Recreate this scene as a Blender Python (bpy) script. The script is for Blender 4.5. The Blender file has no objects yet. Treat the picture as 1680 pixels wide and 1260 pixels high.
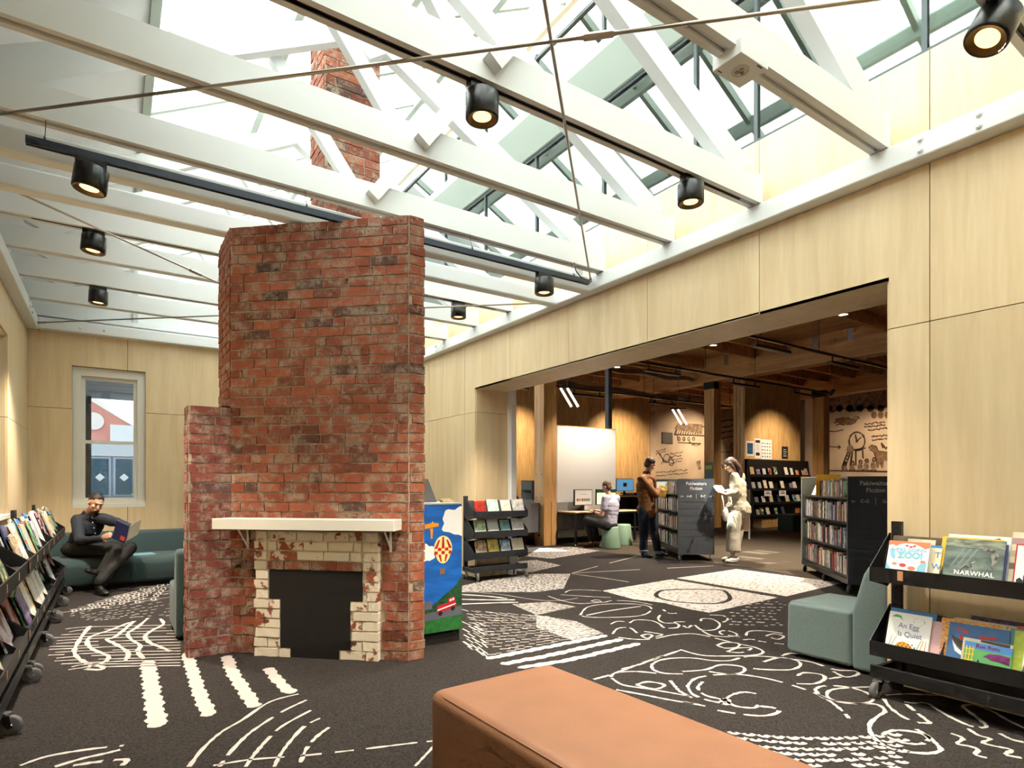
import bpy, bmesh, math, random
from mathutils import Vector, Matrix, Euler
R = math.radians
rnd = random.Random(7)
scene = bpy.context.scene
col = scene.collection

# ---------------------------------------------------------------- camera, sky, exposure
YAW = R(34.1)            # view direction measured from +Y towards +X
EYE = 1.33
FPX, HZ = 970.0, 795.0   # focal length and horizon row for a 1680 x 1260 frame
cam_d = bpy.data.cameras.new('camera')
cam = bpy.data.objects.new('camera', cam_d)
col.objects.link(cam)
cam_d.sensor_width = 36.0
cam_d.lens = 36.0 * FPX / 1680.0
cam_d.shift_y = (HZ - 630.0) / 1680.0
cam_d.clip_start = 0.05
cam.location = (0, 0, EYE)
cam.rotation_euler = (R(90), 0, -YAW)
scene.camera = cam

world = bpy.data.worlds.new('overcast_sky')
scene.world = world
world.use_nodes = True
wn = world.node_tree.nodes
wn['Background'].inputs[0].default_value = (0.86, 0.94, 1.0, 1)
wn['Background'].inputs[1].default_value = SKY = 1.9

sun_d = bpy.data.lights.new('sun', 'SUN')
sun = bpy.data.objects.new('sun', sun_d)
col.objects.link(sun)
sun_d.energy = 16.0
sun_d.angle = R(0.6)
sun_d.color = (1.0, 0.95, 0.86)
SUN_DIR = Vector((0.45, -0.20, -0.87)).normalized()
sun.rotation_euler = SUN_DIR.to_track_quat('-Z', 'Y').to_euler()

scene.view_settings.view_transform = 'Standard'
scene.view_settings.look = 'None'
scene.view_settings.exposure = 0.33
scene.view_settings.gamma = 1.0
scene.view_settings.use_curve_mapping = False
scene.cycles.use_denoising = True
scene.cycles.max_bounces = 8
scene.cycles.diffuse_bounces = 4
scene.cycles.glossy_bounces = 3
scene.cycles.transmission_bounces = 4
scene.cycles.use_adaptive_sampling = True
scene.cycles.adaptive_threshold = 0.08
scene.cycles.adaptive_min_samples = 12
scene.cycles.transparent_max_bounces = 16
scene.cycles.sample_clamp_indirect = 6.0
scene.cycles.caustics_reflective = False
scene.cycles.caustics_refractive = False

# ---------------------------------------------------------------- helpers
def floor_at(px, py, z=0.0):
    """Point of the floor (or of height z) seen at a pixel of the 1680 x 1260 frame."""
    q = (px - 840) / FPX
    k = (EYE - z) * FPX / (py - HZ)
    return (k * (math.sin(YAW) + q * math.cos(YAW)), k * (math.cos(YAW) - q * math.sin(YAW)))

def srgb(r, g, b):
    f = lambda c: (c / 255 / 12.92) if c / 255 <= 0.04045 else ((c / 255 + 0.055) / 1.055) ** 2.4
    return (f(r), f(g), f(b), 1.0)

MATS = {}
def mat(name, color, rough=0.6, metal=0.0, bump=0.0, bscale=40.0, var=0.0, vscale=6.0, stretch=(1, 1, 1),
        spec=0.5, rand=0.0, emit=0.0, coords='Object', col2=None, detail=4.0, sheen=0.0):
    """Principled material with noise-driven tone variation, bump and per-object variation."""
    if name in MATS:
        return MATS[name]
    m = bpy.data.materials.new(name)
    MATS[name] = m
    m.use_nodes = True
    nt = m.node_tree
    b = nt.nodes['Principled BSDF']
    b.inputs['Base Color'].default_value = color
    b.inputs['Roughness'].default_value = rough
    b.inputs['Metallic'].default_value = metal
    b.inputs['Specular IOR Level'].default_value = spec
    if sheen:
        b.inputs['Sheen Weight'].default_value = sheen
    if emit:
        b.inputs['Emission Color'].default_value = color
        b.inputs['Emission Strength'].default_value = emit
    tc = mp = None
    if var or bump or col2:
        tc = nt.nodes.new('ShaderNodeTexCoord')
        mp = nt.nodes.new('ShaderNodeMapping')
        mp.inputs['Scale'].default_value = stretch
        nt.links.new(tc.outputs[coords], mp.inputs['Vector'])
        if rand:
            oi0 = nt.nodes.new('ShaderNodeObjectInfo')
            sc = nt.nodes.new('ShaderNodeMath'); sc.operation = 'MULTIPLY'; sc.inputs[1].default_value = 37.0
            nt.links.new(oi0.outputs['Random'], sc.inputs[0])
            nt.links.new(sc.outputs[0], mp.inputs['Location'])
    last = None
    if var or col2:
        n = nt.nodes.new('ShaderNodeTexNoise')
        n.inputs['Scale'].default_value = vscale
        n.inputs['Detail'].default_value = detail
        nt.links.new(mp.outputs[0], n.inputs['Vector'])
        cr = nt.nodes.new('ShaderNodeValToRGB')
        c2 = col2 or tuple(c * (1 - var) for c in color[:3]) + (1,)
        cr.color_ramp.elements[0].position = 0.38
        cr.color_ramp.elements[1].position = 0.62
        cr.color_ramp.elements[0].color = c2
        cr.color_ramp.elements[1].color = color
        nt.links.new(n.outputs['Fac'], cr.inputs[0])
        last = cr.outputs[0]
    if rand:
        oi = nt.nodes.new('ShaderNodeObjectInfo')
        mr = nt.nodes.new('ShaderNodeMapRange')
        mr.inputs['To Min'].default_value = 1 - rand
        mr.inputs['To Max'].default_value = 1 + rand * 0.6
        nt.links.new(oi.outputs['Random'], mr.inputs['Value'])
        mx = nt.nodes.new('ShaderNodeMix'); mx.data_type = 'RGBA'; mx.blend_type = 'MULTIPLY'
        mx.inputs['Factor'].default_value = 1.0
        if last:
            nt.links.new(last, mx.inputs['A'])
        else:
            mx.inputs['A'].default_value = color
        nt.links.new(mr.outputs[0], mx.inputs['B'])
        last = mx.outputs['Result']
    if last:
        nt.links.new(last, b.inputs['Base Color'])
    if bump:
        n2 = nt.nodes.new('ShaderNodeTexNoise')
        n2.inputs['Scale'].default_value = bscale
        n2.inputs['Detail'].default_value = 3.0
        nt.links.new(mp.outputs[0], n2.inputs['Vector'])
        bp = nt.nodes.new('ShaderNodeBump')
        bp.inputs['Strength'].default_value = bump
        bp.inputs['Distance'].default_value = 0.01
        nt.links.new(n2.outputs['Fac'], bp.inputs['Height'])
        nt.links.new(bp.outputs[0], b.inputs['Normal'])
    return m

def glass_mat(name, tint, refl=0.12, rough=0.0):
    m = bpy.data.materials.new(name); MATS[name] = m
    m.use_nodes = True
    nt = m.node_tree
    nt.nodes.remove(nt.nodes['Principled BSDF'])
    out = nt.nodes['Material Output']
    tr = nt.nodes.new('ShaderNodeBsdfTransparent'); tr.inputs[0].default_value = tint
    gl = nt.nodes.new('ShaderNodeBsdfGlossy'); gl.inputs['Roughness'].default_value = rough
    gl.inputs[0].default_value = (0.92, 0.97, 0.95, 1)
    fr = nt.nodes.new('ShaderNodeFresnel'); fr.inputs[0].default_value = 1.5
    ad = nt.nodes.new('ShaderNodeMath'); ad.operation = 'ADD'; ad.inputs[1].default_value = refl; ad.use_clamp = True
    mx = nt.nodes.new('ShaderNodeMixShader')
    nt.links.new(fr.outputs[0], ad.inputs[0]); nt.links.new(ad.outputs[0], mx.inputs[0])
    nt.links.new(tr.outputs[0], mx.inputs[1]); nt.links.new(gl.outputs[0], mx.inputs[2])
    nt.links.new(mx.outputs[0], out.inputs[0])
    return m

def wood_mat(name, c1, c2, rough=0.55, scale=1.0, rand=0.06, axis='Z', dark=None, boards=0.0):
    """Veneer: long grain along an axis, with faint figure and darker streaks."""
    m = bpy.data.materials.new(name); MATS[name] = m
    m.use_nodes = True
    nt = m.node_tree; b = nt.nodes['Principled BSDF']
    b.inputs['Roughness'].default_value = rough
    tc = nt.nodes.new('ShaderNodeTexCoord'); mp = nt.nodes.new('ShaderNodeMapping')
    s = {'Z': (5, 5, 0.45), 'X': (0.45, 5, 5), 'Y': (5, 0.45, 5)}[axis]
    mp.inputs['Scale'].default_value = tuple(v * scale for v in s)
    oi = nt.nodes.new('ShaderNodeObjectInfo')
    ml = nt.nodes.new('ShaderNodeMath'); ml.operation = 'MULTIPLY'; ml.inputs[1].default_value = 53.0
    nt.links.new(oi.outputs['Random'], ml.inputs[0]); nt.links.new(ml.outputs[0], mp.inputs['Location'])
    nt.links.new(tc.outputs['Object'], mp.inputs[0])
    n = nt.nodes.new('ShaderNodeTexNoise'); n.inputs['Scale'].default_value = 1.6; n.inputs['Detail'].default_value = 6
    n.inputs['Distortion'].default_value = 0.7
    nt.links.new(mp.outputs[0], n.inputs['Vector'])
    cr = nt.nodes.new('ShaderNodeValToRGB')
    cr.color_ramp.elements[0].position = 0.34; cr.color_ramp.elements[1].position = 0.6
    cr.color_ramp.elements[0].color = c2; cr.color_ramp.elements[1].color = c1
    nt.links.new(n.outputs['Fac'], cr.inputs[0])
    w = nt.nodes.new('ShaderNodeTexNoise'); w.inputs['Scale'].default_value = 9; w.inputs['Detail'].default_value = 3
    nt.links.new(mp.outputs[0], w.inputs['Vector'])
    r2 = nt.nodes.new('ShaderNodeMapRange'); r2.inputs['From Min'].default_value = 0.3; r2.inputs['From Max'].default_value = 0.7
    r2.inputs['To Min'].default_value = 0.96; r2.inputs['To Max'].default_value = 1.02
    nt.links.new(w.outputs['Fac'], r2.inputs[0])
    mx = nt.nodes.new('ShaderNodeMix'); mx.data_type = 'RGBA'; mx.blend_type = 'MULTIPLY'; mx.inputs['Factor'].default_value = 1
    nt.links.new(cr.outputs[0], mx.inputs['A']); nt.links.new(r2.outputs[0], mx.inputs['B'])
    r3 = nt.nodes.new('ShaderNodeMapRange'); r3.inputs['To Min'].default_value = 1 - rand; r3.inputs['To Max'].default_value = 1 + rand * 0.5
    nt.links.new(oi.outputs['Random'], r3.inputs[0])
    m2 = nt.nodes.new('ShaderNodeMix'); m2.data_type = 'RGBA'; m2.blend_type = 'MULTIPLY'; m2.inputs['Factor'].default_value = 1
    nt.links.new(mx.outputs['Result'], m2.inputs['A']); nt.links.new(r3.outputs[0], m2.inputs['B'])
    last = m2.outputs['Result']
    if dark:
        mp2 = nt.nodes.new('ShaderNodeMapping'); mp2.inputs['Scale'].default_value = tuple(v * scale * 0.8 for v in s)
        nt.links.new(tc.outputs['Object'], mp2.inputs[0]); nt.links.new(ml.outputs[0], mp2.inputs['Location'])
        v = nt.nodes.new('ShaderNodeTexVoronoi'); v.inputs['Scale'].default_value = 1.3
        nt.links.new(mp2.outputs[0], v.inputs['Vector'])
        r4 = nt.nodes.new('ShaderNodeMapRange'); r4.inputs['From Min'].default_value = 0.03; r4.inputs['From Max'].default_value = 0.09
        r4.inputs['To Min'].default_value = 0.75; r4.inputs['To Max'].default_value = 0.0
        nt.links.new(v.outputs['Distance'], r4.inputs[0])
        m3 = nt.nodes.new('ShaderNodeMix'); m3.data_type = 'RGBA'
        nt.links.new(r4.outputs[0], m3.inputs['Factor']); nt.links.new(last, m3.inputs['A']); m3.inputs['B'].default_value = dark
        last = m3.outputs['Result']
    nt.links.new(last, b.inputs['Base Color'])
    return m

class MB:
    """Collects boxes, bars, tubes, prisms and strokes into one mesh."""
    def __init__(s):
        s.v = []; s.f = []; s.m = []
    def add(s, vs, fs, mi=0):
        o = len(s.v); s.v += [tuple(v) for v in vs]
        for f in fs:
            s.f.append(tuple(i + o for i in f)); s.m.append(mi)
        return s
    def box(s, x0, x1, y0, y1, z0, z1, mi=0, rot=None, about=None):
        vs = [Vector(p) for p in ((x0, y0, z0), (x1, y0, z0), (x1, y1, z0), (x0, y1, z0), (x0, y0, z1), (x1, y0, z1), (x1, y1, z1), (x0, y1, z1))]
        if rot is not None:
            c = Vector(about) if about is not None else Vector(((x0 + x1) / 2, (y0 + y1) / 2, (z0 + z1) / 2))
            M = Euler(rot).to_matrix() if not isinstance(rot, Matrix) else rot
            vs = [c + M @ (v - c) for v in vs]
        return s.add(vs, [(0, 3, 2, 1), (4, 5, 6, 7), (0, 1, 5, 4), (1, 2, 6, 5), (2, 3, 7, 6), (3, 0, 4, 7)], mi)
    def bar(s, p0, p1, w, h, up=(0, 0, 1), mi=0):
        p0 = Vector(p0); p1 = Vector(p1); d = (p1 - p0).normalized(); u = Vector(up)
        a = d.cross(u)
        if a.length < 1e-5: a = d.cross(Vector((1, 0, 0)))
        a.normalize(); u = a.cross(d)
        vs = []
        for p in (p0, p1):
            for sa, su in ((-1, -1), (1, -1), (1, 1), (-1, 1)):
                vs.append(p + a * (sa * w / 2) + u * (su * h / 2))
        return s.add(vs, [(0, 1, 2, 3), (7, 6, 5, 4), (0, 4, 5, 1), (1, 5, 6, 2), (2, 6, 7, 3), (3, 7, 4, 0)], mi)
    def tube(s, pts, r, n=8, mi=0, caps=True):
        pts = [Vector(p) for p in pts]
        rs = r if isinstance(r, (list, tuple)) else [r] * len(pts)
        o = len(s.v); prev = None
        for i, p in enumerate(pts):
            d = (pts[min(i + 1, len(pts) - 1)] - pts[max(i - 1, 0)])
            d = d.normalized() if d.length > 1e-9 else Vector((0, 0, 1))
            if prev is None:
                a = d.cross(Vector((0, 0, 1)))
                if a.length < 1e-3: a = d.cross(Vector((1, 0, 0)))
            else:
                a = prev - d * prev.dot(d)
            a.normalize(); prev = a; b = d.cross(a)
            for k in range(n):
                t = 2 * math.pi * k / n
                s.v.append(tuple(p + (a * math.cos(t) + b * math.sin(t)) * rs[i]))
        for i in range(len(pts) - 1):
            for k in range(n):
                s.f.append((o + i * n + k, o + i * n + (k + 1) % n, o + (i + 1) * n + (k + 1) % n, o + (i + 1) * n + k)); s.m.append(mi)
        if caps:
            s.f.append(tuple(o + k for k in range(n))[::-1]); s.m.append(mi)
            e = o + (len(pts) - 1) * n
            s.f.append(tuple(e + k for k in range(n))); s.m.append(mi)
        return s
    def prism(s, poly, axis, a0, a1, mi=0):
        """Extrude a 2-D outline along an axis: X -> (y, z), Y -> (x, z), Z -> (x, y)."""
        n = len(poly)
        mk = {'X': lambda p, a: (a, p[0], p[1]), 'Y': lambda p, a: (p[0], a, p[1]), 'Z': lambda p, a: (p[0], p[1], a)}[axis]
        vs = [mk(p, a0) for p in poly] + [mk(p, a1) for p in poly]
        fs = [tuple(range(n))[::-1], tuple(range(n, 2 * n))] + [(i, (i + 1) % n, n + (i + 1) % n, n + i) for i in range(n)]
        return s.add(vs, fs, mi)
    def lathe(s, prof, c=(0, 0, 0), n=20, mi=0, M=None, caps=True):
        o = len(s.v)
        for r, z in prof:
            for k in range(n):
                t = 2 * math.pi * k / n
                p = Vector((r * math.cos(t), r * math.sin(t), z))
                if M is not None: p = M @ p
                s.v.append(tuple(p + Vector(c)))
        for i in range(len(prof) - 1):
            for k in range(n):
                s.f.append((o + i * n + k, o + i * n + (k + 1) % n, o + (i + 1) * n + (k + 1) % n, o + (i + 1) * n + k)); s.m.append(mi)
        if caps and prof[0][0] > 1e-4: s.f.append(tuple(o + k for k in range(n))[::-1]); s.m.append(mi)
        if caps and prof[-1][0] > 1e-4:
            e = o + (len(prof) - 1) * n; s.f.append(tuple(e + k for k in range(n))); s.m.append(mi)
        return s
    def mesh(s, name, mats):
        me = bpy.data.meshes.new(name)
        me.from_pydata(s.v, [], s.f)
        for m in (mats if isinstance(mats, (list, tuple)) else [mats]):
            me.materials.append(m)
        me.polygons.foreach_set('material_index', s.m)
        bm = bmesh.new(); bm.from_mesh(me); bmesh.ops.recalc_face_normals(bm, faces=bm.faces); bm.to_mesh(me); bm.free()
        return me
    def build(s, name, mats, parent=None, bevel=0.0, seg=2, smooth=False, subsurf=0):
        me = s.mesh(name, mats)
        return link(name, me, parent, bevel, seg, smooth, subsurf)

def link(name, me, parent=None, bevel=0.0, seg=2, smooth=False, subsurf=0):
    o = bpy.data.objects.new(name, me); col.objects.link(o)
    if parent is not None: o.parent = parent
    if smooth or bevel:
        for p in me.polygons: p.use_smooth = True
    if bevel:
        md = o.modifiers.new('bevel', 'BEVEL'); md.width = bevel; md.segments = seg; md.limit_method = 'ANGLE'; md.angle_limit = R(40)
        md.harden_normals = True
    if subsurf:
        md = o.modifiers.new('subsurf', 'SUBSURF'); md.levels = subsurf; md.render_levels = subsurf
    return o

def tag(o, label=None, cat=None, group=None, kind=None):
    if label: o['label'] = label
    if cat: o['category'] = cat
    if group: o['group'] = group
    if kind: o['kind'] = kind
    return o

def empty(name, loc=(0, 0, 0), rz=0.0, label=None, cat=None, group=None, kind=None):
    o = bpy.data.objects.new(name, None); col.objects.link(o)
    o.location = loc; o.rotation_euler = (0, 0, rz); o.empty_display_size = 0.1
    return tag(o, label, cat, group, kind)

def copy_tree(o, parent=None):
    c = o.copy(); col.objects.link(c); c.parent = parent
    for ch in list(o.children): copy_tree(ch, c)
    return c

def text_mesh(body, size, mat_, parent, loc, rot, name='lettering', align='CENTER', ext=0.0006, spacing=1.0, bold=0.0, sx=1.0):
    cu = bpy.data.curves.new(name, 'FONT')
    cu.body = body; cu.size = size; cu.align_x = align; cu.align_y = 'CENTER'; cu.extrude = ext
    cu.space_character = spacing; cu.offset = bold; cu.resolution_u = 3
    t = bpy.data.objects.new(name, cu); col.objects.link(t)
    dg = bpy.context.evaluated_depsgraph_get()
    me = bpy.data.meshes.new_from_object(t.evaluated_get(dg))
    bpy.data.objects.remove(t); bpy.data.curves.remove(cu)
    me.materials.clear(); me.materials.append(mat_)
    o = bpy.data.objects.new(name, me); col.objects.link(o)
    o.parent = parent; o.location = loc; o.rotation_euler = rot; o.scale = (sx, 1, 1)
    return o

# ---------------------------------------------------------------- shared materials
white = mat('white_paint', srgb(228, 231, 232), 0.45)
offwhite = mat('off_white_paint', srgb(232, 230, 222), 0.4)
ply = wood_mat('plywood_veneer', srgb(230, 207, 168), srgb(221, 195, 153), 0.42)
plyback = mat('dark_joint', srgb(60, 52, 42), 0.8)
black = mat('black_metal', srgb(26, 27, 29), 0.4, bump=0.02, bscale=300)
blackmatt = mat('black_board', srgb(18, 16, 15), 0.7)
steel = mat('brushed_steel', srgb(170, 160, 148), 0.32, metal=1.0)
chrome = mat('zinc_plate', srgb(190, 192, 195), 0.25, metal=1.0)
rubber = mat('grey_rubber', srgb(92, 92, 94), 0.7)
darkgrey = mat('charcoal_powder_coat', srgb(82, 88, 96), 0.5, bump=0.02, bscale=200)
def frosted_mat(name, c):
    m = bpy.data.materials.new(name); MATS[name] = m
    m.use_nodes = True
    nt = m.node_tree; nt.nodes.remove(nt.nodes['Principled BSDF']); out = nt.nodes['Material Output']
    tl = nt.nodes.new('ShaderNodeBsdfTranslucent'); tl.inputs[0].default_value = c
    gl = nt.nodes.new('ShaderNodeBsdfGlossy'); gl.inputs['Roughness'].default_value = .15
    mx = nt.nodes.new('ShaderNodeMixShader'); mx.inputs[0].default_value = .06
    nt.links.new(tl.outputs[0], mx.inputs[1]); nt.links.new(gl.outputs[0], mx.inputs[2]); nt.links.new(mx.outputs[0], out.inputs[0])
    return m
glass = frosted_mat('opal_roof_glass', (0.93, 0.97, 0.96, 1))
clglass = glass_mat('clerestory_glass', (0.86, 0.96, 0.92, 1), 0.16)
winglass = glass_mat('window_glass', (0.93, 0.97, 0.98, 1), 0.03)
frame_grey = mat('green_grey_frame', srgb(186, 198, 190), 0.5)
# ---------------------------------------------------------------- setting: the room
XR, XL, YB, YF = 4.31, -0.92, 10.0, -1.97     # right wall, left wall, back wall, wall behind the camera
ZP = 3.38                                      # top of the plywood panels, underside of the white beams
ZJ = 2.37                                      # horizontal joint
OY0, OY1, OZ = 1.863, 7.311, 2.70              # opening to the hall
TH = 0.55                                      # thickness of the right wall

carpet = mat('charcoal_carpet', srgb(62, 57, 55), 0.95, bump=0.5, bscale=300, var=0.55, vscale=110, detail=2, spec=0.1)
hall_carpet = mat('brown_carpet', srgb(90, 80, 68), 0.95, bump=0.5, bscale=300, var=0.35, vscale=150, detail=2, spec=0.1)
fl = MB().box(-3.2, 26.5, -3.2, 18.5, -0.12, 0.0)
floor = tag(fl.build('floor', hall_carpet), kind='structure')
# the darker carpet of the reading room, with its edge inside the hall
e = [floor_at(*p) for p in ((1680, 1010), (1400, 962), (1230, 931), (1168, 925), (1040, 912), (984, 905), (935, 896), (905, 893), (868, 897))]
poly = [(-0.95, -3.0)] + [(8.4, -3.0)] + e + [(4.9, 7.33), (4.34, 7.33), (4.34, 10.02), (-0.95, 10.02)]
bm = bmesh.new()
vs = [bm.verts.new((x, y, 0.004)) for x, y in poly]
bm.faces.new(vs)
bmesh.ops.triangulate(bm, faces=bm.faces)
bmesh.ops.recalc_face_normals(bm, faces=bm.faces)
me = bpy.data.meshes.new('carpet'); bm.to_mesh(me); bm.free(); me.materials.append(carpet)
link('carpet', me, floor)

# --- right wall with the wide opening
w = MB()
X0, X1 = XR + 0.022, XR + TH
w.box(X0, X1, YF, OY0 - 0.001, 0, 4.08)
w.box(X0, X1, OY1 + 0.001, YB + 0.3, 0, 4.08)
w.box(X0, X1, OY0, OY1, OZ + 0.02, 4.08)
wall_r = tag(w.build('wall_right', plyback), kind='structure')
G = 0.003
def panel(parent, boxes, mt=None):
    m = MB()
    for b in boxes: m.box(*b)
    return m.build('panel', mt or ply, parent)
def xpanel(y0, y1, z0, z1, extra=None):
    bx = [(XR, XR + 0.018, y0 + G, y1 - G, z0 + G, z1 - G)]
    if extra: bx.append((XR, XR + 0.018) + extra)
    panel(wall_r, bx)
ys = [YF, -0.775, 0.425, 1.625, 2.82, 4.02, 5.215, 6.413, 7.61, 8.81, YB]
for i in range(len(ys) - 1):
    y0, y1 = ys[i], ys[i + 1]
    xpanel(y0, y1, 3.53, 4.10)
    if y1 <= OY0 or y0 >= OY1:
        xpanel(y0, y1, 0.0, ZJ); xpanel(y0, y1, ZJ, ZP)
    elif y0 < OY0:
        xpanel(y0, OY0, 0.0, ZJ)
        panel(wall_r, [(XR, XR + .018, y0 + G, OY0, ZJ + G, ZP - G), (XR, XR + .018, OY0, y1 - G, OZ, ZP - G)])
    elif y1 > OY1:
        xpanel(OY1, y1, 0.0, ZJ)
        panel(wall_r, [(XR, XR + .018, y0 + G, OY1, OZ, ZP - G), (XR, XR + .018, OY1, y1 - G, ZJ + G, ZP - G)])
    else:
        xpanel(y0, y1, OZ, ZP)
# reveals and soffit of the opening
panel(wall_r, [(XR + .018, X1, OY1 - .018, OY1, G, ZJ - G)])
panel(wall_r, [(XR + .018, X1, OY1 - .018, OY1, ZJ + G, OZ)])
panel(wall_r, [(XR + .018, X1, OY0, OY0 + .018, G, ZJ - G)])
panel(wall_r, [(XR + .018, X1, OY0, OY0 + .018, ZJ + G, OZ)])
yy = [OY0, 2.82, 4.02, 5.215, 6.413, OY1]
for y0, y1 in zip(yy, yy[1:]):
    panel(wall_r, [(XR, X1, y0 + .001, y1 - .001, OZ, OZ + .018)])
tag(MB().box(XR + TH, XR + TH + .09, OY1 - .12, OY1 - .02, 0, OZ + .1).build('trim_1', white, bevel=.004), kind='structure')

# --- back wall with the sash window
WX0, WX1, WZ0, WZ1 = -0.447, 0.405, 1.01, 2.95
w = MB()
w.box(XL - .3, WX0, YB + .02, YB + .30, 0, ZP + .15); w.box(WX1, XR + .3, YB + .02, YB + .30, 0, ZP + .15)
w.box(WX0, WX1, YB + .02, YB + .30, 0, WZ0); w.box(WX0, WX1, YB + .02, YB + .30, WZ1, ZP + .15)
wall_b = tag(w.build('wall_back', plyback), kind='structure')
def ypanel(boxes):
    panel(wall_b, [(a, b, YB, YB + .018, c, d) for a, b, c, d in boxes])
zb = 2.36
ypanel([(XL, WX0, zb + G, ZP), (WX0, .188 - G, WZ1, ZP)])
ypanel([(.188 + G, WX1, WZ1, ZP), (WX1, 1.395 - G, zb + G, ZP)])
ypanel([(XL, WX0, 0, zb - G), (WX0, .188 - G, 0, WZ0)])
ypanel([(.188 + G, WX1, 0, WZ0), (WX1, 1.395 - G, 0, zb - G)])
for x0, x1 in ((1.395, 2.6), (2.6, 3.8), (3.8, XR)):
    ypanel([(x0 + G, x1 - G, 0, zb - G)]); ypanel([(x0 + G, x1 - G, zb + G, ZP)])

wy = YB + .05
win = tag(MB().box(WX0, WX0 + .10, wy, wy + .12, WZ0, WZ1).box(WX1 - .10, WX1, wy, wy + .12, WZ0, WZ1)
          .box(WX0 + .10, WX1 - .10, wy + .001, wy + .119, WZ1 - .12, WZ1 - .001).box(WX0 + .002, WX1 - .002, wy - .05, wy - .001, WZ0 + .001, WZ0 + .05).box(WX0 + .10, WX1 - .10, wy + .001, wy + .119, WZ0 + .001, WZ0 + .06)
          .build('window_1', offwhite), kind='structure')
s = MB()
a0, a1, zc = WX0 + .10, WX1 - .10, 1.92
for (z0, z1, yo) in ((zc - .02, WZ1 - .12, .06), (WZ0 + .06, zc + .025, .02)):
    s = MB().box(a0, a0 + .045, wy + yo, wy + yo + .04, z0, z1).box(a1 - .045, a1, wy + yo, wy + yo + .04, z0, z1)
    s.box(a0 + .045, a1 - .045, wy + yo + .001, wy + yo + .039, z1 - .045, z1 - .001).box(a0 + .045, a1 - .045, wy + yo + .001, wy + yo + .039, z0 + .001, z0 + (.045 if yo > .05 else .075))
    sash = s.build('sash', offwhite, win)
    MB().box(a0 + .04, a1 - .04, wy + yo + .018, wy + yo + .022, z0 + .04, z1 - .04).build('pane', winglass, win)

# --- left wall with a deep window recess
LY0, LY1, LZ0, LZ1 = 6.95, 8.25, 1.0, 2.93
w = MB()
xa, xb = XL - .45, XL - .022
w.box(xa, xb, YF, LY0, 0, ZP + .15); w.box(xa, xb, LY1, YB + .3, 0, ZP + .15)
w.box(xa, xb, LY0, LY1, 0, LZ0); w.box(xa, xb, LY0, LY1, LZ1, ZP + .15)
wall_l = tag(w.build('wall_left', plyback), kind='structure')
def lpanel(boxes):
    panel(wall_l, [(XL - .018, XL, a + G, b - G, c + G, d - G) for a, b, c, d in boxes])
for y0, y1 in ((YF, -.8), (-.8, .4), (.4, 1.6), (1.6, 2.8), (2.8, 4.0), (4.0, 5.2), (5.2, 6.4), (6.4, LY0)):
    lpanel([(y0, y1, 0, 2.05)]); lpanel([(y0, y1, 2.05, ZP)])
lpanel([(LY0, LY1, LZ1, ZP)]); lpanel([(LY0, LY1, 0, LZ0)])
lpanel([(LY1, YB, 0, 2.05)]); lpanel([(LY1, YB, 2.05, ZP)])
panel(wall_l, [(xa, XL - .018, LY1 - .018, LY1, LZ0, 2.05 - G)]); panel(wall_l, [(xa, XL - .018, LY1 - .018, LY1, 2.05 + G, LZ1)])
panel(wall_l, [(xa, XL - .018, LY0, LY0 + .018, LZ0, LZ1)])
panel(wall_l, [(xa, XL - .018, LY0, LY1, LZ1 - .018, LZ1)])
panel(wall_l, [(xa, XL + .03, LY0 - .04, LY1 + .04, LZ0 - .02, LZ0 + .02)], offwhite)
win2 = tag(MB().box(xa, xa + .06, LY0, LY0 + .08, LZ0, LZ1).box(xa, xa + .06, LY1 - .08, LY1, LZ0, LZ1).box(xa, xa + .06, LY0, LY1, LZ0, LZ0 + .08)
           .box(xa, xa + .06, LY0, LY1, LZ1 - .08, LZ1).build('window_2', offwhite), kind='structure')
MB().box(xa + .02, xa + .026, LY0 + .07, LY1 - .07, LZ0 + .07, LZ1 - .07).build('pane', winglass, win2)

# --- wall behind the camera
tag(MB().box(XL - .45, XR + TH, YF - .3, YF, 0, 6.6).build('wall_front', ply), kind='structure')

# --- white beams on top of the panels
def bolts(parent, pts, nrm):
    for p in pts:
        M = Vector(nrm).to_track_quat('Z', 'Y').to_matrix()
        MB().lathe([(.017, 0), (.017, .008), (.010, .010), (.010, .016)], p, 8, M=M).build('bolt', white, parent)
def wall_beam(n, x0, x1, y0, y1):
    o = tag(MB().box(x0, x1, y0, y1, ZP, 3.53).build('trim_%d' % n, white, bevel=.014, seg=3), kind='structure')
    return o
br = wall_beam(2, XR - .12, XR + .02, YF, YB)
bolts(br, [(XR - .12, y, z) for y in (1.33, 1.63, 8.05, 8.3) for z in (3.42, 3.49)], (-1, 0, 0))
bb = wall_beam(3, XL + .12, XR - .12, YB - .12, YB + .02)
bolts(bb, [(x, YB - .12, 3.45) for x in (-.35, -.08, 2.9, 3.2)], (0, -1, 0))
bl = wall_beam(4, XL - .02, XL + .12, YF, YB)
bolts(bl, [(XL + .12, y, z) for y in (8.9, 9.2) for z in (3.42, 3.49)], (1, 0, 0))

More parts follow.
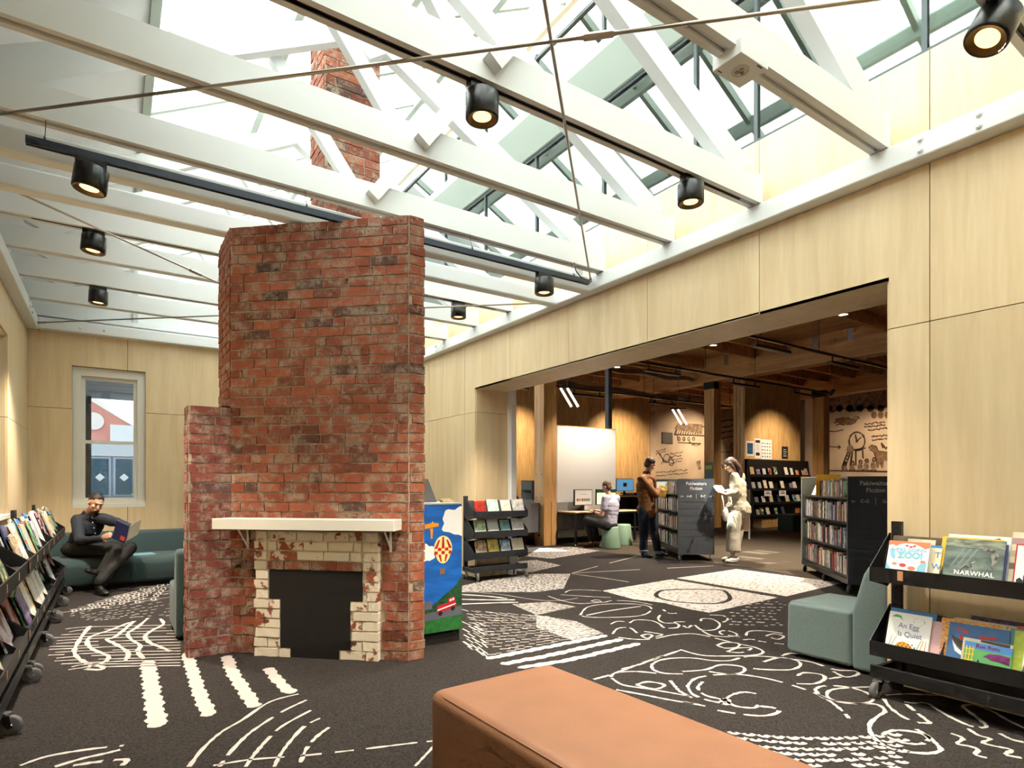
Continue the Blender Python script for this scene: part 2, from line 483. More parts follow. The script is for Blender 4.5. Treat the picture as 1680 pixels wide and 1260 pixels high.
# --- roof: white lining low on the left, glass above, rising to the clerestory on the right
SL = 0.55
def zroof(x): return 3.93 + SL * (x - XL)
XG, XT = 0.25, 4.30
lin = MB()
lin.add([(XL - .05, YF, zroof(XL) - .06), (XG, YF, zroof(XG)), (XG, YB + .3, zroof(XG)), (XL - .05, YB + .3, zroof(XL) - .06),
         (XL - .05, YF, zroof(XL) + .1), (XG, YF, zroof(XG) + .16), (XG, YB + .3, zroof(XG) + .16), (XL - .05, YB + .3, zroof(XL) + .1)],
        [(0, 3, 2, 1), (4, 5, 6, 7), (0, 1, 5, 4), (1, 2, 6, 5), (2, 3, 7, 6), (3, 0, 4, 7)])
lin.box(XL - .45, XL + .0, YF, YB + .3, 3.53, zroof(XL) + .1)
ceil = tag(lin.build('ceiling', white), kind='structure')
ny = [YF + .9 * i for i in range(0, 15)]
xs = [XG, 1.25, 2.25, 3.25, XT]
roof = tag(empty('glazed_roof', (0, 0, 0)), kind='structure')
sl = math.atan(SL)
for j, y in enumerate(ny):
    MB().bar((XG, y, zroof(XG) + .07), (XT, y, zroof(XT) + .07), .05, .10).build('glazing_bar', frame_grey, roof)
for x in xs:
    MB().bar((x, YF, zroof(x) + .03), (x, YB + .3, zroof(x) + .03), .06, .16).build('purlin', frame_grey, roof)
gp = None
for y0, y1 in zip(ny, ny[1:]):
    for x0, x1 in zip(xs, xs[1:]):
        z0, z1 = zroof(x0) + .125, zroof(x1) + .125
        MB().add([(x0, y0 + .02, z0), (x1, y0 + .02, z1), (x1, y1 - .02, z1), (x0, y1 - .02, z0),
                  (x0, y0 + .02, z0 + .012), (x1, y0 + .02, z1 + .012), (x1, y1 - .02, z1 + .012), (x0, y1 - .02, z0 + .012)],
                 [(0, 3, 2, 1), (4, 5, 6, 7), (0, 1, 5, 4), (1, 2, 6, 5), (2, 3, 7, 6), (3, 0, 4, 7)]).build('pane', glass, roof)
# gutter box at the high side
ZT = 6.62
gut = MB().prism([(XR - .30, 5.62), (XR - .02, 5.40), (XR + .10, 5.40), (XR + .10, 5.72), (XR - .30, 5.72)], 'Y', YF, YB + .3)
tag(gut.build('trim_5', frame_grey), kind='structure')
# end gables: white
for nme, y0, y1 in (('wall_gable_back', YB + .02, YB + .3),):
    g = MB().prism([(XL - .45, 3.53), (XR + TH, 3.53), (XR + TH, ZT + .3), (XT, zroof(XT) + .2), (XL - .45, zroof(XL - .45))], 'Y', y0, y1)
    gw = tag(g.build(nme, white), kind='structure')
    for x in (.28, 1.5, 2.7, 3.9):
        MB().box(x - .03, x + .03, y0 - .04, y0, 3.53, zroof(x) - .1).build('post', frame_grey, gw)
    MB().bar((XL, y0 - .03, 3.6), (XR, y0 - .03, 3.6), .06, .06).build('rail', white, gw)
# clerestory between room and hall
cl = tag(empty('clerestory', (XR, 0, 4.1)), kind='structure')
cl.name = 'window_3'
darkframe = mat('dark_aluminium', srgb(70, 78, 80), 0.4, metal=.4)
cm = [YF] + [y for y in (-.85, .46, 1.66, 2.86, 3.46, 4.66, 5.86, 7.06, 8.26)] + [YB]
for y in cm:
    MB().box(.01, .06, y - .016, y + .016, 0, ZT - 4.1).build('mullion', darkframe, cl)
for z in (0.0, 1.28, ZT - 4.1 - .05):
    MB().box(.008, .065, YF, YB, z - (.012 if z < .1 else .02), z + .02).build('transom', darkframe, cl)
for y0, y1 in zip(cm, cm[1:]):
    for z0, z1 in ((.03, 1.25), (1.31, ZT - 4.1 - .08)):
        MB().box(.03, .042, y0 + .022, y1 - .022, z0, z1).build('pane', clglass, cl)

# --- roof trusses
CH0, CH1 = 3.53, 3.73      # bottom chord
XM = 1.70
ridge = 4.89
def truss_mesh(track):
    parts = []
    xa, xb = XL + .02, XR - .10
    m = MB()
    m.box(xa, xb, -.055, .055, CH0 + .035, CH1)
    m.box(xa, xb, -.055, -.018, CH0, CH0 + .035).box(xa, xb, .018, .055, CH0, CH0 + .035)
    if not track:
        m.tube([(xa, 0, CH0 + .028), (xb, 0, CH0 + .028)], .016, 8)
    parts.append(('bottom_chord', m))
    d = .15
    for sgn in (1, -1):
        xe = XM + sgn * (3.86 - XM)
        ze = CH1 - .04
        zt = ridge
        m = MB().prism([(XM, zt), (xe, ze), (XM + sgn * (3.86 - XM + .22), ze + .10), (XM + sgn * (3.86 - XM + .22), ze + .13), (XM, zt + d * 1.14)], 'Y', -.045, .045)
        parts.append(('rafter', m))
    for sgn in (1, -1):
        xq = XM + sgn * .72
        zq = ridge - .547 * .72 + .06
        m = MB()
        yo_ = -.09 if sgn > 0 else .09
        m.bar((XM, yo_, CH0 + .07), (xq, yo_, zq), .10, .07, up=(0, 1, 0))
        parts.append(('web', m))
    m = MB().prism([(XM - .16, ridge - .06), (XM, ridge - .18), (XM + .16, ridge - .06), (XM + .16, ridge + .05), (XM, ridge + .16), (XM - .16, ridge + .05)], 'Y', -.052, .052)
    parts.append(('ridge_plate', m))
    for x0, x1 in ((xa, xa + .02), (xb - .02, xb + .006)):
        parts.append(('heel_plate', MB().box(x0, x1, -.062, .062, CH0, CH1 + .03)))
    return [(n, m.mesh(n, white)) for n, m in parts]
tm = {True: truss_mesh(True), False: truss_mesh(False)}
TY = [0.99, 1.875, 2.79, 3.67, 4.57, 6.27, 7.12, 8.02, 8.95]
tracked = {0.99, 2.79, 6.27, 8.02}
words = ['nearest white timber roof truss, at the upper right corner', 'white roof truss carrying the white detector box', 'white roof truss whose chord holds the long recessed black track',
         'white roof truss in front of the brick stack, without lights', 'white roof truss with the suspended black track hung below it', 'first white roof truss behind the two steel beams',
         'second white roof truss behind the two steel beams', 'white roof truss behind the chimney carrying the farthest spotlight', 'farthest white roof truss, next to the window wall']
for y, wd in zip(TY, words):
    r = empty('roof_truss', (0, y, 0), 0, wd, 'roof truss', 'white timber roof trusses')
    for n, me in tm[y in tracked]:
        link(n, me, r)
for y, wd in ((4.80, 'nearer of two white steel beams behind the suspended track'), (5.36, 'farther of two white steel beams behind the suspended track')):
    b = MB().box(XL + .02, XR - .10, y - .06, y + .06, ZP, 3.54).build('steel_beam', white, bevel=.02, seg=3)
    tag(b, wd, 'beam', 'white steel tie beams')
    for x in (XL + .16, XR - .24):
        MB().prism([(x - .05, ZP + .16), (x + .05, ZP + .16), (x + .05, ZP + .22), (x - .05, ZP + .22)], 'Y', y - .05, y + .05).build('cleat', white, b)
# ---------------------------------------------------------------- the old brick chimney
def brick_mat(name, stops, smear, amount, paint=None, paint_amt=0.0):
    m = bpy.data.materials.new(name); MATS[name] = m
    m.use_nodes = True
    nt = m.node_tree; b = nt.nodes['Principled BSDF']; b.inputs['Roughness'].default_value = 0.85
    b.inputs['Specular IOR Level'].default_value = 0.25
    oi = nt.nodes.new('ShaderNodeObjectInfo')
    cr = nt.nodes.new('ShaderNodeValToRGB')
    els = cr.color_ramp.elements
    els[0].position, els[0].color = stops[0]
    els[1].position, els[1].color = stops[-1]
    for p, c in stops[1:-1]:
        e = els.new(p); e.color = c
    nt.links.new(oi.outputs['Random'], cr.inputs[0])
    ge = nt.nodes.new('ShaderNodeNewGeometry')
    def noise(scale, lo, hi, detail=5.0, rough=0.6):
        n = nt.nodes.new('ShaderNodeTexNoise'); n.inputs['Scale'].default_value = scale; n.inputs['Detail'].default_value = detail
        n.inputs['Roughness'].default_value = rough
        nt.links.new(ge.outputs['Position'], n.inputs['Vector'])
        r = nt.nodes.new('ShaderNodeMapRange'); r.inputs['From Min'].default_value = lo; r.inputs['From Max'].default_value = hi
        nt.links.new(n.outputs['Fac'], r.inputs[0])
        return n, r
    def mix(fac, a, bb, mode='MIX'):
        x = nt.nodes.new('ShaderNodeMix'); x.data_type = 'RGBA'; x.blend_type = mode
        if isinstance(fac, float): x.inputs['Factor'].default_value = fac
        else: nt.links.new(fac, x.inputs['Factor'])
        for k, v in (('A', a), ('B', bb)):
            if isinstance(v, tuple): x.inputs[k].default_value = v
            else: nt.links.new(v, x.inputs[k])
        return x.outputs['Result']
    n1, r1 = noise(16, .35, .7)
    r1.inputs['To Min'].default_value = .82; r1.inputs['To Max'].default_value = 1.12
    c = mix(1.0, cr.outputs[0], r1.outputs[0], 'MULTIPLY')
    n2, r2 = noise(9, .60 - amount * .25, .68 - amount * .2, 8, .72)
    n2b, r2b = noise(45, .3, .55, 4)
    mu = nt.nodes.new('ShaderNodeMath'); mu.operation = 'MULTIPLY'
    nt.links.new(r2.outputs[0], mu.inputs[0]); nt.links.new(r2b.outputs[0], mu.inputs[1])
    c = mix(mu.outputs[0], c, smear)
    if paint:
        n3, r3 = noise(7, .66 - paint_amt * .3, .69 - paint_amt * .3, 8, .62)
        c = mix(r3.outputs[0], c, paint)
    nt.links.new(c, b.inputs['Base Color'])
    bp = nt.nodes.new('ShaderNodeBump'); bp.inputs['Strength'].default_value = 0.5; bp.inputs['Distance'].default_value = 0.006
    n4, _ = noise(70, 0, 1, 4)
    nt.links.new(n4.outputs['Fac'], bp.inputs['Height']); nt.links.new(bp.outputs[0], b.inputs['Normal'])
    return m
red_stops = [(0.0, srgb(112, 64, 50)), (0.15, srgb(134, 74, 56)), (0.40, srgb(152, 84, 62)), (0.65, srgb(164, 94, 68)), (0.85, srgb(138, 78, 62)), (0.93, srgb(146, 86, 68)), (0.96, srgb(86, 64, 58)), (1.0, srgb(102, 72, 64))]
brick_red = brick_mat('old_red_brick', red_stops, srgb(162, 144, 126), 0.47)
brick_pink = brick_mat('worn_pink_brick', [(0, srgb(112, 60, 54)), (.4, srgb(146, 80, 70)), (.8, srgb(130, 70, 62)), (1, srgb(110, 78, 82))], srgb(166, 148, 136), 0.50)
brick_white = brick_mat('painted_brick', red_stops, srgb(150, 120, 100), 0.2, srgb(228, 216, 196), 0.62)
brick_white2 = brick_mat('painted_brick_sound', red_stops, srgb(150, 120, 100), 0.2, srgb(230, 219, 200), 0.95)
mortar = mat('old_mortar', srgb(184, 168, 148), 0.95, bump=0.6, bscale=90, var=0.25, vscale=30, coords='Object')

def brick_meshes(name, m, n=5):
    out = []
    r = random.Random(11)
    for k in range(n):
        bm = bmesh.new()
        bmesh.ops.create_cube(bm, size=1.0)
        bmesh.ops.subdivide_edges(bm, edges=[e for e in bm.edges if abs((e.verts[0].co - e.verts[1].co).x) > .5], cuts=2)
        for v in bm.verts:
            if v.co.y < 0:
                v.co.x += r.uniform(-.025, .02); v.co.z += r.uniform(-.05, .035); v.co.y += r.uniform(0, .05)
        bmesh.ops.recalc_face_normals(bm, faces=bm.faces)
        me = bpy.data.meshes.new(name); bm.to_mesh(me); bm.free(); me.materials.append(m)
        out.append(me)
    return out
BM = {k: brick_meshes('brick', m) for k, m in (('red', brick_red), ('pink', brick_pink), ('white', brick_white), ('sound', brick_white2))}
PITCH, BL, JT = 0.0747, 0.212, 0.0115

def brick_face(parent, p0, p1, z0, z1, kind, intervals=None, proud=0.010, depth=0.06, headers=0, phase=0, kindfn=None, store=None, rseed=1):
    """Lay courses of separate bricks along the segment p0 -> p1 (outward side on the right of p1 -> p0)."""
    r = random.Random(rseed)
    p0 = Vector((p0[0], p0[1], 0)); p1 = Vector((p1[0], p1[1], 0))
    d = p1 - p0; L = d.length; d.normalize()
    nrm = Vector((d.y, -d.x, 0))
    ang = math.atan2(d.y, d.x)
    nrow = int(round((z1 - z0) / PITCH))
    for i in range(nrow):
        za = z0 + i * PITCH
        zc = za + PITCH / 2
        ivs = intervals(zc) if intervals else [(0, L)]
        hd = headers and (i + phase) % headers == headers - 1
        off = {0: 0.0, 1: .5}[i % 2] * BL + r.uniform(-.03, .03)
        for a, b in ivs:
            s = a - (off if not hd else off * .5) % (BL if not hd else BL / 2)
            while s < b - .004:
                ln = BL / 2 if hd or r.random() < .10 else BL * r.uniform(.94, 1.05)
                sa, sb = max(s, a), min(s + ln, b)
                if b - sb < .05: sb = b
                if sb - sa < .035:
                    s = sb; continue
                k = kindfn(i, (sa + sb) / 2, zc) if kindfn else kind
                me = r.choice(BM[k])
                o = bpy.data.objects.new('brick', me); col.objects.link(o)
                pr = proud + r.uniform(-.003, .004)
                c = p0 + d * ((sa + sb) / 2) + nrm * (pr - depth / 2)
                o.location = (c.x, c.y, zc + r.uniform(-.0015, .0015))
                o.rotation_euler = (r.uniform(-.012, .012), r.uniform(-.008, .008), ang + r.uniform(-.006, .006))
                o.scale = (sb - sa - JT, depth, PITCH - JT)
                o.parent = parent
                s = sb
BZ = 45 * PITCH
chim = empty('chimney', (0, 0, 0), 0, 'tall freestanding red brick chimney breast with a small painted fireplace', 'chimney')
A, B, C1, D1 = (0.781, 5.12), (1.852, 4.118), (1.975, 4.118), (1.975, 5.72)
breast = MB().prism([A, B, C1, D1, (0.781, 5.72)], 'Z', 0, BZ - .006).build('chimney_breast', mortar, chim)
FD = Vector((B[0] - A[0], B[1] - A[1], 0)); FL = FD.length; FD.normalize(); FN = Vector((FD.y, -FD.x, 0))
S0, S1 = .232, 1.25
SZ = 13 * PITCH
def face_iv(z):
    return [(0, S0 - .005), (S1 + .005, FL)] if z < SZ else [(0, FL)]
brick_face(breast, A, B, 0, BZ, 'red', face_iv, rseed=3)
brick_face(breast, B, C1, 0, BZ, 'red', headers=0, rseed=5)
def joined(parent, fn):
    """Faces seen at a glancing angle: the bricks joined into one part."""
    tmp = empty('tmp'); fn(tmp)
    m = MB(); me_m = None
    for o in list(tmp.children):
        M = Matrix.Translation(o.location) @ o.rotation_euler.to_matrix().to_4x4() @ Matrix.Diagonal(o.scale.to_4d())
        m.add([M @ v.co for v in o.data.vertices], [tuple(p.vertices) for p in o.data.polygons])
        me_m = o.data.materials[0]
        bpy.data.objects.remove(o)
    bpy.data.objects.remove(tmp)
    return tag(m.build('side_bricks', me_m, parent), kind='stuff')
joined(breast, lambda p: brick_face(p, (0.781, 5.72), A, 1.95, BZ, 'red', rseed=6))
joined(breast, lambda p: brick_face(p, C1, D1, 0, BZ, 'red', rseed=7))
# top course lies flat on the core
MB().prism([(.80, 5.14), (1.85, 4.16), (1.95, 4.15), (1.95, 5.69), (.80, 5.69)], 'Z', BZ - .01, BZ - .002).build('mortar_cap', mortar, breast)

# painted surround with the boarded-up opening
def sp(s, off=0.0):
    v = Vector((A[0], A[1], 0)) + FD * s + FN * off
    return (v.x, v.y)
PO = .045
sur = MB().prism([sp(S0 + .01), sp(S0 + .01, PO), sp(S1 - .01, PO), sp(S1 - .01)], 'Z', 0.0, SZ)
surround = sur.build('fireplace_surround', mat('cream_mortar', srgb(214, 204, 186), .9, bump=.5, bscale=80), chim)
def sur_iv(z):
    if z < PITCH * 1.05: o = (.54, .93)
    elif z < PITCH * 6.0: o = (.455, 1.022)
    elif z < PITCH * 9.2: o = (.362, 1.12)
    else: return [(S0, .345), (.352, 1.118), (1.124, S1)]
    if z < PITCH * 6: return [(S0, o[0]), (o[1], S1)]
    return [(S0, o[0] - .004), (o[1] + .004, S1)]
def sur_kind(i, s, z):
    if i == 9 and .36 < s < 1.04: return 'red'
    if s > 1.02 and s < 1.13 and i < 9: return 'white'
    if i in (3, 4) and s < .5: return 'white'
    if s > 1.1 and 6 <= i < 9: return 'white'
    if i in (10, 11, 12) and .40 < s < .55: return 'white'
    if i == 5 and .42 < s < .47: return 'red'
    return 'sound'
brick_face(surround, sp(0, PO), sp(FL, PO), 0, SZ, 'sound', sur_iv, proud=.016, headers=0, kindfn=sur_kind, rseed=8)
bo = MB()
z1, z2, z3 = PITCH * 1.0, PITCH * 6.0, PITCH * 9.15
outl = [(.54, 0), (.93, 0), (.93, z1), (1.022, z1), (1.022, z2), (1.12, z2), (1.12, z3), (.362, z3), (.362, z2), (.455, z2), (.455, z1), (.54, z1)]
vs = []
for off in (PO + .002, PO + .010):
    for s, z in outl:
        p = sp(s, off); vs.append((p[0], p[1], z + (.002 if z == 0 else 0)))
n = len(outl)
bo.add(vs, [tuple(range(n, 2 * n)), tuple(range(n))[::-1]] + [(i, (i + 1) % n, n + (i + 1) % n, n + i) for i in range(n)])
board = bo.build('opening_board', blackmatt, chim)
board['label'] = 'flat black board closing the fireplace opening'

# mantel shelf on two folded brackets
mz0, mz1 = 13.25 * PITCH, 14.35 * PITCH
mantel = empty('mantel_shelf', (0, 0, 0), 0, 'long white painted mantel shelf above the fireplace opening', 'shelf')
mpts = [sp(.09, .02), sp(-.05, .20), sp(FL - .03, .20), sp(FL - .03, .02)]
MB().prism([sp(.0, .018), sp(-.03, .19), sp(FL - .05, .19), sp(FL - .05, .018)], 'Z', mz0, mz1).build('shelf_board', offwhite, mantel, bevel=.004)
for s in (.16, 1.33):
    m = MB()
    P = lambda off, z: sp(s, off) + (z,)
    m.bar(P(.021, mz0 - .17), P(.021, mz0), .018, .004, up=tuple(FN))
    m.bar(P(.02, mz0 - .003), P(.16, mz0 - .003), .018, .004)
    m.bar(P(.024, mz0 - .14), P(.14, mz0 - .008), .014, .006)
    m.build('bracket', white, mantel)

# side pier
pier = empty('brick_pier', (0, 0, 0), 0, 'low worn pinkish brick wall stub left of the fireplace', 'brick pier')
PZ = 26 * PITCH
pc = MB().prism([(.484, 5.12), (.781, 5.12), (.781, 5.36), (.484, 5.36)], 'Z', 0, PZ - .008).build('pier_core', mortar, pier)
brick_face(pc, (.484, 5.12), (.785, 5.12), 0, PZ, 'pink', rseed=12)
brick_face(pc, (.484, 5.36), (.484, 5.12), 0, PZ, 'pink', rseed=13)
for (x, ln) in ((.80, .10),):
    o = bpy.data.objects.new('brick', BM['red'][0]); col.objects.link(o); o.parent = pc
    o.location = (.752, 5.16, PZ + PITCH / 2); o.scale = (.07, .10, PITCH - JT)

# upper stack
stk = empty('chimney_stack', (0, 0, 0), 0, 'upper red brick chimney stack rising between the white trusses', 'chimney')
sx0, sx1, sy0, sy1, sz1 = 1.45, 1.925, 4.885, 5.285, BZ + 24 * PITCH
sc_ = MB().box(sx0, sx1, sy0, sy1, BZ, sz1 - .01).build('stack_core', mortar, stk)
brick_face(sc_, (sx0, sy0), (sx1, sy0), BZ, sz1, 'red', headers=0, rseed=21)
brick_face(sc_, (sx0, sy1), (sx0, sy0), BZ, sz1, 'red', headers=0, rseed=22)
# ---------------------------------------------------------------- track lights, tie rods, detector
glow = mat('lamp_glow', (1.0, 0.62, 0.24, 1), 0.5, emit=2.4)
gold = mat('lamp_reflector', srgb(120, 92, 50), 0.35, metal=.6)
lamp_black = mat('black_lamp_body', srgb(30, 31, 32), 0.3)
def spot_protos():
    out = []
    out.append(('housing', MB().lathe([(.0, 0), (.088, 0), (.092, -.004), (.092, -.135), (.086, -.142), (.080, -.142), (.080, -.10)], n=28, caps=False).mesh('housing', lamp_black)))
    out.append(('reflector', MB().lathe([(.080, -.139), (.060, -.128), (.050, -.124)], n=24, caps=False).mesh('reflector', gold)))
    out.append(('lamp_disc', MB().lathe([(.051, -.125), (.0, -.127)], n=20).mesh('lamp_disc', glow)))
    out.append(('adapter', MB().box(-.085, .075, -.02, .02, 0, .05).box(-.085, -.02, -.026, .026, -.02, .05).mesh('adapter', lamp_black)))
    return out
SP = spot_protos()
def spotlight(loc, label, tilt=(0, 0), power=60):
    r = empty('track_spotlight', loc, 0, label, 'spotlight', 'black cylinder track spotlights')
    for n, me in SP:
        o = link(n, me, r, smooth=(n != 'adapter'))
        if n != 'adapter':
            o.rotation_euler = (tilt[0], tilt[1], 0); o.location = (0, 0, -.004)
            if n == 'housing':
                md = o.modifiers.new('edge', 'EDGE_SPLIT'); md.split_angle = R(50)
    ld = bpy.data.lights.new('spot_lamp', 'SPOT'); ld.energy = power; ld.spot_size = R(92); ld.spot_blend = .6
    ld.color = (1.0, .86, .68); ld.shadow_soft_size = .04
    lo = bpy.data.objects.new('spot_lamp', ld); col.objects.link(lo); lo.parent = r
    lo.location = (0, 0, -.15); lo.rotation_euler = (tilt[0], tilt[1], 0)
    return r
TZ = CH0 + .02
def track(x0, x1, y, z, label):
    o = MB().box(x0, x1, y - .016, y + .016, z, z + .03).box(x0, x1, y - .016, y - .008, z - .006, z).box(x0, x1, y + .008, y + .016, z - .006, z).build('light_track', lamp_black)
    return tag(o, label, 'light track', 'black light tracks')
track(.35, 4.02, 2.79, CH0 + .008, 'long black light track recessed under the truss above the fireplace')
track(2.2, 3.9, .99, CH0 + .008, 'short black light track in the upper right corner truss')
track(-.55, 4.0, 6.27, CH0 + .008, 'black light track under the first truss behind the steel beams')
track(-.35, 3.95, 8.02, CH0 + .008, 'black light track under the truss near the window wall')
st = empty('suspended_track', (0, 4.49, 0), 0, 'black light track hung on thin wires, running behind the chimney top', 'light track', 'black light tracks')
MB().box(-.42, 3.97, -.018, .018, 3.345, 3.385).box(-.42, 3.97, -.018, -.009, 3.337, 3.345).box(-.42, 3.97, .009, .018, 3.337, 3.345).build('rail', mat('blue_black_track', srgb(44, 54, 68), .45), st)
for x in (-.33, 1.2, 2.62, 3.78):
    m = MB().tube([(x, 0, 3.385), (x, .05, 3.545)], .0022, 6).lathe([(.008, 3.385), (.008, 3.40), (.003, 3.42)], (x, 0, 0), 8)
    m.build('wire', lamp_black, st)
MB().tube([(3.80, .02, 3.53), (3.80, .0, 3.45), (3.86, 0, 3.40), (3.95, 0, 3.385)], .006, 6).build('power_cord', lamp_black, st)
LZ = CH0 - .045
for x, y, z, tl, lb in ((3.37, .99, LZ, (.25, .45), 'large black spotlight hanging in the upper right corner'),
                        (1.69, 2.79, LZ, (.0, 0), 'black spotlight left of the rod crossing, nearest the middle'),
                        (3.435, 2.79, LZ, (0, 0), 'black spotlight near the right end of the recessed track'),
                        (-.10, 4.49, 3.29, (0, .12), 'black spotlight at the left end of the suspended track'),
                        (3.41, 4.49, 3.29, (0, 0), 'black spotlight at the right end of the suspended track'),
                        (-.124, 6.27, LZ, (0, .08), 'black spotlight left of the chimney, middle of three in a column'),
                        (3.465, 6.27, LZ, (0, 0), 'small black spotlight right behind the chimney edge'),
                        (-.12, 8.02, LZ, (0, .04), 'lowest and farthest black spotlight left of the chimney')):
    spotlight((x, y, z), lb, tl, 620 if y < 1 else 250 if y < 6 else 430)

def rod(a, b, label, tb=None):
    r = empty('tie_rod', (0, 0, 0), 0, label, 'tie rod', 'steel cross bracing rods')
    a = Vector(a); b = Vector(b)
    MB().tube([a, b], .009, 8).build('rod', steel, r, smooth=True)
    for p, q in ((a, b), (b, a)):
        d = (q - p).normalized()
        MB().tube([p, p + d * .10], .014, 8).build('end_fork', steel, r, smooth=True)
    if tb is not None:
        c = a.lerp(b, tb); d = (b - a).normalized()
        MB().tube([c - d * .09, c - d * .07, c - d * .07, c + d * .07, c + d * .07, c + d * .09], [.010, .012, .017, .017, .012, .010], 6).build('turnbuckle', steel, r)
RZ = 3.462
rod((XL + .13, 4.72, RZ), (4.17, -.10, RZ), 'steel tie rod crossing the top of the picture from the left wall', .545)
rod((4.17, 4.68, RZ), (.4, .90, RZ + .03), 'steel tie rod running down to the steel beam at the right wall')
rod((XL + .13, 5.40, RZ), (4.17, 9.75, RZ), 'thin steel tie rod slanting down to the chimney on the left', .30)
rod((XL + .13, 9.80, RZ - .03), (4.17, 5.44, RZ - .03), 'thin steel tie rod starting from the far left corner')

det = empty('beam_detector', (2.70, 1.875, CH0 - .055), 0, 'white detector box with round sensor under the truss', 'detector')
MB().box(-.115, .115, -.085, .085, 0, .08).build('case', white, det, bevel=.004)
MB().lathe([(.045, 0), (.045, -.004), (.036, -.006), (.034, -.003), (.0, -.003)], (0, .0, 0), 24).build('sensor_ring', mat('pale_grey_plastic', srgb(205, 200, 192), .4), det)
for a in (0, 2.1, 4.2):
    MB().lathe([(.012, -.003), (.010, -.009), (0, -.010)], (.016 * math.cos(a), .016 * math.sin(a), 0), 12).build('sensor_eye', mat('grey_lens', srgb(150, 142, 134), .3), det)
MB().box(.035, .075, -.078, -.070, -.0012, .001).box(-.1, -.07, .06, .066, -.0012, .001).build('label_print', lamp_black, det)
# ---------------------------------------------------------------- soft seating and the painted cabinet
def fabric(name, c, var=.25):
    return mat(name, c, 0.9, bump=.25, bscale=500, var=var, vscale=240, detail=2, spec=.2, sheen=.15)
teal = fabric('dark_teal_wool', srgb(66, 84, 86))
slate = fabric('slate_grey_wool', srgb(116, 132, 130))
leather = mat('tan_leather', srgb(148, 104, 78), 0.42, bump=.12, bscale=140, var=.10, vscale=5, spec=.4)
leather_dark = mat('tan_leather_seam', srgb(120, 74, 44), 0.5)

def soft_prism(name, poly, x0, x1, m, parent, bevel=.04, seg=4):
    return MB().prism(poly, 'X', x0, x1).build(name, m, parent, bevel=bevel, seg=seg)

# leather bench in front
ott = empty('leather_bench', (1.525, 1.615, 0), R(2.0), 'tan leather upholstered bench in the foreground', 'bench')
bm = bmesh.new(); bmesh.ops.create_cube(bm, size=1.0)
for v in bm.verts:
    v.co = Vector((v.co.x * .69, v.co.y * 1.52, .03 + (v.co.z + .5) * .40))
bmesh.ops.subdivide_edges(bm, edges=[e for e in bm.edges if abs((e.verts[0].co - e.verts[1].co).y) > .5 or abs((e.verts[0].co - e.verts[1].co).x) > .5], cuts=5, use_grid_fill=True)
for v in bm.verts:
    if v.co.z > .40:
        fx = 1 - (v.co.x / .345) ** 2; fy = 1 - (v.co.y / .76) ** 2
        v.co.z += .012 * max(fx, 0) * max(fy, 0)
me = bpy.data.meshes.new('cushion'); bm.to_mesh(me); bm.free(); me.materials.append(leather)
link('cushion', me, ott, bevel=.05, seg=5)
# piping seam along the top left edge
zs = .424
MB().tube([(-.340, -.70, .36), (-.335, -.70, .405), (-.328, -.66, .420), (-.328, .64, .420), (-.315, .70, .418)], .003, 6).build('seam', leather, ott)
for sx in (-.26, .26):
    for sy in (-.66, .66):
        MB().box(sx - .03, sx + .03, sy - .03, sy + .03, 0, .04).build('foot', black, ott)

# lounge chair: seat block and sloping back
def lounge_chair(loc, rz, m, label, wdt=.62, group=None):
    r = empty('lounge_chair', loc, rz, label, 'lounge chair', group)
    # local: x across, +y is the front
    soft_prism('seat', [(.0, .03), (.47, .03), (.49, .07), (.485, .41), (.46, .43), (.0, .43)], -wdt / 2, wdt / 2, m, r, .035)
    soft_prism('backrest', [(-.235, .02), (.0, .02), (.0, .43), (-.075, .70), (-.11, .765), (-.17, .78), (-.225, .755), (-.235, .70)], -wdt / 2, wdt / 2, m, r, .03)
    for sx in (-.24, .24):
        for y in (-.17, .40):
            MB().box(sx - .02, sx + .02, y - .02, y + .02, 0, .035).build('foot', black, r)
    return r
lounge_chair((4.345 + .31, 2.125, 0), 0, slate, 'slate grey low lounge chair standing in the wall opening')
lounge_chair((.452 + .31, 5.98, 0), 0, teal, 'dark teal lounge chair half hidden behind the brick pier')

# sofa along the window wall
sofa = empty('sofa', (.45, 9.97, 0), 0, 'long dark teal sofa under the sash window', 'sofa')
soft_prism('seat', [(-.92, .06), (-.96, .30), (-.93, .37), (-.85, .395), (-.24, .395), (-.20, .06)], -1.34, 1.30, teal, sofa, .05, 5)
soft_prism('backrest', [(-.26, .10), (-.245, .64), (-.22, .69), (-.03, .69), (-.02, .10)], -1.34, 1.30, teal, sofa, .04, 4)
MB().box(-1.28, 1.23, -.86, -.10, 0, .08).build('plinth', blackmatt, sofa)

# painted cabinet
sky = mat('painted_blue', srgb(18, 104, 200), .45, var=.30, vscale=5, stretch=(1, 1, 4))
cab = empty('painted_cabinet', (2.235, 4.70, 0), 0, 'blue cabinet painted with clouds, balloon and red fire truck', 'cabinet')
cx0, cx1, cy0, cy1, cz0, cz1 = -.22, .225, -.31, .31, .11, 1.165
MB().box(cx0, cx1, cy0, cy1, cz0, cz1).build('body', sky, cab, bevel=.004)
MB().box(cx0 + .02, cx1 - .01, cy0 + .03, cy1, 0, cz0).build('plinth', blackmatt, cab)
MB().box(cx0 - .0, cx1 + .004, cy0 - .004, cy1, cz1, cz1 + .012).build('top', mat('grey_top', srgb(176, 180, 178), .5), cab)
FY = cy0
def paint(name, m, pts, lift=.001):
    MB().prism(pts, 'Y', FY - lift, FY + .002).build(name, m, cab)
def blob(cx, cz, rs, n=40):
    out = []
    for i in range(n):
        t = 2 * math.pi * i / n
        r = rs[0] * (1 + .10 * math.sin(5 * t + cx * 9) + .06 * math.sin(9 * t))
        out.append((cx + r * math.cos(t), cz + rs[1] / rs[0] * r * math.sin(t)))
    return out
